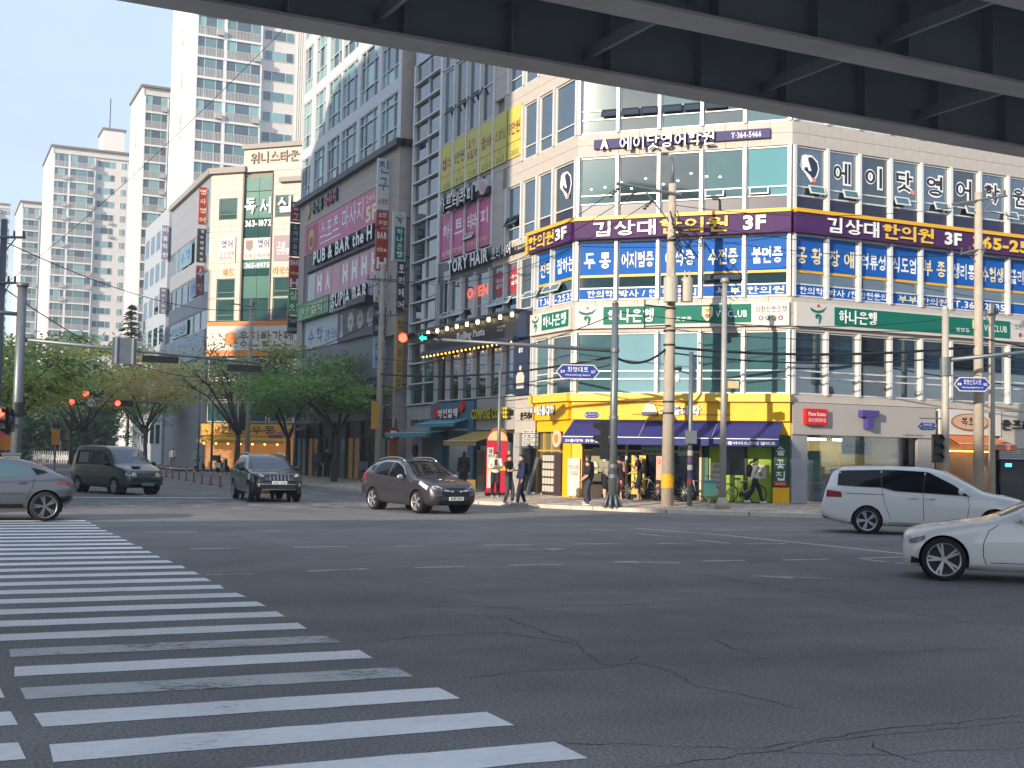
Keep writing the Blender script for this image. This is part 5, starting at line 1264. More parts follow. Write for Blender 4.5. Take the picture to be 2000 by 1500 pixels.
t = thing('building_lettering', 'bronze building name letters on top of cream building', 'sign', FM.p(6, .06, 27)); text(FM, '위니스타운', 4.0, 8.8, 26.7, 27.7, .06, mat('letter_bronze', '#7d6a52', .5), t, .02, .1)
blade('red vertical blade sign highest on cream building', 21.4, 22.05, 113, 21.7, 25.0, rdk, [(c, tpy, .6) for c in '명사영어'])
blade('charcoal vertical blade sign in the middle of cream building', 21.35, 22.1, 113, 18.3, 21.3, chb, [(c, wht, .6) for c in '개수영재학원'])
blade('red and grey vertical blade sign lowest on cream building', 21.35, 22.05, 113, 15.4, 18.0, mat('blade_rust', '#8e4a44', .5), [('수', tw, .6), ('학', MATS['print_grey'], .6)])
for k, (s, u0, u1, z0, z1, m_) in enumerate((('수 학', -14, -8, 19.2, 21.2, glassB), ('영재', -8, -3, 15.8, 17.4, mat('panel_ice', '#7fa0bd', .5)), ('국어 논술', -18, -9, 12.6, 14.0, mat('panel_frost', '#a9bcc2', .5)))):
    t = sign(FML, 'window_banner', ('pale top window banner on shaded side of cream building', 'light blue window banner on shaded side of cream building', 'frosty long window banner on shaded side of cream building')[k], u0, u1, z0, z1, .0, .04, m_); text(FML, s, u0+.6, u1-.6, z0+.4, z1-.4, .045, MATS['letter_blue'], t, .02)
fb = thing('far_building', 'white plain building just beyond the cream corner building', 'building', (30, 140, 0)); MB().box(22.4, 134.3, 0, 45, 150, 27).build('wall', mat('far_white', '#a7adb5', .7, noise=.05), fb)
FF_ = Fr(22.4, 134.3, -90); FG_ = Fr(22.4, 134.3, 0)
for k in range(7):
    for j in range(4): window(FF_, -15+j*3.7, -12.2+j*3.7, 2.2+k*3.5, 4.3+k*3.5, glassT, fb, (), fm=wfr, d=.03, gd=.01)
blade('grey lilac vertical blade sign high on the far building', 21.7, 22.35, 134, 21.4, 24.9, mat('blade_lilac', '#8d8ba6', .5), [(c, tw, .6) for c in '미술학원'])
blade('grey lilac vertical blade sign low on the far building', 21.65, 22.4, 134, 15.7, 18.4, mat('blade_lilac2', '#7c7c98', .5), [(c, tw, .6) for c in '피아노학원'])

# ------------------------------------------------------------------ apartment towers
towerendmat = mat('tower_cream', '#e6e2da', .7, noise=.05, ns=.25); tcf = mat('tower_front', '#d9d4cb', .7, noise=.05, ns=.25); twt = mat('tower_white', '#e2e1de', .6)  # tower walls and glass lightened in colour to suggest distance haze
tg = [mat('tower_glass_%d' % i, c, .08, spec=.8, ior=1.6) for i, c in enumerate(('#4f6672', '#5f8488', '#82abab', '#475a66'))]
acm = mat('aircon_white', '#b3b0a8', .6); rail = mat('railing_grey', '#c9c6c0', .6)
BALC = {}
def balcony(wd, var):
    key = (wd, var)
    if key not in BALC:
        r = random.Random(var*7+3); m_ = MB()
        m_.m(0).box(0, -.9, -.30, wd, .0, .0).box(0, -.85, .0, .2, 0, 2.45).box(wd-.2, -.85, .0, wd, 0, 2.45)
        m_.m(2).box(.14, -.86, 1.08, wd-.14, -.80, 1.14)
        n = int(wd/.2)
        for i in range(n): m_.box(.2+i*(wd-.4)/n, -.84, .0, .28+i*(wd-.4)/n, -.82, 1.08)
        a = (0, .28, .72, 1)
        for i in range(3):
            m_.m(3+(var+i*i+(1 if i == 1 else 0)) % 4).box(.18+(wd-.36)*a[i]+.04, -.70, .06, .18+(wd-.36)*a[i+1]-.04, -.66, 2.5)
            m_.m(0).box(.14+(wd-.36)*a[i], -.72, .0, .2+(wd-.36)*a[i], -.64, 2.55)
        if var % 2 == 0: m_.m(1).box(wd-1.15, -1.35, .1, wd-.3, -.92, .8)
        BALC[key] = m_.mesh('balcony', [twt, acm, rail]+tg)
    return BALC[key]
def twin(wd, var):
    key = ('w', wd, var)
    if key not in BALC:
        m_ = MB(); m_.m(0).box(0, -.06, 0, wd, .05, 1.35)
        for i, (a, b) in enumerate(((0, .28), (.28, .75), (.75, 1))): m_.m(1+(var+i) % 4).box(wd*a+.06, -.09, .07, wd*b-.05, -.06, 1.28)
        if var == 2: m_.m(5).box(wd-.9, -.5, -.75, wd-.2, -.06, -.2)
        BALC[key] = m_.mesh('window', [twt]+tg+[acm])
    return BALC[key]
def tower(label, x0, y, bays, depth, nfl, pitch=2.75, z0=6, vis0=3, digits=''):
    t = thing('apartment_tower', label, 'building', (x0, y, 0))
    W = sum(b[1] for b in bays); H = z0+nfl*pitch
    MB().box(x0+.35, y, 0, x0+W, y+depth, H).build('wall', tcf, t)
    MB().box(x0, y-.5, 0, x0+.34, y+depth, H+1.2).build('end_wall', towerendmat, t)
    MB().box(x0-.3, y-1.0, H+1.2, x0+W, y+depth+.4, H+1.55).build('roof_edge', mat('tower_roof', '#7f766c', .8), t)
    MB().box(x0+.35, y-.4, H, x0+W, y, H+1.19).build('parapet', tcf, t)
    r = random.Random(int(x0*10)); x = x0+.36
    for kind, wd in bays:
        for k in range(vis0, nfl):
            z = z0+k*pitch
            if kind == 'b': link('balcony', balcony(wd, r.randrange(4)), t, True, Matrix.Translation((x, y, z)))
            elif kind == 'w': link('window', twin(wd-.9, r.randrange(4)), t, True, Matrix.Translation((x+.4, y-.02, z+.85)))
            elif kind == 's': link('window', twin(1.0, 1), t, True, Matrix.Translation((x+.8, y-.02, z+.85)))
        if kind == 'r':
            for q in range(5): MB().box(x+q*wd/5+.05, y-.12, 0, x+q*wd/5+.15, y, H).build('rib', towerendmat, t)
        x += wd
    FE = Fr(x0, y+depth*.45, -90)
    if digits:
        dm = mat('digit_tan', '#b49a78', .7)
        for i, s in enumerate(digits): text(FE, s, -.9, .9, H-8-i*6, H-5-i*6, .02, dm, t, .02)
    return t, H
tower('nearest cream apartment tower rising behind the cream corner building', 29.7, 165, [('b',3.76),('b',4.85),('w',4.85),('r',1.4),('b',5),('w',5)], 15.5, 23, vis0=3, digits='대우푸른')
tower('slim cream apartment tower second from the nearest one', 30.3, 212, [('b',3.9),('w',3.5)], 12, 20, z0=4.5, digits='대우')
t3, H3 = tower('wide cream apartment tower with rooftop block in middle distance', 21.4, 270, [('b',3.0),('b',5.1),('w',4.3),('s',2.9),('w',4)], 20, 20, digits='')
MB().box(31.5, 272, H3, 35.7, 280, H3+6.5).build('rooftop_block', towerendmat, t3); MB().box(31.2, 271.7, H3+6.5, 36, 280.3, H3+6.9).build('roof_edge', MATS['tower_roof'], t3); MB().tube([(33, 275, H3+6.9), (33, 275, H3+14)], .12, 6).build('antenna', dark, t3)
tower('pale apartment tower beyond the rooftop block tower', 19.2, 325, [('b',4.0),('w',2.6)], 20, 20, z0=4)
tower('most distant apartment tower at the left picture edge', 15.0, 420, [('b',3.4),('w',3.4)], 18, 25)
# ------------------------------------------------------------------ street trees
def leafmat(name, c, tr=.45):
    m = bpy.data.materials.new(name); m.use_nodes = True; t = m.node_tree
    for n in list(t.nodes): t.nodes.remove(n)
    o = t.nodes.new('ShaderNodeOutputMaterial'); d = t.nodes.new('ShaderNodeBsdfDiffuse'); q = t.nodes.new('ShaderNodeBsdfTranslucent'); mxn = t.nodes.new('ShaderNodeMixShader')
    co = t.nodes.new('ShaderNodeTexCoord'); n = t.nodes.new('ShaderNodeTexNoise'); n.inputs['Scale'].default_value = 1.4; n.inputs['Detail'].default_value = 3
    r = t.nodes.new('ShaderNodeMapRange'); r.inputs['From Min'].default_value = .3; r.inputs['From Max'].default_value = .7; r.inputs['To Min'].default_value = .6; r.inputs['To Max'].default_value = 1.5
    x = t.nodes.new('ShaderNodeVectorMath'); x.operation = 'SCALE'; x.inputs[0].default_value = lin(c)
    t.links.new(co.outputs['Object'], n.inputs['Vector']); t.links.new(n.outputs['Fac'], r.inputs['Value']); t.links.new(r.outputs['Result'], x.inputs['Scale'])
    t.links.new(x.outputs['Vector'], d.inputs['Color']); t.links.new(x.outputs['Vector'], q.inputs['Color'])
    mxn.inputs[0].default_value = tr
    t.links.new(d.outputs[0], mxn.inputs[1]); t.links.new(q.outputs[0], mxn.inputs[2]); t.links.new(mxn.outputs[0], o.inputs[0])
    return m
LG = [leafmat('leaf_green', '#9bb56a'), leafmat('leaf_deep_green', '#6d9560'), leafmat('leaf_yellow_green', '#c6c577'), leafmat('leaf_tan', '#cbb074'), leafmat('leaf_dark', '#55735a')]
bark = mat('bark', '#5a5048', .9, noise=.25, ns=6, bump=.4, bs=25)
def tree(label, x, y, h, cr, mix, n, seed, zb=.12, fork=.32, off=(0,0), flat=.22, limbs=6, tr=.16, twigs=0, name='street_tree'):
    r = random.Random(seed); n = int(n*1.05); cr *= 1.1
    t = thing(name, label, 'tree', (x, y, zb))
    tk_ = MB(); ends = []
    fh = h*fork; lean = Vector((r.uniform(-.3,.3), r.uniform(-.3,.3), 0))
    P = [Vector((0,0,0)), Vector((0,0,fh*.5))+lean*.4, Vector((0,0,fh))+lean]
    tk_.tube(P, [tr*1.25, tr, tr*.85], 9)
    top = P[-1]
    for i in range(limbs):
        a = 2*math.pi*(i+r.uniform(-.3,.3))/limbs
        rad = cr*r.uniform(.55,.95); zt = fh+(h-fh)*r.uniform(.35,.92)
        e = Vector((math.cos(a)*rad+off[0], math.sin(a)*rad+off[1], zt))
        mid = top.lerp(e, .5)+Vector((0,0,(h-fh)*.10))
        tk_.tube([top, top.lerp(mid,.5)+Vector((r.uniform(-.1,.1),r.uniform(-.1,.1),.1)), mid, e], [tr*.55, tr*.42, tr*.3, tr*.1], 6)
        ends.append(e); ends.append(mid)
        for k in range(3+twigs):
            s = mid.lerp(e, r.uniform(-.2,.8))
            q = s+Vector((r.uniform(-1,1), r.uniform(-1,1), r.uniform(-.05,.6)))*cr*.42
            tk_.tube([s, s.lerp(q,.5)+Vector((0,0,.12)), q], [tr*.22, tr*.14, tr*.05], 5)
            ends.append(q)
    tk_.build('trunk', bark, t, True, world=False)
    lf = MB(); nm = len(mix)
    per = max(8, n//(len(ends)*2))
    mi = []
    for e in ends:
        for c in range(2):
            ce = e+Vector((r.gauss(0,1)*cr*.16, r.gauss(0,1)*cr*.16, r.gauss(0,1)*h*.028+.1))
            sx = cr*r.uniform(.13,.27); szz = sx*flat; mm = r.choices(range(nm), [w_ for _, w_ in mix])[0]
            for k in range(int(per*r.uniform(.5,1.5))):
                p = ce+Vector((r.gauss(0,1)*sx, r.gauss(0,1)*sx, r.gauss(0,1)*szz))
                s = r.uniform(.05,.105)*(h/7)**.5
                n_ = Vector((r.gauss(0,.55), r.gauss(0,.55), 1)).normalized(); u = n_.orthogonal().normalized(); u = (Matrix.Rotation(r.uniform(0,6.28), 3, n_) @ u); v = n_.cross(u)
                o = len(lf.v)
                lf.v += [tuple(p+u*s*1.5), tuple(p+v*s*.7), tuple(p-u*s*1.5), tuple(p-v*s*.7)]
                lf.f.append([o,o+1,o+2,o+3]); lf.mi.append(mm)
    lf.build('crown', [m_ for m_, _ in mix], t, False, world=False)
    return t
G_, D_, Y_, T_, K_ = LG
tree('leafy street tree at the left edge beside the big signal pole', 2.9, 52, 6.6, 3.6, [(G_,5),(D_,2),(Y_,4)], 6500, 1, fork=.28, off=(.3,0))
tree('green tree with layered branches behind the left signal pole', 2.9, 61, 7.2, 3.3, [(G_,4),(D_,2),(Y_,4)], 6000, 2, fork=.3)
tree('green median tree above the dark van', 10.2, 92, 9.0, 4.6, [(G_,3),(T_,3),(Y_,4)], 7000, 3, fork=.3)
tree('yellow brown tree left of the twiggy half bare tree', 16.0, 103, 10.6, 5.0, [(T_,6),(Y_,4),(G_,1)], 8500, 4, fork=.3)
tree('twiggy half bare tree in front of the cream building', 19.6, 87, 10.2, 4.2, [(Y_,3),(G_,3),(D_,2),(T_,2)], 3200, 5, fork=.26, limbs=9, twigs=5, tr=.2, off=(-.5,0))
tree('dense dark green tree in front of the pub building', 20.3, 66.6, 7.7, 3.5, [(D_,5),(G_,5)], 12500, 6, fork=.34, off=(-.7,.2), tr=.15)
tree('green tree between the half bare tree and the pub corner tree', 20.0, 75, 7.0, 3.0, [(D_,4),(G_,5),(Y_,1)], 7000, 7, fork=.34, off=(-.2,0))
tree('tall far tree on the west pavement behind the red tents', 2.6, 84, 9.2, 4.4, [(G_,4),(D_,4)], 7000, 8)
tree('dark far tree where the street bends', 12.5, 124, 9.5, 5.2, [(D_,4),(K_,4),(G_,2)], 6500, 9)
tree('dark far tree behind the orange sign', 7.0, 118, 9.0, 5.0, [(D_,4),(G_,3),(K_,2)], 6500, 10)
tree('yellow green far tree beside the yellow noodle shop', 18.9, 122, 9.0, 4.4, [(Y_,3),(G_,3),(D_,2)], 5500, 11)
for i, (x, y, h) in enumerate(((-2, 150, 12), (4, 175, 13), (10, 168, 12), (17, 178, 13), (23, 182, 14), (-9, 140, 13), (1, 118, 11), (14, 150, 11), (29,188,14))):
    tree(('leftmost distant tree closing the street', 'distant tree behind the white fence', 'distant tree over the dark van roof', 'distant tree behind the red signals', 'distant tree under the conifer', 'far left distant tree beyond the tents', 'middle distance tree on the west pavement', 'distant tree between the signals and noodle shop', 'distant tree below the slim tower')[i], x, y, h, 5.5, [(D_,4),(G_,3),(K_,3)], 4500, 20+i, fork=.2, tr=.2, flat=.6)
def conifer(label, x, y, h, seed):
    r = random.Random(seed); t = thing('conifer_tree', label, 'tree', (x, y, 0))
    MB().tube([(0,0,0),(0,0,h)], [.22,.03], 7).build('trunk', bark, t, True, world=False)
    lf = MB()
    for k in range(26):
        z = h*(.18+.8*k/26); rad = (1-(k/26))*h*.25+.25
        for b in range(9):
            a = r.uniform(0,6.28); L_ = rad*r.uniform(.7,1.1)
            for q in range(22):
                s = L_*r.uniform(.15,1); p = Vector((math.cos(a)*s+r.gauss(0,.14), math.sin(a)*s+r.gauss(0,.14), z-s*.28+r.gauss(0,.12)))
                u = Vector((math.cos(a+r.gauss(0,.5)), math.sin(a+r.gauss(0,.5)), -.3))*.26; v = Vector((-u.y, u.x, r.uniform(-.1,.1)))*.35
                o = len(lf.v); lf.v += [tuple(p+u),tuple(p+v),tuple(p-u),tuple(p-v)]; lf.f.append([o,o+1,o+2,o+3]); lf.mi.append(0)
    lf.build('crown', leafmat('needle_green', '#274a3a', .15), t, False, world=False)
conifer('tall dark conifer standing before the slim apartment tower', 20.9, 148, 18.6, 4)
# low shrubs at the far end of the street
r5 = random.Random(9); sh_ = MB()
for k in range(34000):
    x, y = r5.uniform(-16, 20.5), r5.uniform(152, 160); z = r5.uniform(0, 9.5)**1.0*(1 if r5.random() < .6 else .5)
    s = r5.uniform(.2,.42); n_ = Vector((r5.gauss(0,1), r5.gauss(0,1), 1)).normalized(); u = n_.orthogonal().normalized()*s; v = n_.cross(u)*.6
    p = Vector((x,y,z)); o = len(sh_.v); sh_.v += [tuple(p+u),tuple(p+v),tuple(p-u),tuple(p-v)]; sh_.f.append([o,o+1,o+2,o+3]); sh_.mi.append(0 if k % 3 else 1)
tag(sh_.build('undergrowth', [K_, D_]), 'dark low shrubs closing the far end of the street', 'shrubs', kind='stuff')
# ------------------------------------------------------------------ poles, signals and cables
sigb = mat('signal_black', '#15171a', .45); redl = mat('signal_red', '#ff2a1c', .3, emit=6.0); grnl = mat('signal_green', '#18e0a0', .3, emit=4.0); offl = mat('signal_off', '#1c1e20', .3)
sblue = mat('street_sign_blue', '#22368c', .45); insu = mat('insulator_brown', '#4b3b34', .35); cabm = mat('cable_black', '#1b1c1e', .7)
CAMV = Vector((math.sin(ya), math.cos(ya), 0))      # horizontal view direction
def facing(x, y, extra=0.):      # facade frame at a point, turned towards the crossing
    return Fr(x, y, -YAW+extra)
def street_sign(label, x, y, z, w_, h, ko, en, n1, n2, ang=0., parent=None):
    F = facing(x, y, ang); t = parent or thing('street_name_sign', label, 'sign', (x, y, z), F.a)
    k = h*.4
    o = [(-w_/2+k,-h/2),(w_/2-k,-h/2),(w_/2,0),(w_/2-k,h/2),(-w_/2+k,h/2),(-w_/2,0)]
    MB().fprism(F, [(a, z+b) for a, b in o], -.04, 0).build('plate', wboard, t); MB().fprism(F, [(a*.95, z+b*.86) for a, b in o], .001, .008).build('blue_face', sblue, t)
    text(F, ko, -w_*.24, w_*.24, z-.02*h, z+.34*h, .011, tw, t, .0); text(F, en, -w_*.28, w_*.28, z-.32*h, z-.14*h, .011, tw, t, .0); text(F, n1, -w_*.4, -w_*.3, z-.08*h, z+.1*h, .011, tw, t); text(F, n2, w_*.3, w_*.4, z-.08*h, z+.1*h, .011, tw, t)
    return t
def signal_head(label, x, y, z, lamps, horiz=True, ang=0., r=.16, back=False, pt=None):
    F = facing(x, y, ang); n = len(lamps); t = thing('traffic_signal', label, 'traffic light', (x, y, z), F.a); st = r*2.35
    if horiz: MB().fbox(F, -n*st/2, n*st/2, -.22, 0, z-st/2, z+st/2).build('housing', sigb, t)
    else: MB().fbox(F, -st/2, st/2, -.22, 0, z-n*st/2, z+n*st/2).build('housing', sigb, t)
    for i, l in enumerate(lamps):
        u = (i-(n-1)/2)*st if horiz else 0; zz_ = z if horiz else z-(i-(n-1)/2)*st
        if not back:
            MB().disc(F, u, zz_, r, .001, .03, 20).build('lamp', {'r': redl, 'g': grnl, 'a': offl}.get(l, offl), t)
            if l == 'a': MB().fprism(F, [(u-.12,zz_),(u-.01,zz_-.11),(u-.01,zz_-.04),(u+.12,zz_-.04),(u+.12,zz_+.04),(u-.01,zz_+.04),(u-.01,zz_+.11)], .031, .036).build('arrow', grnl, t)
        hd = MB(); k = 14
        for j in range(k+1):
            a = math.pi*(1.1*j/k-.05)
            for d_, e_ in ((0, 1.02), (.24, 1.02)): hd.v.append(F.p(u+r*e_*math.cos(a), d_, zz_+r*e_*math.sin(a)))
        hd.f += [[2*j, 2*j+1, 2*j+3, 2*j+2] for j in range(k)]; hd.mi += [0]*k
        hd.build('visor', sigb, t)
    return t
# 1 main concrete utility pole
px_, py_ = 23.65, 38.02; zb = sz(px_, py_)
t = thing('utility_pole', 'big concrete utility pole with transformers before the corner shop', 'pole', (px_, py_, zb))
MB().tube([(0,0,-.1),(.02,0,6),(.05,0,11.35)], [.225,.185,.135], 18).build('shaft', concrete, t, True, world=False)
hz = mat('hazard_yellow', '#d9a31a', .6); bd = MB().cyl(0, 0, .62, 1.1, .232, .229, 22); bd.build('hazard_band', hz, t, world=False)
hb = MB()
for k in range(3):
    a0 = -2.4+k*1.5
    v = [(math.cos(a0+q)*.2335, math.sin(a0+q)*.2335, .64+hh) for hh in (0,.44) for q in ((.0,.35,.7) if hh == 0 else (.7,1.05,1.4))]
    hb.add(v, [(0,1,4,3),(1,2,5,4)])
hb.build('hazard_stripe', black, t, world=False)
for zc in (3.2, 3.6, 5.6, 6.1, 9.3): MB().cyl(0, 0, zc, zc+.06, .215, .215, 16).build('strap', dark, t, world=False)
U = -CAMV.cross(Vector((0,0,1)))*-1; U = Vector((math.cos(-R_(YAW)), math.sin(-R_(YAW)), 0))
def off(u, d=0., z=0.): q = U*u-CAMV*d; return (q.x, q.y, z)
ar = MB().tube([off(-1.95,0,11.32), off(.35,0,10.95)], .055, 6).tube([off(-1.95,.16,11.3), off(.35,.16,10.93)], .05, 6).tube([off(-.95,.05,11.1), off(0,.05,9.9)], .03, 6); ar.build('crossarm', galv, t, world=False)
for u, z in ((-1.9, 11.1), (-1.3, 11.0), (-.7, 10.7)):
    q = MB()
    for k in range(4): q.ball(off(u-.08*k, .1, z-.09*k), (.075,.075,.05), 8, 4)
    q.build('insulator', insu, t, True, world=False)
MB().tube([off(.03,0,11.3), off(.05,0,11.9), off(.0,.05,12.25), off(-.15,.1,12.4)], [.07,.05,.045,.04], 8).build('lamp_arm', galv, t, True, world=False)
MB().ball(off(-.28,.12,12.4), (.16,.1,.05), 10, 5).build('lamp_head', galv, t, True, world=False)
trm = mat('transformer_grey', '#b9b2a2', .55, noise=.08, ns=6)
for u, d, r, z0, z1 in ((-.02, .38, .25, 7.1, 7.95), (.58, .12, .21, 7.15, 7.95)):
    a = off(u, d); tm_ = MB().cyl(a[0], a[1], z0, z1, r, r, 18).cyl(a[0], a[1], z1, z1+.06, r*1.06, r*.7, 18)
    for k in (-.1, .1): tm_.cyl(a[0]+k, a[1], z1+.04, z1+.3, .035, .02, 8)
    tm_.build('transformer', trm, t, False, world=False)
MB().tube([off(-.9,.2,7.0), off(.2,.2,6.9)], .03, 6).tube([off(-.9,.2,7.2), off(-.9,.2,6.2)], .025, 6).tube([off(-.9,.2,6.25), off(0,.2,6.3)], .025, 6).build('bracket', dark, t, world=False)
mc = MB(); rr = random.Random(4)
for k in range(16):
    p0 = Vector(off(rr.uniform(-.1,.2), rr.uniform(.1,.25), rr.uniform(9.2,10.4))); p1 = Vector(off(rr.uniform(.3,1.1), rr.uniform(.1,.4), rr.uniform(8.4,9.9)))
    mc.tube([p0, p0.lerp(p1,.5)+Vector((0,0,rr.uniform(-.35,.2))), p1], .018, 5)
mc.build('cable_tangle', cabm, t, world=False)
# 2 signal pole with long arm
px_, py_ = 21.38, 37.88; zb = sz(px_, py_)
t = thing('signal_pole', 'grey signal pole with long arm reaching over the side street', 'pole', (px_, py_, zb)); MB().tube([(0,0,0),(0,0,6.95)], [.15,.11], 14).cyl(0,0,6.95,7.05,.125,.06,14).build('shaft', galv, t, True, world=False)
bs_ = MB(); 
for k in range(8): a = k*math.pi/4; bs_.tube([(math.cos(a)*.32, math.sin(a)*.32, 0), (math.cos(a)*.17, math.sin(a)*.17, .42)], [.06,.04], 6)
bs_.build('base_fins', galv, t, True, world=False)
A0 = Vector((0,0,5.35)); A1 = A0+Vector((-.907,.42,0))*6.4+Vector((0,0,.28))
MB().tube([tuple(A0), tuple(A1)], [.075,.05], 10).build('arm', galv, t, True, world=False); MB().tube([(0,0,4.95), tuple(A0+(A1-A0)*.2+Vector((0,0,-.42)))], .025, 6).build('sign_bracket', galv, t, world=False)
for zc in (1.0, 1.35, 3.0, 5.3): MB().cyl(0,0,zc,zc+.12,.165,.165,14).build('collar', galv, t, world=False)
W1 = Vector((px_, py_, zb))+A1; q = W1-U*.35
signal_head('four lamp signal with red light and green left arrow over side street', q.x, q.y, q.z+.02, 'rka'+'k', True, r=.145)
street_sign('blue street name sign hanging left of the central signal pole', px_-.907*1.25, py_+.42*1.25, 4.72, 1.5, .5, '화명대로', 'Hwamyeong-daero', '29', '27')
street_sign('small blue street plate above the navy awning', px_-.907*.75, py_+.42*.75, 3.25, .55, .24, '화명신도시로', 'Hwamyeong', '1', '3')
t = thing('pedestrian_signal', 'black signal heads seen sideways beside the central signal pole', 'traffic light', (px_-.4, py_+.1, 2.0)); F = facing(px_-.42, py_+.15)
MB().fbox(F, .0, .28, -.25, .05, 1.75, 3.05).build('housing', sigb, t)
for k in range(3): MB().fprism(F, [(-.28,2.85-k*.42),(.0,2.72-k*.42),(.0,2.98-k*.42),(-.22,2.98-k*.42)], -.2, .0).build('visor', sigb, t)
# 3 slim lamp post and 4 camera pole
px_, py_ = 24.83, 36.38; zb = sz(px_, py_); t = thing('lamp_post', 'slim pale post with flat cap right of the concrete pole', 'pole', (px_, py_, zb)); MB().tube([(0,0,0),(0,0,7.75)], [.12,.085], 12).cyl(0,0,7.75,7.9,.16,.12,12).build('shaft', mat('post_pale', '#a7a59e', .5, .3, noise=.1), t, True, world=False); MB().cyl(0,0,0,.38,.3,.14,14).build('footing', concrete, t, True, world=False)
F = facing(px_, py_); MB().fbox(F, .12, .48, .0, .22, 4.25, 4.5).build('camera_box', mat('camera_cream', '#c3b483', .6), t)
px_, py_ = 24.39, 37.75; zb = sz(px_, py_); t = thing('camera_pole', 'steel camera pole with white dome and stickers', 'pole', (px_, py_, zb)); MB().tube([(0,0,0),(0,0,5.4)], [.085,.075], 12).build('shaft', galv, t, True, world=False)
MB().tube([off(0,0,4.62), off(-.45,.1,4.72)], .035, 8).build('arm', galv, t, world=False); MB().ball(off(-.48,.1,4.45), (.1,.1,.17), 10, 6).build('dome_camera', white, t, True, world=False); MB().tube([off(-.75,.15,4.75), off(-.35,.12,4.8)], .06, 8).build('bullet_camera', dark, t, world=False)
F = facing(px_, py_); MB().fbox(F, -.2, .2, .09, .2, 2.35, 2.8).build('terminal_box', galv, t)
for k, c in enumerate(('#a33a3f', '#3d3d66', '#c9c3b8', '#6a4a7a', '#b9b4ac')): MB().cyl(0,0,.75+k*.25,.93+k*.25,.095,.094,12).build('sticker', mat('sticker_'+c[1:], c, .6), t, world=False)
px_, py_ = 24.75, 37.1; t = thing('utility_box', 'mint green box on a short post by the bicycles', 'box', (px_, py_, sz(px_, py_))); F = facing(px_, py_); MB().fbox(F, -.2, .22, -.15, .12, .55, 1.0).build('box', mat('mint', '#7cc2a2', .5), t); MB().fbox(F, -.22, .24, -.17, .14, 1.0, 1.09).build('lid', mat('mint_lid', '#5b8f9c', .5), t); MB().cyl(0,0,0,.4,.06,.06,10).build('post', concrete, t, world=False)
px_, py_ = 20.45, 45.31; t = thing('lamp_post', 'thin grey post before the coffee shop', 'pole', (px_, py_, sz(px_, py_))); MB().tube([(0,0,0),(0,0,5.0)], [.075,.06], 10).build('shaft', galv, t, True, world=False)
# 6 right-hand signal pole
px_, py_ = 32.45, 33.95; zb = sz(px_, py_); t = thing('signal_pole', 'pale signal pole with arm towards the right picture edge', 'pole', (px_, py_, zb)); MB().tube([(0,0,0),(0,0,7.1)], [.14,.115], 14).ball((0,0,7.1),.13).build('shaft', mat('post_cream', '#b4ad9f', .6, .1, noise=.1), t, True, world=False); MB().tube([(0,0,5.3),(4.5,-2.0,5.9)], [.08,.05], 10).build('arm', galv, t, True, world=False); MB().cyl(0,0,4.75,5.4,.19,.19,14).build('collar', galv, t, world=False); MB().tube([(0,0,4.75), off(1.2,0,4.8)], .025, 6).tube([(0,0,3.25), off(-.9,0,3.25)], .025, 6).build('sign_bracket', galv, t, world=False)
street_sign('blue street name sign right of the pale signal pole', px_+U.x*.95, py_+U.y*.95, 4.62, 1.3, .5, '화명신도시로', 'Hwamyeongsindosi-ro', '88', '102'); street_sign('small blue street plate left of the pale signal pole', px_-U.x*.62, py_-U.y*.62, 3.12, .7, .3, '화명대로', 'Hwamyeong', '2', '4')
signal_head('dark three lamp pedestrian signal on the pale right-hand pole', px_-.3, py_+.02, 2.35, 'kkk', False, r=.14)
# 7,8 right-hand utility poles
def utility(label, x, y, h, r0, r1, arms, name='utility_pole', m_=concrete):
    t = thing(name, label, 'pole', (x, y, sz(x, y) if x > 18 else .12)); MB().tube([(0,0,-.1),(0,0,h)], [r0, r1], 14).build('shaft', m_, t, True, world=False)
    for z, a, b, dz in arms:
        MB().tube([off(a,.1,z-dz), off(b,.1,z+dz)], .045, 6).tube([off(a*.6,.1,z-dz*.6), off(0,.05,z-.55)], .022, 5).tube([off(b*.6,.1,z+dz*.6), off(0,.05,z-.55)], .022, 5).build('crossarm', galv, t, world=False)
        for u in (a*.92, a*.5, b*.5, b*.92): MB().cyl(*off(u,.1)[:2], z+dz*u/max(abs(a),abs(b))+.03, z+dz*u/max(abs(a),abs(b))+.22, .04, .03, 8).build('insulator', insu, t, world=False)
    return t
utility('tall concrete utility pole at right with crossarms and cables', 34.35, 34.3, 11.5, .2, .13, [(11.2, -1.0, 1.0, .18), (9.35, -.7, .3, .12)])
MB_ = MB(); 
utility('thinner concrete pole just right of the tall one', 35.9, 35.2, 7.6, .13, .1, [(7.2, -.5, .2, .05)])
utility('concrete pole tangled with cables at the alley by the pub', 20.95, 61.2, 11.2, .2, .14, [(8.6, -.6, .9, .0), (10.4, -.8, .8, .0)])
utility('slim concrete pole with crossarm before the cream building', 19.2, 82.3, 11.6, .17, .12, [(11.1, -1.3, .2, -.1)])
utility('old dark utility pole with crossarms at the left picture edge', 2.15, 44.5, 9.1, .13, .1, [(8.5, -.7, .75, .0), (7.0, -.5, .5, .0)], m_=mat('pole_dark', '#565a62', .6))
for x, y, h, l in ((19.4, 71.5, 4.6, 'thin steel street pole before the pub shops'), (19.3, 94, 7.5, 'pale post before the yellow noodle shop'), (19.3, 99, 7.0, 'second pale post beside the noodle shop')): utility(l, x, y, h, .09, .07, [], 'street_pole', galv)
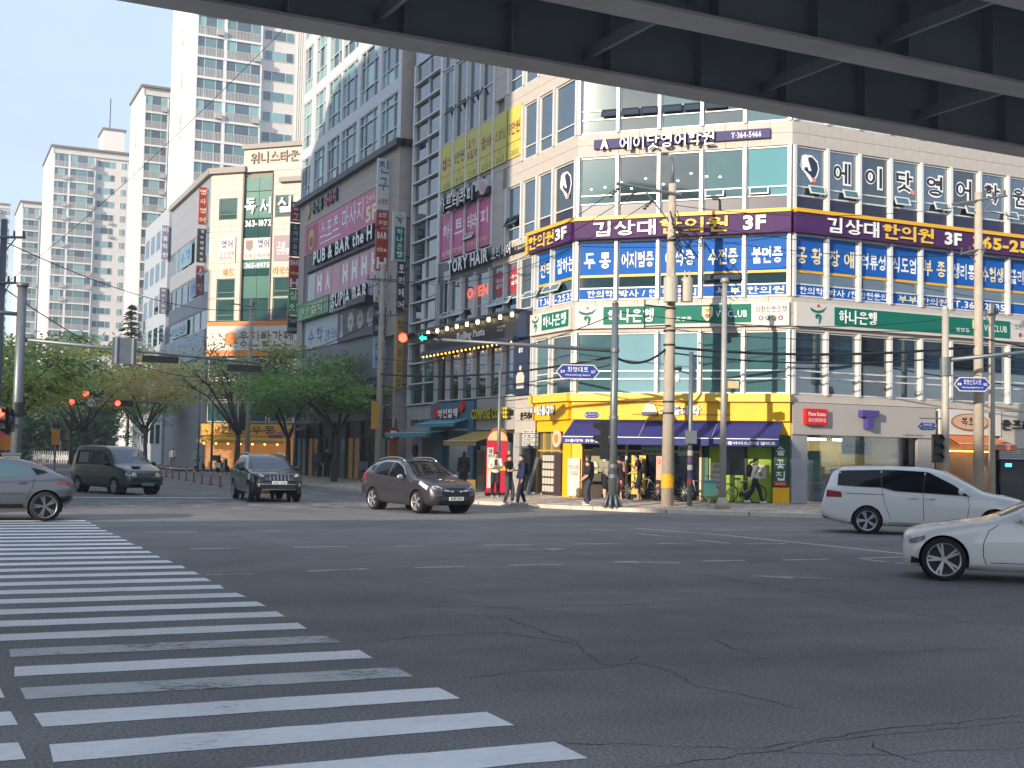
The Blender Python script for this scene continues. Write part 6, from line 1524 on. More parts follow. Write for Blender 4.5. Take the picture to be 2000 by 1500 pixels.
# 10 left signal pole with long arm
t = thing('signal_pole', 'thick grey signal pole at left with long horizontal arm', 'pole', (2.45, 39.2, .12)); MB().tube([(0,0,0),(0,0,6.3)], [.15,.13], 16).cyl(0,0,6.3,6.42,.17,.17,14).build('shaft', galv, t, True, world=False)
MB().tube([(0,0,4.78),(7.0,0,4.42)], [.062,.036], 10).tube([(-1.5,0,5.55),(0,0,5.5)], .06, 8).build('arm', galv, t, True, world=False); MB().cyl(0,0,2.55,2.95,.185,.185,14).build('collar', dark, t, world=False)
F = Fr(2.45, 39.2, 0); MB().fbox(F, 2.55, 3.25, .06, .12, 4.32, 5.1).build('sign_back', galv, t); MB().fbox(F, 2.62, 2.68, .12, .16, 4.32, 5.1).fbox(F, 3.1, 3.16, .12, .16, 4.32, 5.1).build('sign_rail', steel, t)
for x0, l in ((3.45, 'dark back of a signal on the left arm beside the sign board'), (6.0, 'dark back of a signal at the tip of the left arm')): q = thing('traffic_signal', l, 'traffic light', (2.45+x0, 39.2, 4.35)); MB().fbox(F, x0, x0+1.05, -.12, .05, 4.62-x0*.06, 4.84-x0*.06-.02).build('housing', sigb, q); MB().fbox(F, x0+.1, x0+.95, -.3, -.12, 4.66-x0*.06, 4.8-x0*.06).build('visor', sigb, q)
signal_head('red pedestrian signal at the left picture edge', 1.98, 39.0, 2.62, 'rk', False, r=.13)
t = thing('controller_box', 'beige roadside controller cabinet at the foot of the left signal pole', 'box', (2.35, 38.9, .12)); MB().fbox(Fr(2.35,38.9,0), -.25, .2, -.3, 0, .12, 1.55).build('cabinet', mat('cabinet_beige', '#8d8f82', .6, noise=.08), t); MB().fbox(Fr(2.35,38.9,0), -.28, .23, -.33, .03, 1.55, 1.62).build('lid', galv, t)
# 11 far mast arms
for (y, xs, z, lab) in ((78, ((8.75, 'upper red signal over the side street beyond the van'),), 4.95), (88, ((8.95, 'lower left red signal beside the round sign'), (11.75, 'lower right red signal above the van')), 4.72)) if False else ():
    pass
def mast(y, z, x1, label, heads):
    t = thing('mast_arm_pole', label, 'pole', (4.6, y, .12)); MB().tube([(0,0,0),(0,0,6)], [.12,.1], 10).tube([(0,0,z),(x1-4.6,0,z)], [.06,.04], 8).build('shaft', galv, t, True, world=False)
    for x, l in heads: signal_head(l, x, y-.15, z, 'rkk', True, r=.17, ang=YAW)
mast(78, 4.95, 9.6, 'far mast arm pole carrying the upper red signal', [(8.95, 'upper red signal over the side street beyond the van')])
mast(88, 4.75, 14.5, 'far mast arm pole carrying the two lower red signals', [(9.2, 'lower red signal nearest the round sign'), (12.1, 'lower red signal right of the round sign')])
t = thing('round_road_sign', 'round white no left turn sign hanging by the red signals', 'sign', (10.0, 87.7, 4.4)); F = Fr(10.0, 87.7, 0); MB().disc(F, 0, 4.72, .34, -.03, 0, 24).build('rim', dark, t); MB().disc(F, 0, 4.72, .28, .001, .01, 24).build('face', wboard, t); MB().fprism(F, [(-.18,4.72),(-.02,4.6),(-.02,4.68),(.12,4.68),(.12,4.56),(.2,4.56),(.2,4.77),(-.02,4.77),(-.02,4.85)], .011, .016).build('arrow', black, t)
t = thing('bus_stop_sign', 'orange sign on a pole beyond the van', 'sign', (7.0, 78, 0)); MB().cyl(0,0,0,3.4,.05,.05,8).build('post', galv, t, world=False); MB().box(-.22,-.06,1.9,.22,.0,2.8).build('panel', mat('panel_amber', '#c07a1e', .5), t, world=False); MB().ball((0,0,3.0),(.2,.05,.2)).build('round_top', dark, t, world=False)
# cables
def cable(label, pts, sag, r=.02, grp=None):
    P = []
    for i in range(len(pts)-1):
        a, b = Vector(pts[i]), Vector(pts[i+1]); n = 14
        for k in range(n+(i == len(pts)-2)): f = k/n; P.append(a.lerp(b, f)-Vector((0,0,sag*4*f*(1-f))))
    o = MB().tube(P, r, 5).build('overhead_cable', cabm); tag(o, label, 'cable', 'overhead cables')
B_ = Vector((23.65,38.02,.17)); R1 = Vector((34.35,34.3,.18)); AL = Vector((20.95,61.2,.2)); SP = Vector((21.38,37.88,.12))
for k, (u, z, za) in enumerate(((-1.95,11.1,10.4),(-1.3,11.0,10.4),(-.7,10.7,10.4))): cable(('highest', 'second highest', 'third highest')[k]+' cable from concrete pole crossarm towards the alley pole', [B_+Vector(off(u,.2,z)), AL+Vector(off(-.6+.6*k,.1,za))], 1.2, .014)
for k, (z, zr) in enumerate(((10.6,10.9),(10.1,9.5),(9.6,9.2))): cable(('upper', 'middle', 'lower')[k]+' thin cable between the two tall concrete poles above purple sign', [B_+Vector((0,0,z)), R1+Vector(off(-.8+.4*k,.1,zr))], .35, .013)
cable('thick black cable bundle between the two tall concrete poles', [B_+Vector((.1,0,5.55)), R1+Vector((0,0,5.9))], .28, .05)
cable('second thick cable just under the bundle at the second floor', [B_+Vector((.1,0,5.35)), R1+Vector((0,0,5.6))], .35, .03)
cable('thick cable bundle sagging from concrete pole past the signal pole', [B_+Vector((-.1,0,5.5)), SP+Vector((0,0,5.15)), AL+Vector((0,0,5.6))], .35, .045)
cable('thin cable under the bundle running to the alley pole', [SP+Vector((0,0,6.6)), AL+Vector((0,0,6.4))], .7, .018)
cable('cable crossing second floor windows to the alley pole', [SP+Vector((0,0,4.9)), AL+Vector((0,0,5.0))], .5, .022)
cable('cable from signal pole top down to the right pole', [SP+Vector((0,0,6.7)), R1+Vector((0,0,6.5))], .3, .014)
cable('slack cable over the bank sign to the pale signal pole', [B_+Vector((0,0,6.6)), Vector((32.45,33.95,6.9))], .3, .014)
cable('lower cable to the pale signal pole', [B_+Vector((0,0,6.2)), Vector((32.45,33.95,6.3))], .25, .016)
for k, z in enumerate((10.9, 9.3, 6.2, 5.7)): cable(('top', 'upper', 'thick middle', 'lowest')[k]+' cable leaving the right concrete pole to the picture edge', [R1+Vector((0,0,z)), Vector((60, 33.5, z+.3))], .7, .03 if k > 1 else .014)
cable('cable from the alley pole along the pub building', [AL+Vector((0,0,10.3)), Vector((19.2,82.3,11.0))], .5, .02); cable('lower cable from the alley pole along the pub building', [AL+Vector((0,0,8.6)), Vector((19.2,82.3,8.4))], .9, .025)
cable('cable crossing the side street from the far pole', [Vector((19.2,82.3,11.0)), Vector((2.15,44.5,8.5))], .8, .018); cable('cable crossing above the left signal arm', [Vector((19.2,82.3,7.2)), Vector((2.15,44.5,7.0))], 1.6, .02); cable('high wire rising from the left pole past the tower', [Vector((2.15,44.5,7.0)), Vector((9.5,30,14.5))], .4, .008)
# ------------------------------------------------------------------ vehicles (lofted bodies with fitted glass, lamps and wheels)
def curve(pts):
    xs = [p[0] for p in pts]; ys = [p[1] for p in pts]; n = len(pts)
    d = [(ys[i+1]-ys[i])/(xs[i+1]-xs[i]) for i in range(n-1)]
    m_ = [d[0]]+[0 if d[i-1]*d[i] <= 0 else 2*d[i-1]*d[i]/(d[i-1]+d[i]) for i in range(1, n-1)]+[d[-1]]
    def f(x):
        if x <= xs[0]: return ys[0]
        if x >= xs[-1]: return ys[-1]
        i = max(k for k in range(n-1) if xs[k] <= x); h = xs[i+1]-xs[i]; t = (x-xs[i])/h
        return ys[i]*(2*t**3-3*t*t+1)+h*m_[i]*(t**3-2*t*t+t)+ys[i+1]*(-2*t**3+3*t*t)+h*m_[i+1]*(t**3-t*t)
    return f
def paint(name, c, metal=.35, rough=.32): return mat(name, c, rough, metal, coat=.9, noise=.03, ns=.8)
cglass = mat('car_glass', '#0b0f13', .03, spec=.4, ior=1.42); tyrem = mat('tyre_rubber', '#17181a', .85); trim = mat('car_trim_black', '#141517', .5); chrome = mat('car_chrome', '#c5c7c9', .18, .9); rimm = mat('alloy_silver', '#b9babb', .35, .6); rimd = mat('alloy_dark', '#2a2b2e', .35, .5)
lampc = mat('headlamp_clear', '#c9ced2', .08, spec=.8); lampr = mat('tail_lamp', '#8c1420', .2, spec=.8); platew = mat('plate_white', '#d6d8d6', .5); plateg = mat('plate_green', '#5f9a83', .5); wellm = mat('wheel_well', '#0b0b0c', .9)
class Car:
    def __init__(s, name, label, pm, L, W, top, sh, bot, wid, roofw, axles, wr, pos, axle_on, side, heading, cat='car', tuck=.0):
        s.top, s.sh, s.bot, s.wid, s.rw = map(curve, (top, sh, bot, wid, roofw))
        s.L, s.ax, s.wr, s.pm = L, axles, wr, pm
        h = Vector((*heading, 0)).normalized(); left = Vector((-h.y, h.x, 0))
        tk2 = W/2-.13
        ctr = Vector((*pos, 0))-left*side*tk2
        # local x forward, origin at the front axle
        s.o = axles[0]
        org = ctr if axle_on == 0 else ctr+h*(axles[1]-axles[0])
        s.t = thing(name, label, cat, (org.x, org.y, .004), math.atan2(h.y, h.x))
        s.tk2 = tk2; s.cache = {}
    def ring(s, q):
        q = round(q, 3)
        if q in s.cache: return s.cache[q]
        zb, zs, zt, wm, rw = s.bot(q), s.sh(q), s.top(q), s.wid(q), s.rw(q)
        zs = min(zs, zt-.01); gh = zt-zs; k = min(1, max(0, (gh-.06)/.28)); k = k*k*(3-2*k)
        def lp(a, b): return a+(b-a)*k
        P = [(wm*.8, zb), (wm*.955, zb+min(.1, (zs-zb)*.3)), (wm, zb+(zs-zb)*.5), (wm*.99, zb+(zs-zb)*.82), (wm*.955, zs),
             (lp(wm*.9, wm*(.93+.07*0)*.5+wm*rw*.5+.01), zs+gh*.5), (lp(wm*.76, wm*rw), zt-lp(.02, .075)), (lp(wm*.45, wm*rw*.78), zt-lp(.006, .02)), (0, zt)]
        out = []; idx = []
        n = len(P)
        for i in range(n-1):
            p0, p1, p2, p3 = P[max(i-1,0)], P[i], P[i+1], P[min(i+2,n-1)]
            idx.append(len(out)); S = (7, 9, 10, 8, 5, 4, 4, 4)[i]
            for j in range(S):
                t = j/S
                out.append(tuple(.5*((2*p1[c])+(p2[c]-p0[c])*t+(2*p0[c]-5*p1[c]+4*p2[c]-p3[c])*t*t+(3*p1[c]-p0[c]-3*p2[c]+p3[c])*t**3) for c in (0,1)))
        idx.append(len(out)); out.append(P[-1])
        s.cache[q] = (out, idx)
        return s.cache[q]
    def hw(s, q, z):
        R, _ = s.ring(q)
        if z <= R[0][1]: return R[0][0] if z > R[0][1]-.02 else -1
        for i in range(len(R)-1):
            if R[i][1] <= z <= R[i+1][1]:
                d = R[i+1][1]-R[i][1]; return R[i][0]+(R[i+1][0]-R[i][0])*((z-R[i][1])/d if d > 1e-6 else 0)
        return -1
    def X(s, q): return s.o-q
    def mid(s):
        q = .23; out = []
        while q < s.L-.24:
            out.append(q)
            q += .022 if any(abs(q-a) < s.wr*1.25 for a in s.ax) else .06
        return out
    def body(s, name='body', cut=None, arch=None):
        qs = [0, .012, .03, .055, .09, .13, .18]+s.mid()+[s.L-.2, s.L-.14, s.L-.09, s.L-.05, s.L-.025, s.L-.008, s.L]
        R0 = s.wr*(arch or 1.13); n = len(s.ring(0)[0]); b = MB(); V = []
        rows = []
        for q in qs:
            R, _ = s.ring(q); row = []
            for (y, z) in R:
                x = q
                if y > .45:
                    for a in s.ax:
                        d = math.hypot(x-a, z-s.wr)
                        if abs(d-R0) < .019 and d > 1e-4: x, z = a+(x-a)*R0/d, s.wr+(z-s.wr)*R0/d
                row.append((x, y, z))
            rows.append(row)
        for sgn in (1, -1):
            o = len(b.v)
            for row in rows: b.v += [(s.o-x, sgn*y, z) for x, y, z in row]
            for i in range(len(qs)-1):
                for j in range(n-1):
                    c4 = [rows[i][j], rows[i+1][j], rows[i+1][j+1], rows[i][j+1]]
                    if all(y > .45 for _, y, _ in c4) and any(all(math.hypot(x-a, z-s.wr) < R0+.004 for x, _, z in c4) for a in s.ax): continue
                    f = [o+i*n+j, o+(i+1)*n+j, o+(i+1)*n+j+1, o+i*n+j+1]
                    b.f.append(f if sgn > 0 else f[::-1]); b.mi.append(0)
        for e in (0, -1):
            row = rows[e]; pts = [(s.o-x, y, z) for x, y, z in row]+[(s.o-x, -y, z) for x, y, z in row[-2::-1]]
            b.add(pts, [tuple(range(len(pts)))])
        und = [(s.o-x, y*.9, s.bot(x)+.01) for x in (.3, s.L-.3) for y in (s.wid(x), -s.wid(x))]
        b.add([und[0], und[1], und[3], und[2]], [(0,1,2,3)])
        me = b.mesh('body', s.pm, True); bm = bmesh.new(); bm.from_mesh(me); bmesh.ops.remove_doubles(bm, verts=bm.verts, dist=.0015); bmesh.ops.recalc_face_normals(bm, faces=bm.faces); bm.to_mesh(me); bm.free()
        link(name, me, s.t, False)
        for a in s.ax:      # wheel housings and arch lips
            for sg in (1, -1):
                w_ = MB(); yw = s.hw(a, s.wr*2+.02)
                yo = max(.5, yw-.012); k = 22; y_in = yo-.36
                for i in range(k+1):
                    an = math.pi*(-.12+1.24*i/k); c, d = math.cos(an)*R0, math.sin(an)*R0
                    w_.v += [(s.o-a+c, sg*(s.hw(a-c, max(s.bot(a-c)+.06, s.wr+d)) if s.hw(a-c, max(s.bot(a-c)+.06, s.wr+d)) > .4 else yo)-sg*.0, s.wr+d) if False else (s.o-a+c, sg*yo*.99, s.wr+d), (s.o-a+c, sg*y_in, s.wr+d)]
                w_.f += [[2*i, 2*i+1, 2*i+3, 2*i+2] for i in range(k)]; w_.mi += [0]*k
                o = len(w_.v); w_.v += [(s.o-a+math.cos(6.2832*i/20)*R0, sg*y_in, s.wr+math.sin(6.2832*i/20)*R0) for i in range(20)]; w_.f.append(list(range(o, o+20))); w_.mi.append(0)
                w_.build('wheel_housing', wellm, s.t, world=False)
    def strip(s, fn, A, B, name, m_, n=14, k=4, sides=(1,-1), par=None, off_=.006, lab=None):
        # surface patch between polylines A (lower) and B (upper) in the plane of fn
        def rs(P, t):
            L_ = [0]
            for i in range(len(P)-1): L_.append(L_[-1]+math.hypot(P[i+1][0]-P[i][0], P[i+1][1]-P[i][1]))
            d = t*L_[-1]
            for i in range(len(P)-1):
                if d <= L_[i+1]+1e-9:
                    f = (d-L_[i])/max(1e-9, L_[i+1]-L_[i]); return (P[i][0]+(P[i+1][0]-P[i][0])*f, P[i][1]+(P[i+1][1]-P[i][1])*f)
            return P[-1]
        obs = []
        for sg in sides:
            b = MB()
            for i in range(n+1):
                a, c = rs(A, i/n), rs(B, i/n)
                for j in range(k+1):
                    u, v = a[0]+(c[0]-a[0])*j/k, a[1]+(c[1]-a[1])*j/k
                    b.v.append(fn(u, v, sg, off_))
            for i in range(n):
                for j in range(k):
                    q = i*(k+1)+j; b.f.append([q, q+k+1, q+k+2, q+1]); b.mi.append(0)
            o = b.build(name, m_, par or s.t, True, world=False)
            obs.append(o)
        return obs
    def fs(s, q, z, sg, of): return (s.X(q), sg*(max(.2, s.hw(q, z))+of), z)          # side plane (q, z)
    def ff(s, y, z, sg, of):                                                           # front plane (y, z)
        q = 0.
        while q < 1.2 and s.hw(q, z) < abs(y): q += .012
        return (s.X(q)+of, sg*y, z)
    def fb(s, y, z, sg, of):
        q = s.L
        while q > s.L-1.2 and s.hw(q, z) < abs(y): q -= .012
        return (s.X(q)-of, sg*y, z)
    def glass(s, q0, q1, name, i0=1, inset=.02, m_=cglass):
        b = MB(); N = 16
        for i in range(N+1):
            q = q0+(q1-q0)*i/N; R, ix = s.ring(q); P = R[ix[6]+i0:]
            row = [(y-inset if y > .1 else y, z+.006) for y, z in P]; full = [(y, z) for y, z in row]+[(-y, z) for y, z in row[-2::-1]]
            b.v += [(s.X(q), y, z) for y, z in full]; nn = len(full)
        for i in range(N):
            for j in range(nn-1): b.f.append([i*nn+j, i*nn+j+1, (i+1)*nn+j+1, (i+1)*nn+j]); b.mi.append(0)
        return b.build(name, m_, s.t, True, world=False)
    def wheels(s, spokes=5, rm=rimm, dk=rimd, rr=.74, twin=False):
        r = s.wr; key = (r, spokes, rm.name, twin)
        ty_ = MB(); prof = [(.0,rr*r),(.0,.8*r),(.02,.95*r),(.06,r),(.16,r),(.2,.95*r),(.22,.8*r),(.22,rr*r)]; n = 36
        for i in range(n):
            a = 6.2832*i/n; ty_.v += [(math.cos(a)*R_, y, math.sin(a)*R_) for y, R_ in prof]
        for i in range(n):
            for j in range(len(prof)-1): ty_.f.append([i*8+j, ((i+1) % n)*8+j, ((i+1) % n)*8+j+1, i*8+j+1]); ty_.mi.append(0)
        tm = ty_.mesh('tyre', tyrem, True)
        ri = MB(); 
        for i in range(n):
            a, c = 6.2832*i/n, 6.2832*(i+1)/n
            for (ra, rb, ya_, yb_, mi) in ((rr*r, (rr-.06)*r, .212, .2, 0), ((rr-.06)*r, (rr-.09)*r, .2, .1, 0), ((rr-.09)*r, .0, .1, .1, 1)):
                ri.m(mi).add([(math.cos(a)*ra, ya_, math.sin(a)*ra), (math.cos(c)*ra, ya_, math.sin(c)*ra), (math.cos(c)*rb, yb_, math.sin(c)*rb), (math.cos(a)*rb, yb_, math.sin(a)*rb)], [(0,1,2,3)])
        for i in range(spokes):
            for da in ((-.14, .14) if twin else (0,)):
                a = 6.2832*i/spokes+.3; b_ = a+da; r0, r1 = .12*r, (rr-.05)*r; w0, w1 = (.06*r, .05*r) if twin else (.09*r, .075*r)
                c, d = math.cos(a), math.sin(a); e, f = math.cos(b_), math.sin(b_)
                p = lambda ra, ca, sa, w_, y: (ca*ra-sa*w_, y, sa*ra+ca*w_)
                ri.m(0).hexa([p(r0,c,d,-w0,.15), p(r1,e,f,-w1,.15), p(r1,e,f,w1,.15), p(r0,c,d,w0,.15), p(r0,c,d,-w0,.195), p(r1,e,f,-w1,.205), p(r1,e,f,w1,.205), p(r0,c,d,w0,.195)])
        ri.m(0).tube([(0,.1,0),(0,.2,0)], .14*r, 14)
        rm_ = ri.mesh('rim', [rm, dk], False)
        for a in s.ax:
            for sg in (1, -1):
                w_ = bpy.data.objects.new('wheel', None); COL.objects.link(w_); w_.empty_display_size = .1; w_.parent = s.t
                w_.matrix_basis = Matrix.Translation((s.X(a), sg*(s.tk2-.09), r)) @ (Matrix.Identity(4) if sg > 0 else Matrix.Rotation(math.pi, 4, 'Z')) @ Matrix.Rotation(.4*a, 4, 'Y')
                link('tyre', tm, w_, False); link('rim', rm_, w_, False)
    def mirror(s, q, z, m_):
        for sg in (1, -1):
            y = s.hw(q, z); MB().ball((s.X(q), sg*(y+.14), z+.07), (.07,.12,.085), 12, 8).tube([(s.X(q), sg*(y-.02), z+.02), (s.X(q), sg*(y+.1), z+.05)], .03, 6).build('mirror', m_, s.t, True, world=False)
    def plate(s, z, txt, front=True, m_=platew, y0=0.):
        q = 0.
        while q < 1.0 and s.hw(q if front else s.L-q, z) < .3: q += .01
        q = (q-.02) if front else (s.L-q+.02)
        F = Fr(0, 0, 90 if front else -90); sgn = 1 if front else -1
        o = MB().box(-.01, -.26+y0, z-.055, .012, .26+y0, z+.055); o.xf(Matrix.Translation((s.X(q), 0, 0))); pl = o.build('license_plate', m_, s.t, world=False)
        me = text_mesh(txt, .02, 0., tk); M = Matrix(((0,0,sgn,s.X(q)+.014*sgn),(sgn*.44,0,0,-sgn*.22+y0),(0,.075,0,z-.037),(0,0,0,1))); link('plate_lettering', me, pl, False, M)
    def seam(s, P, name='door_seam'):
        for sg in (1, -1):
            b = MB(); pts = []
            for i in range(len(P)-1):
                for k in range(8): f = k/8; pts.append((P[i][0]+(P[i+1][0]-P[i][0])*f, P[i][1]+(P[i+1][1]-P[i][1])*f))
            pts.append(P[-1])
            for i, (q, z) in enumerate(pts):
                a = pts[max(0,i-1)]; c = pts[min(len(pts)-1,i+1)]; t_ = Vector((c[0]-a[0], c[1]-a[1])).normalized(); n_ = Vector((-t_.y, t_.x))*.006
                b.v += [s.fs(q+n_.x, z+n_.y, sg, .003), s.fs(q-n_.x, z-n_.y, sg, .003)]
            b.f += [[2*i, 2*i+1, 2*i+3, 2*i+2] for i in range(len(pts)-1)]; b.mi += [0]*(len(pts)-1)
            b.build(name, trim, s.t, world=False)
    def handle(s, q, z, m_):
        for sg in (1, -1): y = s.hw(q, z); MB().tube([(s.X(q-.1), sg*(y+.0), z), (s.X(q-.08), sg*(y+.035), z), (s.X(q+.08), sg*(y+.035), z), (s.X(q+.1), sg*y, z)], .016, 6).build('door_handle', m_, s.t, True, world=False)
    def rails(s, q0, q1, yf, m_):
        for sg in (1, -1):
            P = []
            for k in range(9):
                q = q0+(q1-q0)*k/8; R, ix = s.ring(q); y, z = R[ix[7]-2]; P.append((s.X(q), sg*y, z+.015+.055*math.sin(math.pi*min(1, max(0, k/8)))**.35))
            MB().tube(P, .022, 6).build('roof_rail', m_, s.t, True, world=False)
def wide(W, L, f=.80, r=.84): return [(0, W/2*f*.86), (.06, W/2*f), (.25, W/2*.93), (.7, W/2*.985), (1.2, W/2), (L-1.1, W/2), (L-.5, W/2*.98), (L-.12, W/2*.93), (L-.03, W/2*r), (L, W/2*r*.94)]

# --- brown grey compact SUV at the centre
pT = paint('paint_brown_grey', '#46444a', .5)
c = Car('suv', 'brown grey compact SUV turning in front of the coffee shop', pT, 4.41, 1.82,
  [(0,.72),(.1,.88),(.35,.98),(.75,1.06),(1.15,1.12),(1.5,1.32),(1.95,1.57),(2.4,1.655),(3.0,1.65),(3.6,1.59),(3.95,1.50),(4.2,1.22),(4.35,.95),(4.41,.8)],
  [(0,.62),(.3,.86),(.9,.98),(1.5,1.02),(2.5,1.07),(3.4,1.14),(4.0,1.18),(4.41,.95)], [(0,.42),(.15,.26),(.6,.22),(3.8,.24),(4.2,.32),(4.41,.5)], wide(1.82, 4.41), [(0,.8),(1.3,.84),(2.0,.70),(3.5,.68),(4.41,.7)], (.86, 3.5), .345, (13.3, 39.05), 1, -1, (.20, -.98))
c.body(); c.wheels(5, twin=True); c.glass(1.2, 2.0, 'windshield'); c.glass(3.93, 4.22, 'rear_window')
c.strip(c.fs, [(1.5,1.05),(1.75,1.06),(2.3,1.08),(2.55,1.09)], [(1.62,1.14),(1.9,1.36),(2.2,1.50),(2.5,1.54)], 'side_window', cglass); c.strip(c.fs, [(2.63,1.10),(3.3,1.15),(3.5,1.19)], [(2.6,1.54),(3.1,1.52),(3.4,1.44)], 'side_window', cglass); c.strip(c.fs, [(3.58,1.22),(3.85,1.32)], [(3.52,1.42),(3.8,1.42)], 'side_window', cglass, 6)
c.strip(c.fs, [(1.6,1.15),(1.9,1.38),(2.3,1.53),(3.1,1.55),(3.45,1.47)], [(1.56,1.17),(1.87,1.41),(2.3,1.565),(3.1,1.58),(3.48,1.5)], 'window_trim', chrome, 20, 1, off_=.012)
c.strip(c.fs, [(.32,.72),(.75,.9)], [(.28,.84),(.72,1.0)], 'headlight', lampc, 8); c.strip(c.ff, [(.52,.70),(.78,.78)], [(.5,.80),(.74,.90)], 'headlight', lampc, 8)
c.strip(c.ff, [(-.46,.52),(.46,.52)], [(-.62,.80),(.62,.80)], 'grille', trim, 16, 4, (1,)); c.strip(c.ff, [(-.42,.70),(-.12,.66)], [(-.44,.74),(-.1,.71)], 'grille_bar', chrome, 6, 1, (1,), off_=.02); c.strip(c.ff, [(.12,.66),(.42,.70)], [(.1,.71),(.44,.74)], 'grille_bar', chrome, 6, 1, (1,), off_=.02)
c.strip(c.ff, [(-.7,.28),(.7,.28)], [(-.66,.42),(.66,.42)], 'lower_bumper', trim, 14, 2, (1,)); c.strip(c.ff, [(.56,.44),(.74,.5)], [(.54,.54),(.72,.6)], 'fog_lamp', trim, 6, 2); c.plate(.47, '62루 5307'); c.strip(c.fs, [(4.0,.98),(4.36,.98)], [(3.9,1.16),(4.22,1.2)], 'tail_light', lampr, 8)
c.mirror(1.62, 1.02, chrome); c.handle(2.35, .98, pT); c.handle(3.25, 1.03, pT); c.seam([(1.42,.36),(1.38,.7),(1.52,1.03)]); c.seam([(2.55,.34),(2.58,1.07)]); c.seam([(3.2,.45),(3.35,.75),(3.45,1.12)]); c.rails(2.0, 3.7, .5, chrome)
# --- black off-road style SUV
pJ = paint('paint_black', '#101216', .3)
c = Car('suv', 'black SUV with seven slot grille driving towards the crossing', pJ, 4.62, 1.86,
  [(0,.78),(.08,.98),(.3,1.05),(.8,1.10),(1.2,1.15),(1.55,1.38),(1.95,1.60),(2.4,1.69),(3.4,1.69),(4.0,1.62),(4.3,1.40),(4.5,1.1),(4.62,.9)],
  [(0,.7),(.3,.95),(.9,1.05),(2,1.08),(3.6,1.12),(4.3,1.15),(4.62,1.0)], [(0,.48),(.15,.34),(.6,.26),(4.0,.27),(4.4,.36),(4.62,.5)], wide(1.86, 4.62, .84), [(0,.8),(1.3,.84),(2.0,.74),(3.8,.72),(4.62,.74)], (.9, 3.6), .37, (10.63, 44.78), 0, -1, (-.03, -1))
c.body(); c.wheels(5, twin=True); c.glass(1.24, 2.0, 'windshield', m_=mat('car_glass_sky', '#27384a', .03, spec=.9, ior=1.7)); c.strip(c.fs, [(1.62,1.1),(2.5,1.12)], [(1.8,1.32),(2.45,1.56)], 'side_window', cglass); c.strip(c.fs, [(2.58,1.12),(3.5,1.15)], [(2.55,1.57),(3.4,1.56)], 'side_window', cglass); c.strip(c.fs, [(3.58,1.16),(4.1,1.22)], [(3.5,1.55),(4.0,1.5)], 'side_window', cglass)
for k in range(7): y = -.39+k*.13; c.strip(c.ff, [(y-.045,.78),(y+.045,.78)], [(y-.045,.97),(y+.045,.97)], 'grille_slot', trim, 3, 3, (1,)); c.strip(c.ff, [(y-.055,.77),(y-.045,.77)], [(y-.055,.98),(y-.045,.98)], 'grille_slot_rim', chrome, 2, 2, (1,), off_=.012); c.strip(c.ff, [(y+.045,.77),(y+.055,.77)], [(y+.045,.98),(y+.055,.98)], 'grille_slot_rim', chrome, 2, 2, (1,), off_=.012)
c.strip(c.ff, [(.52,.9),(.86,.93)], [(.52,.99),(.84,1.02)], 'headlight', lampc, 8, 3); c.strip(c.ff, [(-.58,.47),(.58,.47)], [(-.66,.64),(.66,.64)], 'lower_intake', trim, 14, 3, (1,)); c.strip(c.ff, [(-.6,.44),(.6,.44)], [(-.6,.48),(.6,.48)], 'skid_trim', chrome, 14, 1, (1,), off_=.015); c.strip(c.ff, [(-.68,.63),(.68,.63)], [(-.68,.66),(.68,.66)], 'intake_trim', chrome, 14, 1, (1,), off_=.015); c.strip(c.ff, [(.68,.56),(.8,.56)], [(.68,.68),(.8,.68)], 'fog_lamp', lampc, 4, 3)
c.plate(.70, '54모 2148'); c.mirror(1.68, 1.1, pJ); c.handle(2.4, 1.02, pJ); c.handle(3.4, 1.05, pJ); c.rails(2.05, 3.9, .5, chrome); c.seam([(1.55,.4),(1.55,.8),(1.64,1.08)]); c.seam([(2.54,.36),(2.55,1.1)])
# --- dark green grey minibus van
pV = paint('paint_van_green', '#39453f', .3)
c = Car('van', 'dark green grey minibus van coming out of the side street', pV, 4.72, 1.82,
  [(0,.78),(.06,.92),(.3,1.02),(.75,1.14),(.95,1.2),(1.35,1.52),(1.75,1.78),(2.1,1.88),(3.5,1.90),(4.4,1.86),(4.6,1.6),(4.68,1.1),(4.72,.85)],
  [(0,.7),(.3,.9),(.8,1.06),(1.3,1.1),(3,1.12),(4.5,1.12),(4.72,1.0)], [(0,.42),(.12,.3),(.5,.24),(4.1,.26),(4.5,.34),(4.72,.42)], wide(1.82, 4.72, .84, .9), [(0,.8),(1.0,.84),(1.8,.78),(4.4,.78),(4.72,.8)], (.82, 3.9), .325, (6.9, 51.2), 0, -1, (.337, -.941), 'van')
c.body(); c.wheels(6); c.glass(.99, 1.75, 'windshield', m_=MATS['car_glass_sky']); c.strip(c.fs, [(1.25,1.12),(1.95,1.13)], [(1.5,1.42),(1.95,1.68)], 'side_window', cglass); c.strip(c.fs, [(2.05,1.13),(3.0,1.14)], [(2.05,1.68),(3.0,1.70)], 'side_window', cglass); 
for o in c.strip(c.fs, [(3.1,1.14),(4.25,1.15)], [(3.1,1.70),(4.2,1.69)], 'side_window', cglass): pass
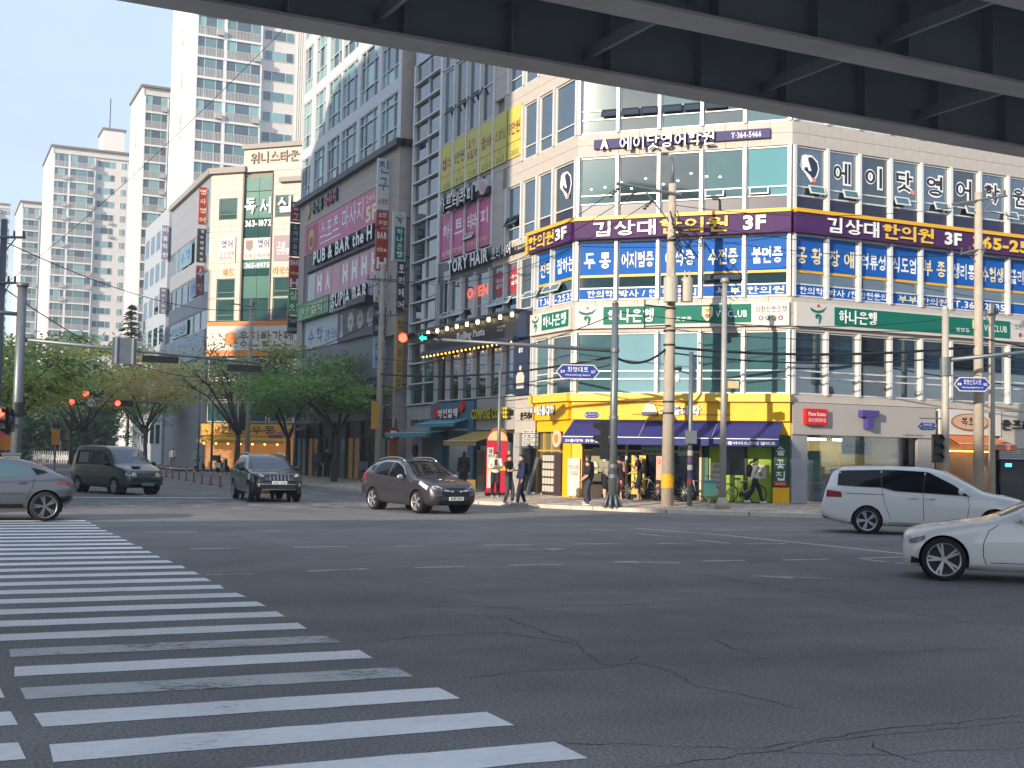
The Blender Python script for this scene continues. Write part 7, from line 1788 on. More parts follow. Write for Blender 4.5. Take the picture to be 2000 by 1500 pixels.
c.strip(c.fs, [(3.15,1.2),(3.95,1.2)], [(3.2,1.62),(4.0,1.62)], 'window_curtain', mat('curtain_grey', '#8b9196', .6), 8, 3, off_=.012); c.strip(c.ff, [(.4,.72),(.82,.74)], [(.42,.86),(.8,.9)], 'headlight', lampc, 8, 3); c.strip(c.ff, [(-.36,.75),(.36,.75)], [(-.38,.85),(.38,.85)], 'grille', trim, 10, 2, (1,)); c.strip(c.ff, [(-.6,.5),(.6,.5)], [(-.62,.6),(.62,.6)], 'bumper_intake', trim, 12, 2, (1,)); c.strip(c.ff, [(-.84,.62),(.84,.62)], [(-.84,.65),(.84,.65)], 'bumper_line', trim, 14, 1, (1,))
c.plate(.42, '7우 6403', True, plateg, .1); c.mirror(1.3, 1.12, trim); c.handle(1.9, .98, pV); c.seam([(1.2,.4),(1.15,.8),(1.25,1.1)]); c.seam([(2.0,.34),(2.0,1.1)]); c.seam([(3.05,.36),(3.05,1.1)]); c.strip(c.fs, [(.9,.82),(4.55,.82)], [(.9,.85),(4.55,.85)], 'side_moulding', trim, 26, 1)
MB().box(.0,-.16,0,.22,.16,.03).xf(Matrix.Translation((c.X(.55), -.2, c.top(.5)-.005))).build('hood_scoop', trim, c.t, world=False)
# --- grey crossover leaving on the left
pE = paint('paint_steel_grey', '#5f646a', .5)
c = Car('hatchback', 'matte grey coupe-like crossover leaving at the left picture edge', pE, 4.42, 1.88,
  [(0,.7),(.2,.9),(.8,1.02),(1.2,1.1),(1.8,1.42),(2.2,1.54),(2.8,1.55),(3.4,1.46),(3.8,1.31),(4.12,1.14),(4.33,1.03),(4.42,.85)],
  [(0,.6),(.4,.86),(1.2,.97),(2.5,1.0),(3.6,1.04),(4.1,1.07),(4.42,.95)], [(0,.4),(.2,.25),(.6,.21),(3.8,.23),(4.2,.36),(4.42,.5)], wide(1.88, 4.42, .82, .80), [(0,.8),(1.3,.84),(2.0,.70),(3.4,.66),(4.42,.72)], (.86, 3.76), .36, (2.78, 33.06), 1, 1, (-1, .03))
c.body(); c.wheels(5, mat('alloy_mid', '#6d7074', .4, .5), mat('rim_black', '#101113', .4), .78, True); c.strip(c.fs, [(1.55,1.0),(2.5,1.03)], [(1.85,1.27),(2.45,1.42)], 'side_window', mat('car_glass_teal', '#35545a', .03, spec=.9, ior=1.7)); c.strip(c.fs, [(2.6,1.04),(3.35,1.07),(3.5,1.12)], [(2.55,1.43),(3.0,1.41),(3.3,1.32)], 'side_window', MATS['car_glass_teal']); c.strip(c.fs, [(3.55,1.12),(3.8,1.18)], [(3.42,1.3),(3.75,1.22)], 'side_window', cglass, 5); c.glass(3.55, 4.08, 'rear_window'); c.glass(1.22, 1.95, 'windshield')
c.strip(c.fs, [(1.3,.24),(3.3,.24)], [(1.3,.42),(3.25,.42)], 'sill_cladding', trim, 20, 2); c.seam([(3.3,.5),(3.45,.8),(3.5,1.05)]); c.seam([(2.55,.4),(2.58,1.02)]); c.seam([(.6,.62),(2.5,.66),(3.3,.66)], 'crease_line'); c.strip(c.fs, [(4.05,.9),(4.36,.88)], [(4.0,.96),(4.36,.94)], 'tail_light', lampr, 8, 2); c.handle(3.2, .93, pE); c.mirror(1.65, 1.0, pE)
c.strip(c.fs, [(4.14,.42),(4.36,.5)], [(4.12,.6),(4.37,.62)], 'rear_cladding', trim, 6, 2)
# --- white people carrier
pW = paint('paint_pearl_white', '#dfdfdc', .0, .3)
c = Car('minivan', 'white people carrier with black windows at right', pW, 5.12, 1.985,
  [(0,.68),(.1,.86),(.5,1.02),(1.05,1.12),(1.6,1.40),(2.1,1.63),(2.6,1.725),(3.6,1.745),(4.5,1.71),(4.85,1.60),(4.98,1.25),(5.07,.9),(5.12,.7)],
  [(0,.6),(.5,.9),(1.1,1.02),(2.0,1.05),(3.0,1.1),(3.6,1.17),(5.0,1.2),(5.12,1.0)], [(0,.4),(.2,.25),(.6,.2),(4.2,.22),(4.8,.3),(5.12,.42)], wide(1.985, 5.12, .8, .92), [(0,.8),(1.3,.84),(2.2,.74),(4.6,.73),(5.12,.8)], (.92, 3.98), .345, (21.97, 25.72), 1, -1, (.735, -.678))
c.body(); c.wheels(5, twin=True); c.glass(1.12, 2.1, 'windshield')
c.strip(c.fs, [(1.58,1.03),(2.6,1.08),(3.3,1.105),(3.62,1.19),(4.72,1.21)], [(1.86,1.28),(2.5,1.61),(3.2,1.64),(3.62,1.64),(4.7,1.60)], 'window_band', trim, 30, 4, off_=.003); c.strip(c.fs, [(1.55,1.04),(2.6,1.09)], [(1.85,1.27),(2.55,1.60)], 'side_window', cglass); c.strip(c.fs, [(2.63,1.09),(3.3,1.12),(3.6,1.2)], [(2.58,1.60),(3.2,1.63),(3.62,1.63)], 'side_window', cglass); c.strip(c.fs, [(3.64,1.2),(4.7,1.22)], [(3.65,1.63),(4.68,1.59)], 'side_window', cglass)
c.strip(c.fs, [(1.5,1.02),(2.6,1.07),(3.3,1.1),(3.62,1.18),(4.75,1.2)], [(1.5,1.035),(2.6,1.085),(3.3,1.115),(3.62,1.195),(4.75,1.215)], 'window_trim', chrome, 30, 1, off_=.01)
c.strip(c.fs, [(4.6,.92),(5.0,.92)], [(4.62,1.06),(4.98,1.1)], 'tail_light', lampr, 8, 3); c.strip(c.fs, [(3.55,1.0),(4.5,1.02)], [(3.55,1.015),(4.5,1.035)], 'slide_rail', trim, 10, 1); c.strip(c.fs, [(1.4,.24),(3.45,.25)], [(1.4,.3),(3.45,.31)], 'sill_cladding', trim, 14, 1); c.handle(2.45, .94, chrome); c.handle(2.85, .95, chrome); c.mirror(1.72, 1.07, pW); c.seam([(2.6,.3),(2.62,1.08)]); c.seam([(1.6,.32),(1.52,.8),(1.56,1.02)]); c.seam([(3.4,.4),(3.55,.8),(3.62,1.18)])
MB().hexa([(-.2,-.6,-.05),(.2,-.62,-.02),(.2,.62,-.02),(-.2,.6,-.05),(-.2,-.6,-.01),(.2,-.62,.03),(.2,.62,.03),(-.2,.6,-.01)]).xf(Matrix.Translation((c.X(4.86), 0, 1.67))).build('roof_spoiler', pW, c.t, world=False); c.strip(c.fs, [(.3,.68),(.95,.86)], [(.25,.78),(.85,.94)], 'headlight', lampc, 8); c.strip(c.fb, [(-.8,.35),(.8,.35)], [(-.85,.45),(.85,.45)], 'rear_bumper_trim', trim, 14, 2, (1,))
# --- white saloon nearest the camera
pS = paint('paint_white', '#e4e4e0', .0, .28)
c = Car('saloon', 'white saloon nearest the camera cut by the right picture edge', pS, 4.93, 1.86,
  [(0,.60),(.025,.70),(.1,.765),(.4,.85),(.9,.93),(1.2,.97),(1.42,1.03),(2.0,1.30),(2.4,1.43),(3.2,1.45),(3.9,1.34),(4.3,1.16),(4.7,1.08),(4.88,1.0),(4.93,.8)],
  [(0,.5),(.3,.68),(.8,.82),(1.5,.92),(2.2,.95),(3.5,.98),(4.4,1.0),(4.93,.9)], [(0,.26),(.08,.2),(.6,.17),(4.2,.18),(4.7,.26),(4.93,.4)], [(0,.48),(.03,.60),(.1,.72),(.22,.82),(.45,.89),(.8,.925),(1.2,.93),(3.83,.93),(4.43,.91),(4.81,.86),(4.9,.78),(4.93,.73)], [(0,.8),(1.35,.84),(2.1,.72),(3.6,.70),(4.93,.76)], (.62, 3.56), .335, (14.68, 15.39), 0, 1, (-.745, .667))
c.body(); c.wheels(5, rimm, mat('rim_black', '#101113', .4), .78, True); c.glass(1.46, 2.35, 'windshield'); c.strip(c.fs, [(1.72,.96),(2.75,.99)], [(1.95,1.14),(2.65,1.36)], 'side_window', cglass); c.strip(c.fs, [(2.83,.99),(3.7,1.02)], [(2.75,1.36),(3.5,1.3)], 'side_window', cglass)
c.strip(c.fs, [(1.66,.935),(2.9,.965),(3.9,.99)], [(1.66,.95),(2.9,.98),(3.9,1.005)], 'window_trim', chrome, 24, 1, off_=.01); c.strip(c.fs, [(.10,.56),(.20,.57),(.33,.64)], [(.10,.62),(.2,.66),(.34,.70)], 'headlight', mat('headlamp_dark', '#6f7880', .06, spec=.9), 8, 4, off_=.014); c.strip(c.ff, [(.42,.56),(.72,.58)], [(.42,.66),(.7,.68)], 'headlight', lampc, 6, 3); c.strip(c.ff, [(-.4,.4),(.4,.4)], [(-.44,.62),(.44,.62)], 'grille', trim, 12, 3, (1,))
c.strip(c.fs, [(.12,.24),(.26,.26)], [(.13,.36),(.24,.33)], 'bumper_intake', trim, 5, 2, off_=.01); c.mirror(1.8, .95, pS); c.handle(2.6, .84, chrome); c.seam([(1.27,.22),(1.2,.4),(1.2,.6),(1.28,.8),(1.42,.9)]); c.seam([(2.78,.24),(2.78,.96)]); c.strip(c.fs, [(1.25,.19),(3.4,.19)], [(1.25,.29),(3.4,.29)], 'sill', pS, 14, 2, off_=.02); c.seam([(1.3,.31),(3.4,.31)], 'sill_line')
# ------------------------------------------------------------------ people
RS = bpy.data.scenes.new('remesh_scratch')
def remesh(mb, vox, m_, name):
    me = mb.mesh('blob', m_); o = bpy.data.objects.new('blob', me); RS.collection.objects.link(o)
    md = o.modifiers.new('r', 'REMESH'); md.mode = 'VOXEL'; md.voxel_size = vox; md.use_smooth_shade = True
    sm = o.modifiers.new('s', 'SMOOTH'); sm.factor = .5; sm.iterations = 3
    vl = RS.view_layers[0]; vl.update()
    out = bpy.data.meshes.new_from_object(o.evaluated_get(vl.depsgraph)); out.name = name
    bpy.data.objects.remove(o); bpy.data.meshes.remove(me)
    out.materials.clear(); out.materials.append(m_)
    return out
def ik(a, b, l1, l2, hint):
    a, b = Vector(a), Vector(b); d = b-a; L_ = min(d.length, (l1+l2)*.995); d.normalize(); b = a+d*L_
    k = (l1*l1-l2*l2+L_*L_)/(2*L_); h = math.sqrt(max(0, l1*l1-k*k)); hv = Vector(hint); hv = (hv-d*hv.dot(d)).normalized()
    return a+d*k+hv*h, b
def capsule(mb, P, r, n=9):
    mb.tube(P, r, n)
    for p, q in zip(P, r if isinstance(r, (list, tuple)) else [r]*len(P)): mb.ball(p, q, 9, 6)
skin = mat('skin', '#c49a80', .6); hair = mat('hair_black', '#191514', .6)
def person(label, x, y, face, H=1.7, hl=(.05,.25,.80), hr=(.05,-.25,.80), fl=(.02,.1,0), fr=(.02,-.1,0), top='#2b2b30', leg='#26262b', shoe='#c9c7c2', sleeve=1., legs=1., lean=0., headf=(0,0), bag=None, skirt=None, hairlen=0, z=None, bare=None, pel=0., under=None):
    s = H/1.7
    z = sz(x, y) if z is None else z
    t = thing('person', label, 'person', (x, y, z), R_(face))
    def v(p): return Vector(p)*s
    pz = .93+pel
    pelv = Vector((0,0,pz)); chest = Vector((lean*.6,0,pz+.40)); neck = Vector((lean*.85,0,pz+.545)); head = Vector((lean+.015+headf[0]*.05,0,pz+.665+headf[1]*.03))
    SL, SR = Vector((lean*.72,.175,pz+.475)), Vector((lean*.72,-.175,pz+.475)); HL, HR = pelv+Vector((0,.085,-.02)), pelv+Vector((0,-.085,-.02))
    eL, wL = ik(SL, hl, .285, .25, (-.5,.5,-.4)); eR, wR = ik(SR, hr, .285, .25, (-.5,-.5,-.4))
    kL, aL = ik(HL, (fl[0], fl[1], fl[2]+.075), .44, .415, (1,.05,0)); kR, aR = ik(HR, (fr[0], fr[1], fr[2]+.075), .44, .415, (1,-.05,0))
    b = MB()
    b.ball(head, (.096,.076,.118), 14, 10).ball(head+Vector((.03,0,-.05)), (.066,.058,.075), 10, 8).ball(head+Vector((.1,0,-.015)), (.017,.013,.022), 6, 5)
    for sg in (1,-1): b.ball(head+Vector((-.005,sg*.078,-.01)), (.018,.012,.03), 6, 5)
    capsule(b, [neck, head+Vector((-.01,0,-.08))], [.058,.052])
    b.ball(chest, (.10,.155,.17), 12, 8).ball(pelv+Vector((0,0,.14)), (.088,.13,.13), 12, 8).ball(pelv, (.1,.15,.11), 12, 8)
    capsule(b, [chest+Vector((0,0,.1)), neck], [.09,.06])
    for S, e, w_ in ((SL,eL,wL),(SR,eR,wR)): capsule(b, [S, S.lerp(e,.5), e, e.lerp(w_,.4), w_], [.056,.05,.042,.041,.029]); b.ball(w_+(w_-e).normalized()*.05, (.035,.035,.04), 8, 6)
    for Hh, k, a in ((HL,kL,aL),(HR,kR,aR)): capsule(b, [Hh, Hh.lerp(k,.5), k, k.lerp(a,.35), a], [.088,.078,.056,.055,.036]); capsule(b, [a+Vector((-.03,0,-.04)), a+Vector((.14,0,-.05))], [.035,.028])
    b.v = [tuple(Vector(q)*s) for q in b.v]
    me = remesh(b, .016*s, skin, 'body')
    # fingers: four and a thumb on each hand, joined into the body mesh
    fm = MB(); fm.v = [tuple(q.co) for q in me.vertices]; fm.f = [list(p_.vertices) for p_ in me.polygons]; fm.mi = [0]*len(fm.f)
    for e, w_, sg in ((eL,wL,1),(eR,wR,-1)):
        d = (w_-e).normalized(); sd = d.cross(Vector((0,0,1))); sd = sd.normalized() if sd.length > .1 else Vector((0,1,0)); nn = d.cross(sd)
        for k, ln in enumerate((.07,.078,.073,.058)):
            p = w_+d*.075+sd*(.025-.017*k); q = p+d*ln*.55-nn*.008*sg; fm.tube([v(p), v(q), v(q+d*ln*.45-nn*.03*sg)], [.009*s,.008*s,.006*s], 5)
        p = w_+d*.03+sd*.03; fm.tube([v(p), v(p+d*.035+sd*.022), v(p+d*.07+sd*.018)], [.011*s,.01*s,.007*s], 5)
    for sg in (1,-1): fm.ball(v(head+Vector((.085,sg*.03,.012))), .011*s, 6, 4)
    fm.build('body', skin, t, True, world=False)
    # hair
    h = MB(); h.ball(head+Vector((-.018,0,.03)), (.098,.085,.108), 12, 8).ball(head+Vector((.05,0,.088)), (.05,.062,.035), 10, 6)
    if hairlen: capsule(h, [head+Vector((-.06,0,.02)), head+Vector((-.12-hairlen*.3,0,-.03)), head+Vector((-.14-hairlen*.8,.02,-.1-hairlen*.4))], [.05,.04,.02])
    else: h.ball(head+Vector((-.05,0,-.02)), (.06,.075,.07), 10, 6)
    h.v = [tuple(Vector(q)*s) for q in h.v]; link('hair', remesh(h, .014*s, hair, 'hair'), t, False)
    # top
    c = MB(); tm = mat('cloth_'+top[1:], top, .85, noise=.1, ns=9)
    c.ball(chest, (.125,.18,.185), 12, 8).ball(pelv+Vector((0,0,.16)), (.115,.158,.17), 12, 8).ball(pelv+Vector((0,0,.03)), (.12,.17,.11), 12, 8); capsule(c, [chest+Vector((0,0,.1)), neck+Vector((0,0,-.03))], [.11,.072])
    for S, e, w_ in ((SL,eL,wL),(SR,eR,wR)):
        P = [S, S.lerp(e,.5), e]; r_ = [.076,.068,.06]
        if sleeve >= 1: P += [e.lerp(w_,.5), e.lerp(w_,.92)]; r_ += [.055,.046]
        else: P = [S, S.lerp(e, .8*max(.3, sleeve))]; r_ = [.076,.066]
        capsule(c, P, r_)
    c.v = [tuple(Vector(q)*s) for q in c.v]; link('jacket' if sleeve >= 1 else 'shirt', remesh(c, .017*s, tm, 'top'), t, False)
    # legs
    g = MB(); lm = mat('cloth_'+leg[1:], leg, .85, noise=.1, ns=9); g.ball(pelv+Vector((0,0,-.02)), (.115,.162,.11), 12, 8)
    for Hh, k, a in ((HL,kL,aL),(HR,kR,aR)):
        if skirt: capsule(g, [Hh+Vector((0,0,.02)), Hh.lerp(k,.85)], [.12,.15])
        elif legs >= 1: capsule(g, [Hh, Hh.lerp(k,.5), k, k.lerp(a,.5), a+Vector((0,0,.02))], [.102,.094,.078,.07,.06])
        else: capsule(g, [Hh, Hh.lerp(k,.5), k.lerp(Hh,.02)], [.104,.1,.09])
    g.v = [tuple(Vector(q)*s) for q in g.v]; link('skirt' if skirt else 'trousers', remesh(g, .017*s, lm, 'legs'), t, False)
    shm = mat('shoe_'+shoe[1:], shoe, .6)
    for a in (aL, aR):
        f = MB(); capsule(f, [a+Vector((-.045,0,-.03)), a+Vector((.06,0,-.04)), a+Vector((.16,0,-.045))], [.045,.045,.034]); f.v = [tuple(Vector(q)*s) for q in f.v]; link('shoe', remesh(f, .014*s, shm, 'shoe'), t, False)
    if bag:
        bm_ = mat('bag_'+bag[1:], bag, .7); g = MB(); g.ball(chest+Vector((-.2,0,-.1)), (.11,.15,.22), 12, 8); capsule(g, [chest+Vector((-.2,0,.02)), chest+Vector((-.2,0,-.22))], [.12,.12])
        g.v = [tuple(Vector(q)*s) for q in g.v]; o = link('backpack', remesh(g, .018*s, bm_, 'bag'), t, False)
        for sg in (1,-1): MB().tube([v(chest+Vector((-.1,sg*.1,.15))), v(chest+Vector((.02,sg*.11,.17))), v(chest+Vector((.13,sg*.1,.02))), v(chest+Vector((-.02,sg*.15,-.2)))], .016*s, 5).build('strap', bm_, t, world=False)
    if under: MB().box(chest.x*s+.118*s, -.05*s, (pz+.2)*s, chest.x*s+.128*s, .05*s, (pz+.5)*s).build('shirt_front', mat('cloth_'+under[1:], under, .8), t, world=False)
    return t
W_ = 180-YAW     # world angle helpers: -115 faces the camera
person('young man in white jacket and black trousers looking at a phone', 20.2, 45.0, -115, 1.74, hl=(.26,.08,1.16), hr=(.24,-.08,1.14), fl=(.05,.1,0), fr=(.02,-.12,0), top='#cfcabf', leg='#1d1d21', shoe='#c9c7c2', headf=(.6,-.6), under='#2a2a2d')
person('man in black behind the phone user by the coffee banner', 21.1, 46.6, -100, 1.72, top='#15161a', leg='#1b1c20', shoe='#2a2a2c')
person('man in black T-shirt with folded arms waiting at the kerb', 18.95, 41.1, -60, 1.7, hl=(.24,-.05,1.2), hr=(.26,.06,1.17), fl=(.1,.12,0), fr=(-.06,-.1,0), top='#1c1d20', sleeve=.7, leg='#45464c', shoe='#cfccc6')
person('man in navy shirt and trousers with shoulder bag at the kerb', 19.15, 40.4, 170, 1.72, hl=(.06,.24,.82), hr=(.12,-.22,.86), fl=(.16,.08,0), fr=(-.14,-.1,0), top='#20264a', leg='#1d2038', shoe='#c6c4c0', bag='#17171b')
person('man in dark jacket passing the blue diner', 20.7, 49.4, 80, 1.72, fl=(.2,.08,0), fr=(-.2,-.08,.03), top='#1f2026', leg='#1b1c20', shoe='#242426')
person('man in dark maroon jacket standing by the pink board', 21.5, 39.85, 110, 1.72, top='#372a31', leg='#2b2d35', hl=(.05,.26,.82), hr=(.05,-.26,.82), shoe='#bdb8b0')
person('shorter person in black holding something near waist at the kerb', 21.1, 39.1, 165, 1.55, hl=(.26,.1,.98), hr=(.25,-.08,.98), top='#202126', leg='#3a3f4c', shoe='#cfccc6', sleeve=.9)
person('woman in grey cardigan and black skirt at the shop counter', 23.1, 41.3, 60, 1.62, hl=(.25,.1,1.05), hr=(.25,-.1,1.05), top='#8f8778', leg='#1a1a1e', skirt=True, shoe='#23232a')
person('person in pink top at the shop counter beside the woman', 23.65, 41.45, 70, 1.62, hl=(.2,.1,1.0), hr=(.2,-.1,1.0), top='#b3867f', leg='#7d3a48', skirt=True, shoe='#b9b4ac')
person('student in black blazer and white shirt behind the signal pole', 22.4, 39.5, -140, 1.66, fl=(.18,.09,0), fr=(-.16,-.09,0), top='#1b1c21', leg='#4a4c52', shoe='#c9c7c2', under='#d8d6d0')
person('girl with ponytail and black backpack walking past the flower shop', 27.15, 37.75, -30, 1.62, hl=(.22,.2,.85), hr=(-.18,-.22,.86), fl=(.28,.08,.0), fr=(-.34,-.08,.06), top='#cfc9bf', leg='#1b1b20', shoe='#d6d3cc', bag='#16171c', hairlen=.22, headf=(.3,-.2))
person('two friends before the pub, the one in grey', 21.3, 73.5, -100, 1.72, top='#6a6f7c', leg='#55585f', shoe='#b9b4ac')
person('two friends before the pub, the one in black', 21.8, 73.0, -110, 1.74, top='#17181c', leg='#1a1b1f', shoe='#b9b4ac')
person('pedestrian in white top beside the parked scooter', 19.6, 101, -90, 1.7, top='#b9b8b2', leg='#2a2b30', z=.13)
person('pedestrian in grey walking far up the pavement', 19.3, 110, 90, 1.7, top='#8a8c90', leg='#33353a', fl=(.2,.08,0), fr=(-.2,-.08,0), z=.13)
# ------------------------------------------------------------------ bicycles and scooters
def bicycle(label, x, y, face, col, rider=False, bcol='#2a2a2d'):
    t = thing('bicycle', label, 'bicycle', (x, y, sz(x, y)), R_(face)); fm = mat('bike_'+col[1:], col, .35, .3)
    for wx in (.52, -.52):
        w_ = MB(); n = 26
        for i in range(n): pass
        w_.tube([(wx+.33*math.cos(6.2832*i/n), 0, .335+.33*math.sin(6.2832*i/n)) for i in range(n+1)], .022, 6, False); o = w_.build('wheel', tyrem, t, True, world=False)
        sp = MB()
        for i in range(12): a = 6.2832*i/12; sp.tube([(wx, 0, .335), (wx+.31*math.cos(a), 0, .335+.31*math.sin(a))], .003, 3)
        sp.tube([(wx,-.05,.335),(wx,.05,.335)], .02, 8).build('spokes', rimm, o, world=False)
    f = MB(); J = dict(bb=(-.05,0,.3), st=(-.18,0,.78), hd=(.38,0,.78), hb=(.41,0,.62), ra=(-.52,0,.335), fa=(.52,0,.335))
    for a, b, r in (('bb','st',.018),('bb','hb',.022),('st','hd',.018),('hd','hb',.02),('bb','ra',.012),('st','ra',.011),('hb','fa',.016)): f.tube([J[a], J[b]], r, 6)
    f.build('frame', fm, t, True, world=False)
    MB().ball((-.2,0,.86), (.14,.075,.035), 10, 6).tube([J['st'],(-.2,0,.86)], .014, 6).build('saddle', trim, t, True, world=False)
    MB().tube([(.36,.28,.98),(.4,.12,.96),(.38,0,.95),(.4,-.12,.96),(.36,-.28,.98)], .014, 6).tube([(.38,0,.78),(.38,0,.95)], .016, 6).build('handlebar', trim, t, True, world=False)
    MB().tube([(-.05,-.06,.3),(-.05,.06,.3)], .09, 14).tube([(.08,.1,.22),(-.18,-.1,.38)], .015, 5).build('crank', rimd, t, world=False)
    return t
bicycle('white bicycle ridden by the schoolboy in front of the yellow banner', 24.35, 40.75, 135, '#b9bcc0')
tb = person('schoolboy with black backpack standing over his bicycle', 24.22, 40.88, 150, 1.66, hl=(.36,.2,1.02), hr=(.3,-.05,1.3), fl=(.05,.14,.0), fr=(-.05,-.14,.0), top='#22222b', leg='#1c1d24', legs=.5, bag='#15161b', lean=.12, sleeve=.6, shoe='#8f8f95')
bicycle('dark bicycle leaning behind the concrete pole', 24.95, 39.75, -40, '#33353a')
bicycle('white bicycle parked behind the sticker covered camera pole', 25.55, 39.0, -50, '#c6c7c5')
bicycle('slim white bicycle parked at the lime flower shop window', 27.05, 38.35, -45, '#c9cdb9')
def scooter(label, x, y, face, col):
    t = thing('scooter', label, 'scooter', (x, y, .13), R_(face)); m_ = paint('scooter_'+col[1:], col, .1)
    for wx in (.62, -.6): MB().tube([(wx+.22*math.cos(6.2832*i/20), 0, .27+.22*math.sin(6.2832*i/20)) for i in range(21)], .055, 8, False).tube([(wx,-.04,.27),(wx,.04,.27)], .14, 14).build('wheel', tyrem, t, True, world=False)
    MB().hexa([(-.8,-.16,.4),(.1,-.2,.3),(.1,.2,.3),(-.8,.16,.4),(-.85,-.14,.75),(.0,-.17,.7),(.0,.17,.7),(-.85,.14,.75)]).hexa([(.3,-.2,.3),(.5,-.12,.3),(.5,.12,.3),(.3,.2,.3),(.35,-.16,.95),(.48,-.1,.98),(.48,.1,.98),(.35,.16,.95)]).box(.05,-.16,.26,.35,.16,.33).build('body', m_, t, world=False)
    MB().ball((-.45,0,.8), (.38,.15,.08), 12, 6).build('seat', trim, t, True, world=False); MB().tube([(.38,.32,1.08),(.42,0,1.02),(.38,-.32,1.08)], .02, 6).tube([(.6,0,.3),(.42,0,1.02)], .03, 6).build('handlebar', trim, t, world=False); MB().box(-1.05,-.22,.85,-.62,.22,1.25).build('delivery_box', mat('box_'+col[1:], col, .6), t, world=False)
scooter('white delivery scooter parked far up the pavement', 19.6, 99.5, -80, '#b5b4b0'); scooter('dark delivery scooter parked near the noodle shop', 19.7, 92, -70, '#2b2d33'); scooter('grey scooter parked behind the brown grey SUV', 19.4, 58.8, 70, '#4a4d55')
# ------------------------------------------------------------------ street furniture and clutter
dl = mat('delineator_red', '#a04a34', .6); dlw = mat('delineator_white', '#c9c5bd', .5)
D0 = None
for k in range(9):
    y = 84.5-k*2.75; x = 14.1-k*.1
    lab = ('first red delineator post beside the black SUV', 'second red delineator post from the black SUV', 'third red delineator post from the black SUV', 'fourth red delineator post from the black SUV', 'middle red delineator post of the row', 'sixth red delineator post, nearer the van', 'seventh red delineator post, nearer the van', 'second last red delineator post by the van', 'last red delineator post right behind the van')[8-k]
    t = thing('delineator_post', lab, 'bollard', (x, y, 0), 0, 'red delineator posts along the centre line')
    MB().cyl(0,0,.03,.78,.045,.04,10).build('post', dl, t, world=False); MB().cyl(0,0,0,.03,.14,.12,12).build('base', trim, t, world=False); MB().cyl(0,0,.55,.66,.0475,.0465,10).build('reflector', dlw, t, world=False)
# white lattice fence far up the street
t = thing('lattice_fence', 'white lattice fence closing the far end of the street', 'fence', (12, 150, 0)); wf = mat('fence_white', '#c4c4be', .6)
A_, B2 = Vector((9.6, 158)), Vector((14.4, 142)); nF = 26
for k in range(nF):
    p = A_.lerp(B2, k/nF); q = A_.lerp(B2, (k+1)/nF)
    MB().tube([(p.x,p.y,0),(p.x,p.y,1.25)], .07, 5).build('post', wf, t, world=True); MB().tube([(p.x,p.y,.15),(q.x,q.y,1.0)], .05, 4).tube([(p.x,p.y,1.0),(q.x,q.y,.15)], .05, 4).build('lattice', wf, t, world=True)
t = thing('low_wall', 'low pale garden wall behind the fence', 'wall', (4, 172, 0)); MB().box(-6, 171, 0, 14, 171.3, 2.6).build('wall', mat('garden_wall', '#b9b2a4', .8, noise=.1), t)
# red and blue market tents at the left edge
def tent(label, x, y, c1, c2, sc_=1.):
    t = thing('market_tent', label, 'tent', (x, y, .12)); rf = mat('tent_'+c1[1:], c1, .7); sd = mat('tent_'+c2[1:], c2, .7)
    MB().add([(-1.3,-1.3,2.0),(1.3,-1.3,2.0),(1.3,1.3,2.0),(-1.3,1.3,2.0),(0,0,2.75)], [(0,1,4),(1,2,4),(2,3,4),(3,0,4)]).build('roof', rf, t, world=False)
    MB().box(-1.3,-1.32,1.55,1.3,-1.29,2.0).box(1.29,-1.3,1.55,1.32,1.3,2.0).build('valance', mat('tent_orange', '#c87a2a', .7), t, world=False); MB().box(-1.3,-1.3,.3,1.3,-1.27,1.3).box(1.27,-1.27,.3,1.3,1.3,1.3).build('side_sheet', sd, t, world=False)
    for a in (-1.27,1.27):
        for b in (-1.27,1.27): MB().cyl(a,b,0,2.0,.03,.03,8).build('leg', galv, t, world=False)
tent('red roofed market tent with blue side sheet at the left edge', 1.32, 46.0, '#a32632', '#1f3f9a')
# red inflatable promotion column by the coffee shop, A-board, flower box
t = thing('promotion_column', 'tall red and white promotion banner column beside the coffee shop', 'banner', (20.75, 46.1, sz(20.75,46.1))); F = Fr(20.75, 46.1, -YAW+8); zb = sz(20.75, 46.1); rc = mat('column_red', '#c21f3e', .5)
P = [(-.42,zb+.12),(.42,zb+.12),(.42,zb+2.2)]+[(.42*math.cos(a*math.pi/10), zb+2.2+.42*math.sin(a*math.pi/10)) for a in range(11)]+[(-.42,zb+2.2)]
MB().fprism(F, P, -.12, .0).build('panel', rc, t); MB().fprism(F, [(a*.93, zb+2.0+(b-zb-2.0)*.93 if b > zb+1.95 else zb+1.95) for a, b in P[2:]], .001, .01).build('cream_top', mat('column_cream', '#d9c08a', .5), t); MB().fbox(F, -.4, -.16, .001, .012, zb+.3, zb+1.9).build('white_side', wboard, t); MB().fbox(F, -.4, .4, .013, .02, zb+1.0, zb+1.16).build('yellow_band', ty, t)
for i, c in enumerate('젤라또'): text(F, c, -.36, -.2, zb+1.7-i*.2, zb+1.86-i*.2, .014, tk, t, .02)
MB().fbox(F, -.45, .45, -.25, .12, zb, zb+.12).build('base', trim, t)
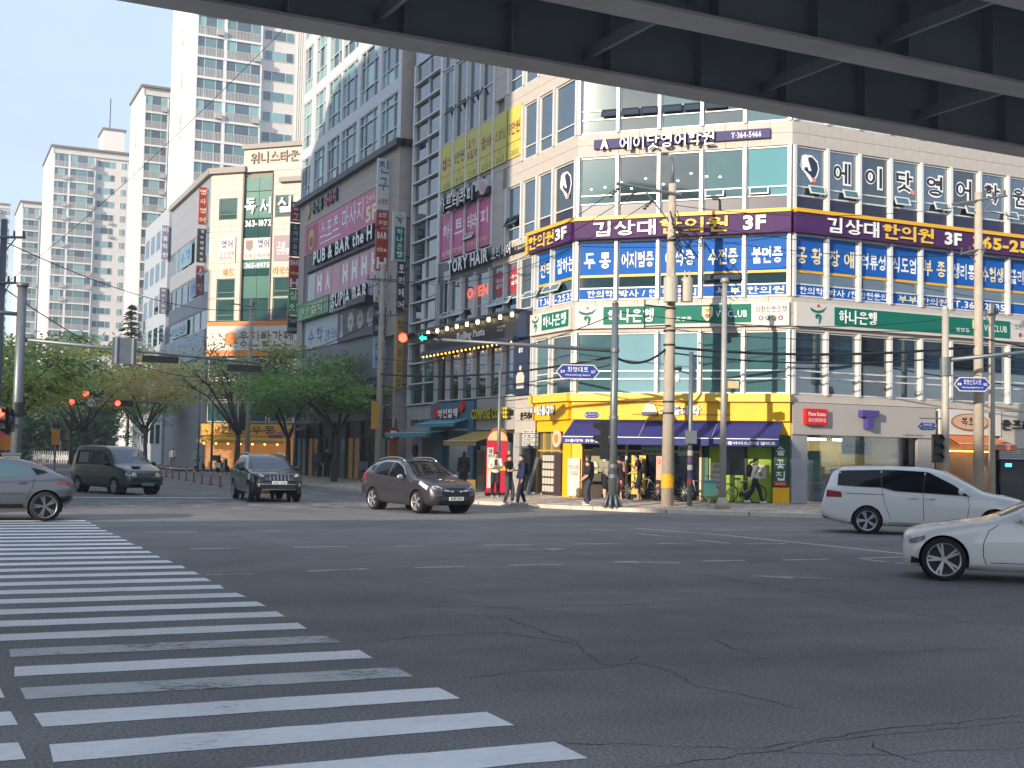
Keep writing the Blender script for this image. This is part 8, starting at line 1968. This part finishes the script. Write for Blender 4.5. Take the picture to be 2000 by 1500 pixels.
t = thing('cardboard_box', 'tan cardboard standee beside the red column', 'box', (20.1, 47.2, sz(20.1,47.2))); MB().box(-.16,-.1,0,.16,.1,.62).build('board', mat('cardboard', '#b08a4e', .8), t, world=False)
t = thing('menu_board', 'tall yellow framed menu board by the coffee shop window', 'board', (21.9, 46.9, .25)); MB().fbox(FL, -8.5, -7.7, .25, .3, .35, 2.0).build('frame', mat('menu_olive', '#8a7a3a', .5), t); MB().fbox(FL, -8.42, -7.78, .301, .306, .9, 1.92).build('face', mat('menu_face', '#5c3e2a', .5), t)
poster(FL, 'notice_poster', 'yellow notice with black letters in the coffee doorway', -6.0, -5.55, 1.2, 2.0, mat('notice_yellow', '#c9ab3f', .5), [('영업\n중', -5.92, -5.63, 1.4, 1.85, tk)], d=.1)
t = thing('parking_sign', 'red and orange parking sign by the alley', 'sign', (21.6, 61.9, 0)); F = Fr(21.75, 61.6, 0); MB().fbox(F, -.1, .35, -.1, .1, .2, 3.0).build('panel', mat('parking_orange', '#a8642e', .5), t); MB().disc(F, .1, 2.75, .36, -.12, .12, 22).build('disc', mat('parking_red', '#9c3036', .5), t); text(F, 'P', -.08, .3, 2.55, 2.95, .125, tw, t, .04)
t = thing('flag_sign', 'orange vertical banner on the alley pole', 'banner', (20.7, 60.9, 3)); MB().fbox(Fr(20.62, 60.9, -YAW), -.2, .2, -.03, 0, 3.0, 4.4).build('cloth', mat('flag_amber', '#b98a2a', .6), t)
bpy.data.scenes.remove(RS)
# ------------------------------------------------------------------ thin haze over the whole place
hm = bpy.data.materials.new('haze_air'); hm.use_nodes = True; ht = hm.node_tree
for n_ in list(ht.nodes): ht.nodes.remove(n_)
ho = ht.nodes.new('ShaderNodeOutputMaterial'); hv = ht.nodes.new('ShaderNodeVolumePrincipled')
hv.inputs['Color'].default_value = (.92, .95, 1.0, 1); hv.inputs['Density'].default_value = .0009; hv.inputs['Anisotropy'].default_value = .2
ht.links.new(hv.outputs[0], ho.inputs['Volume'])
tag(MB().box(-130, -100, -1, 160, 470, 86).build('haze', hm), 'thin pale haze over the street', 'haze', kind='stuff')
fill_lettering()
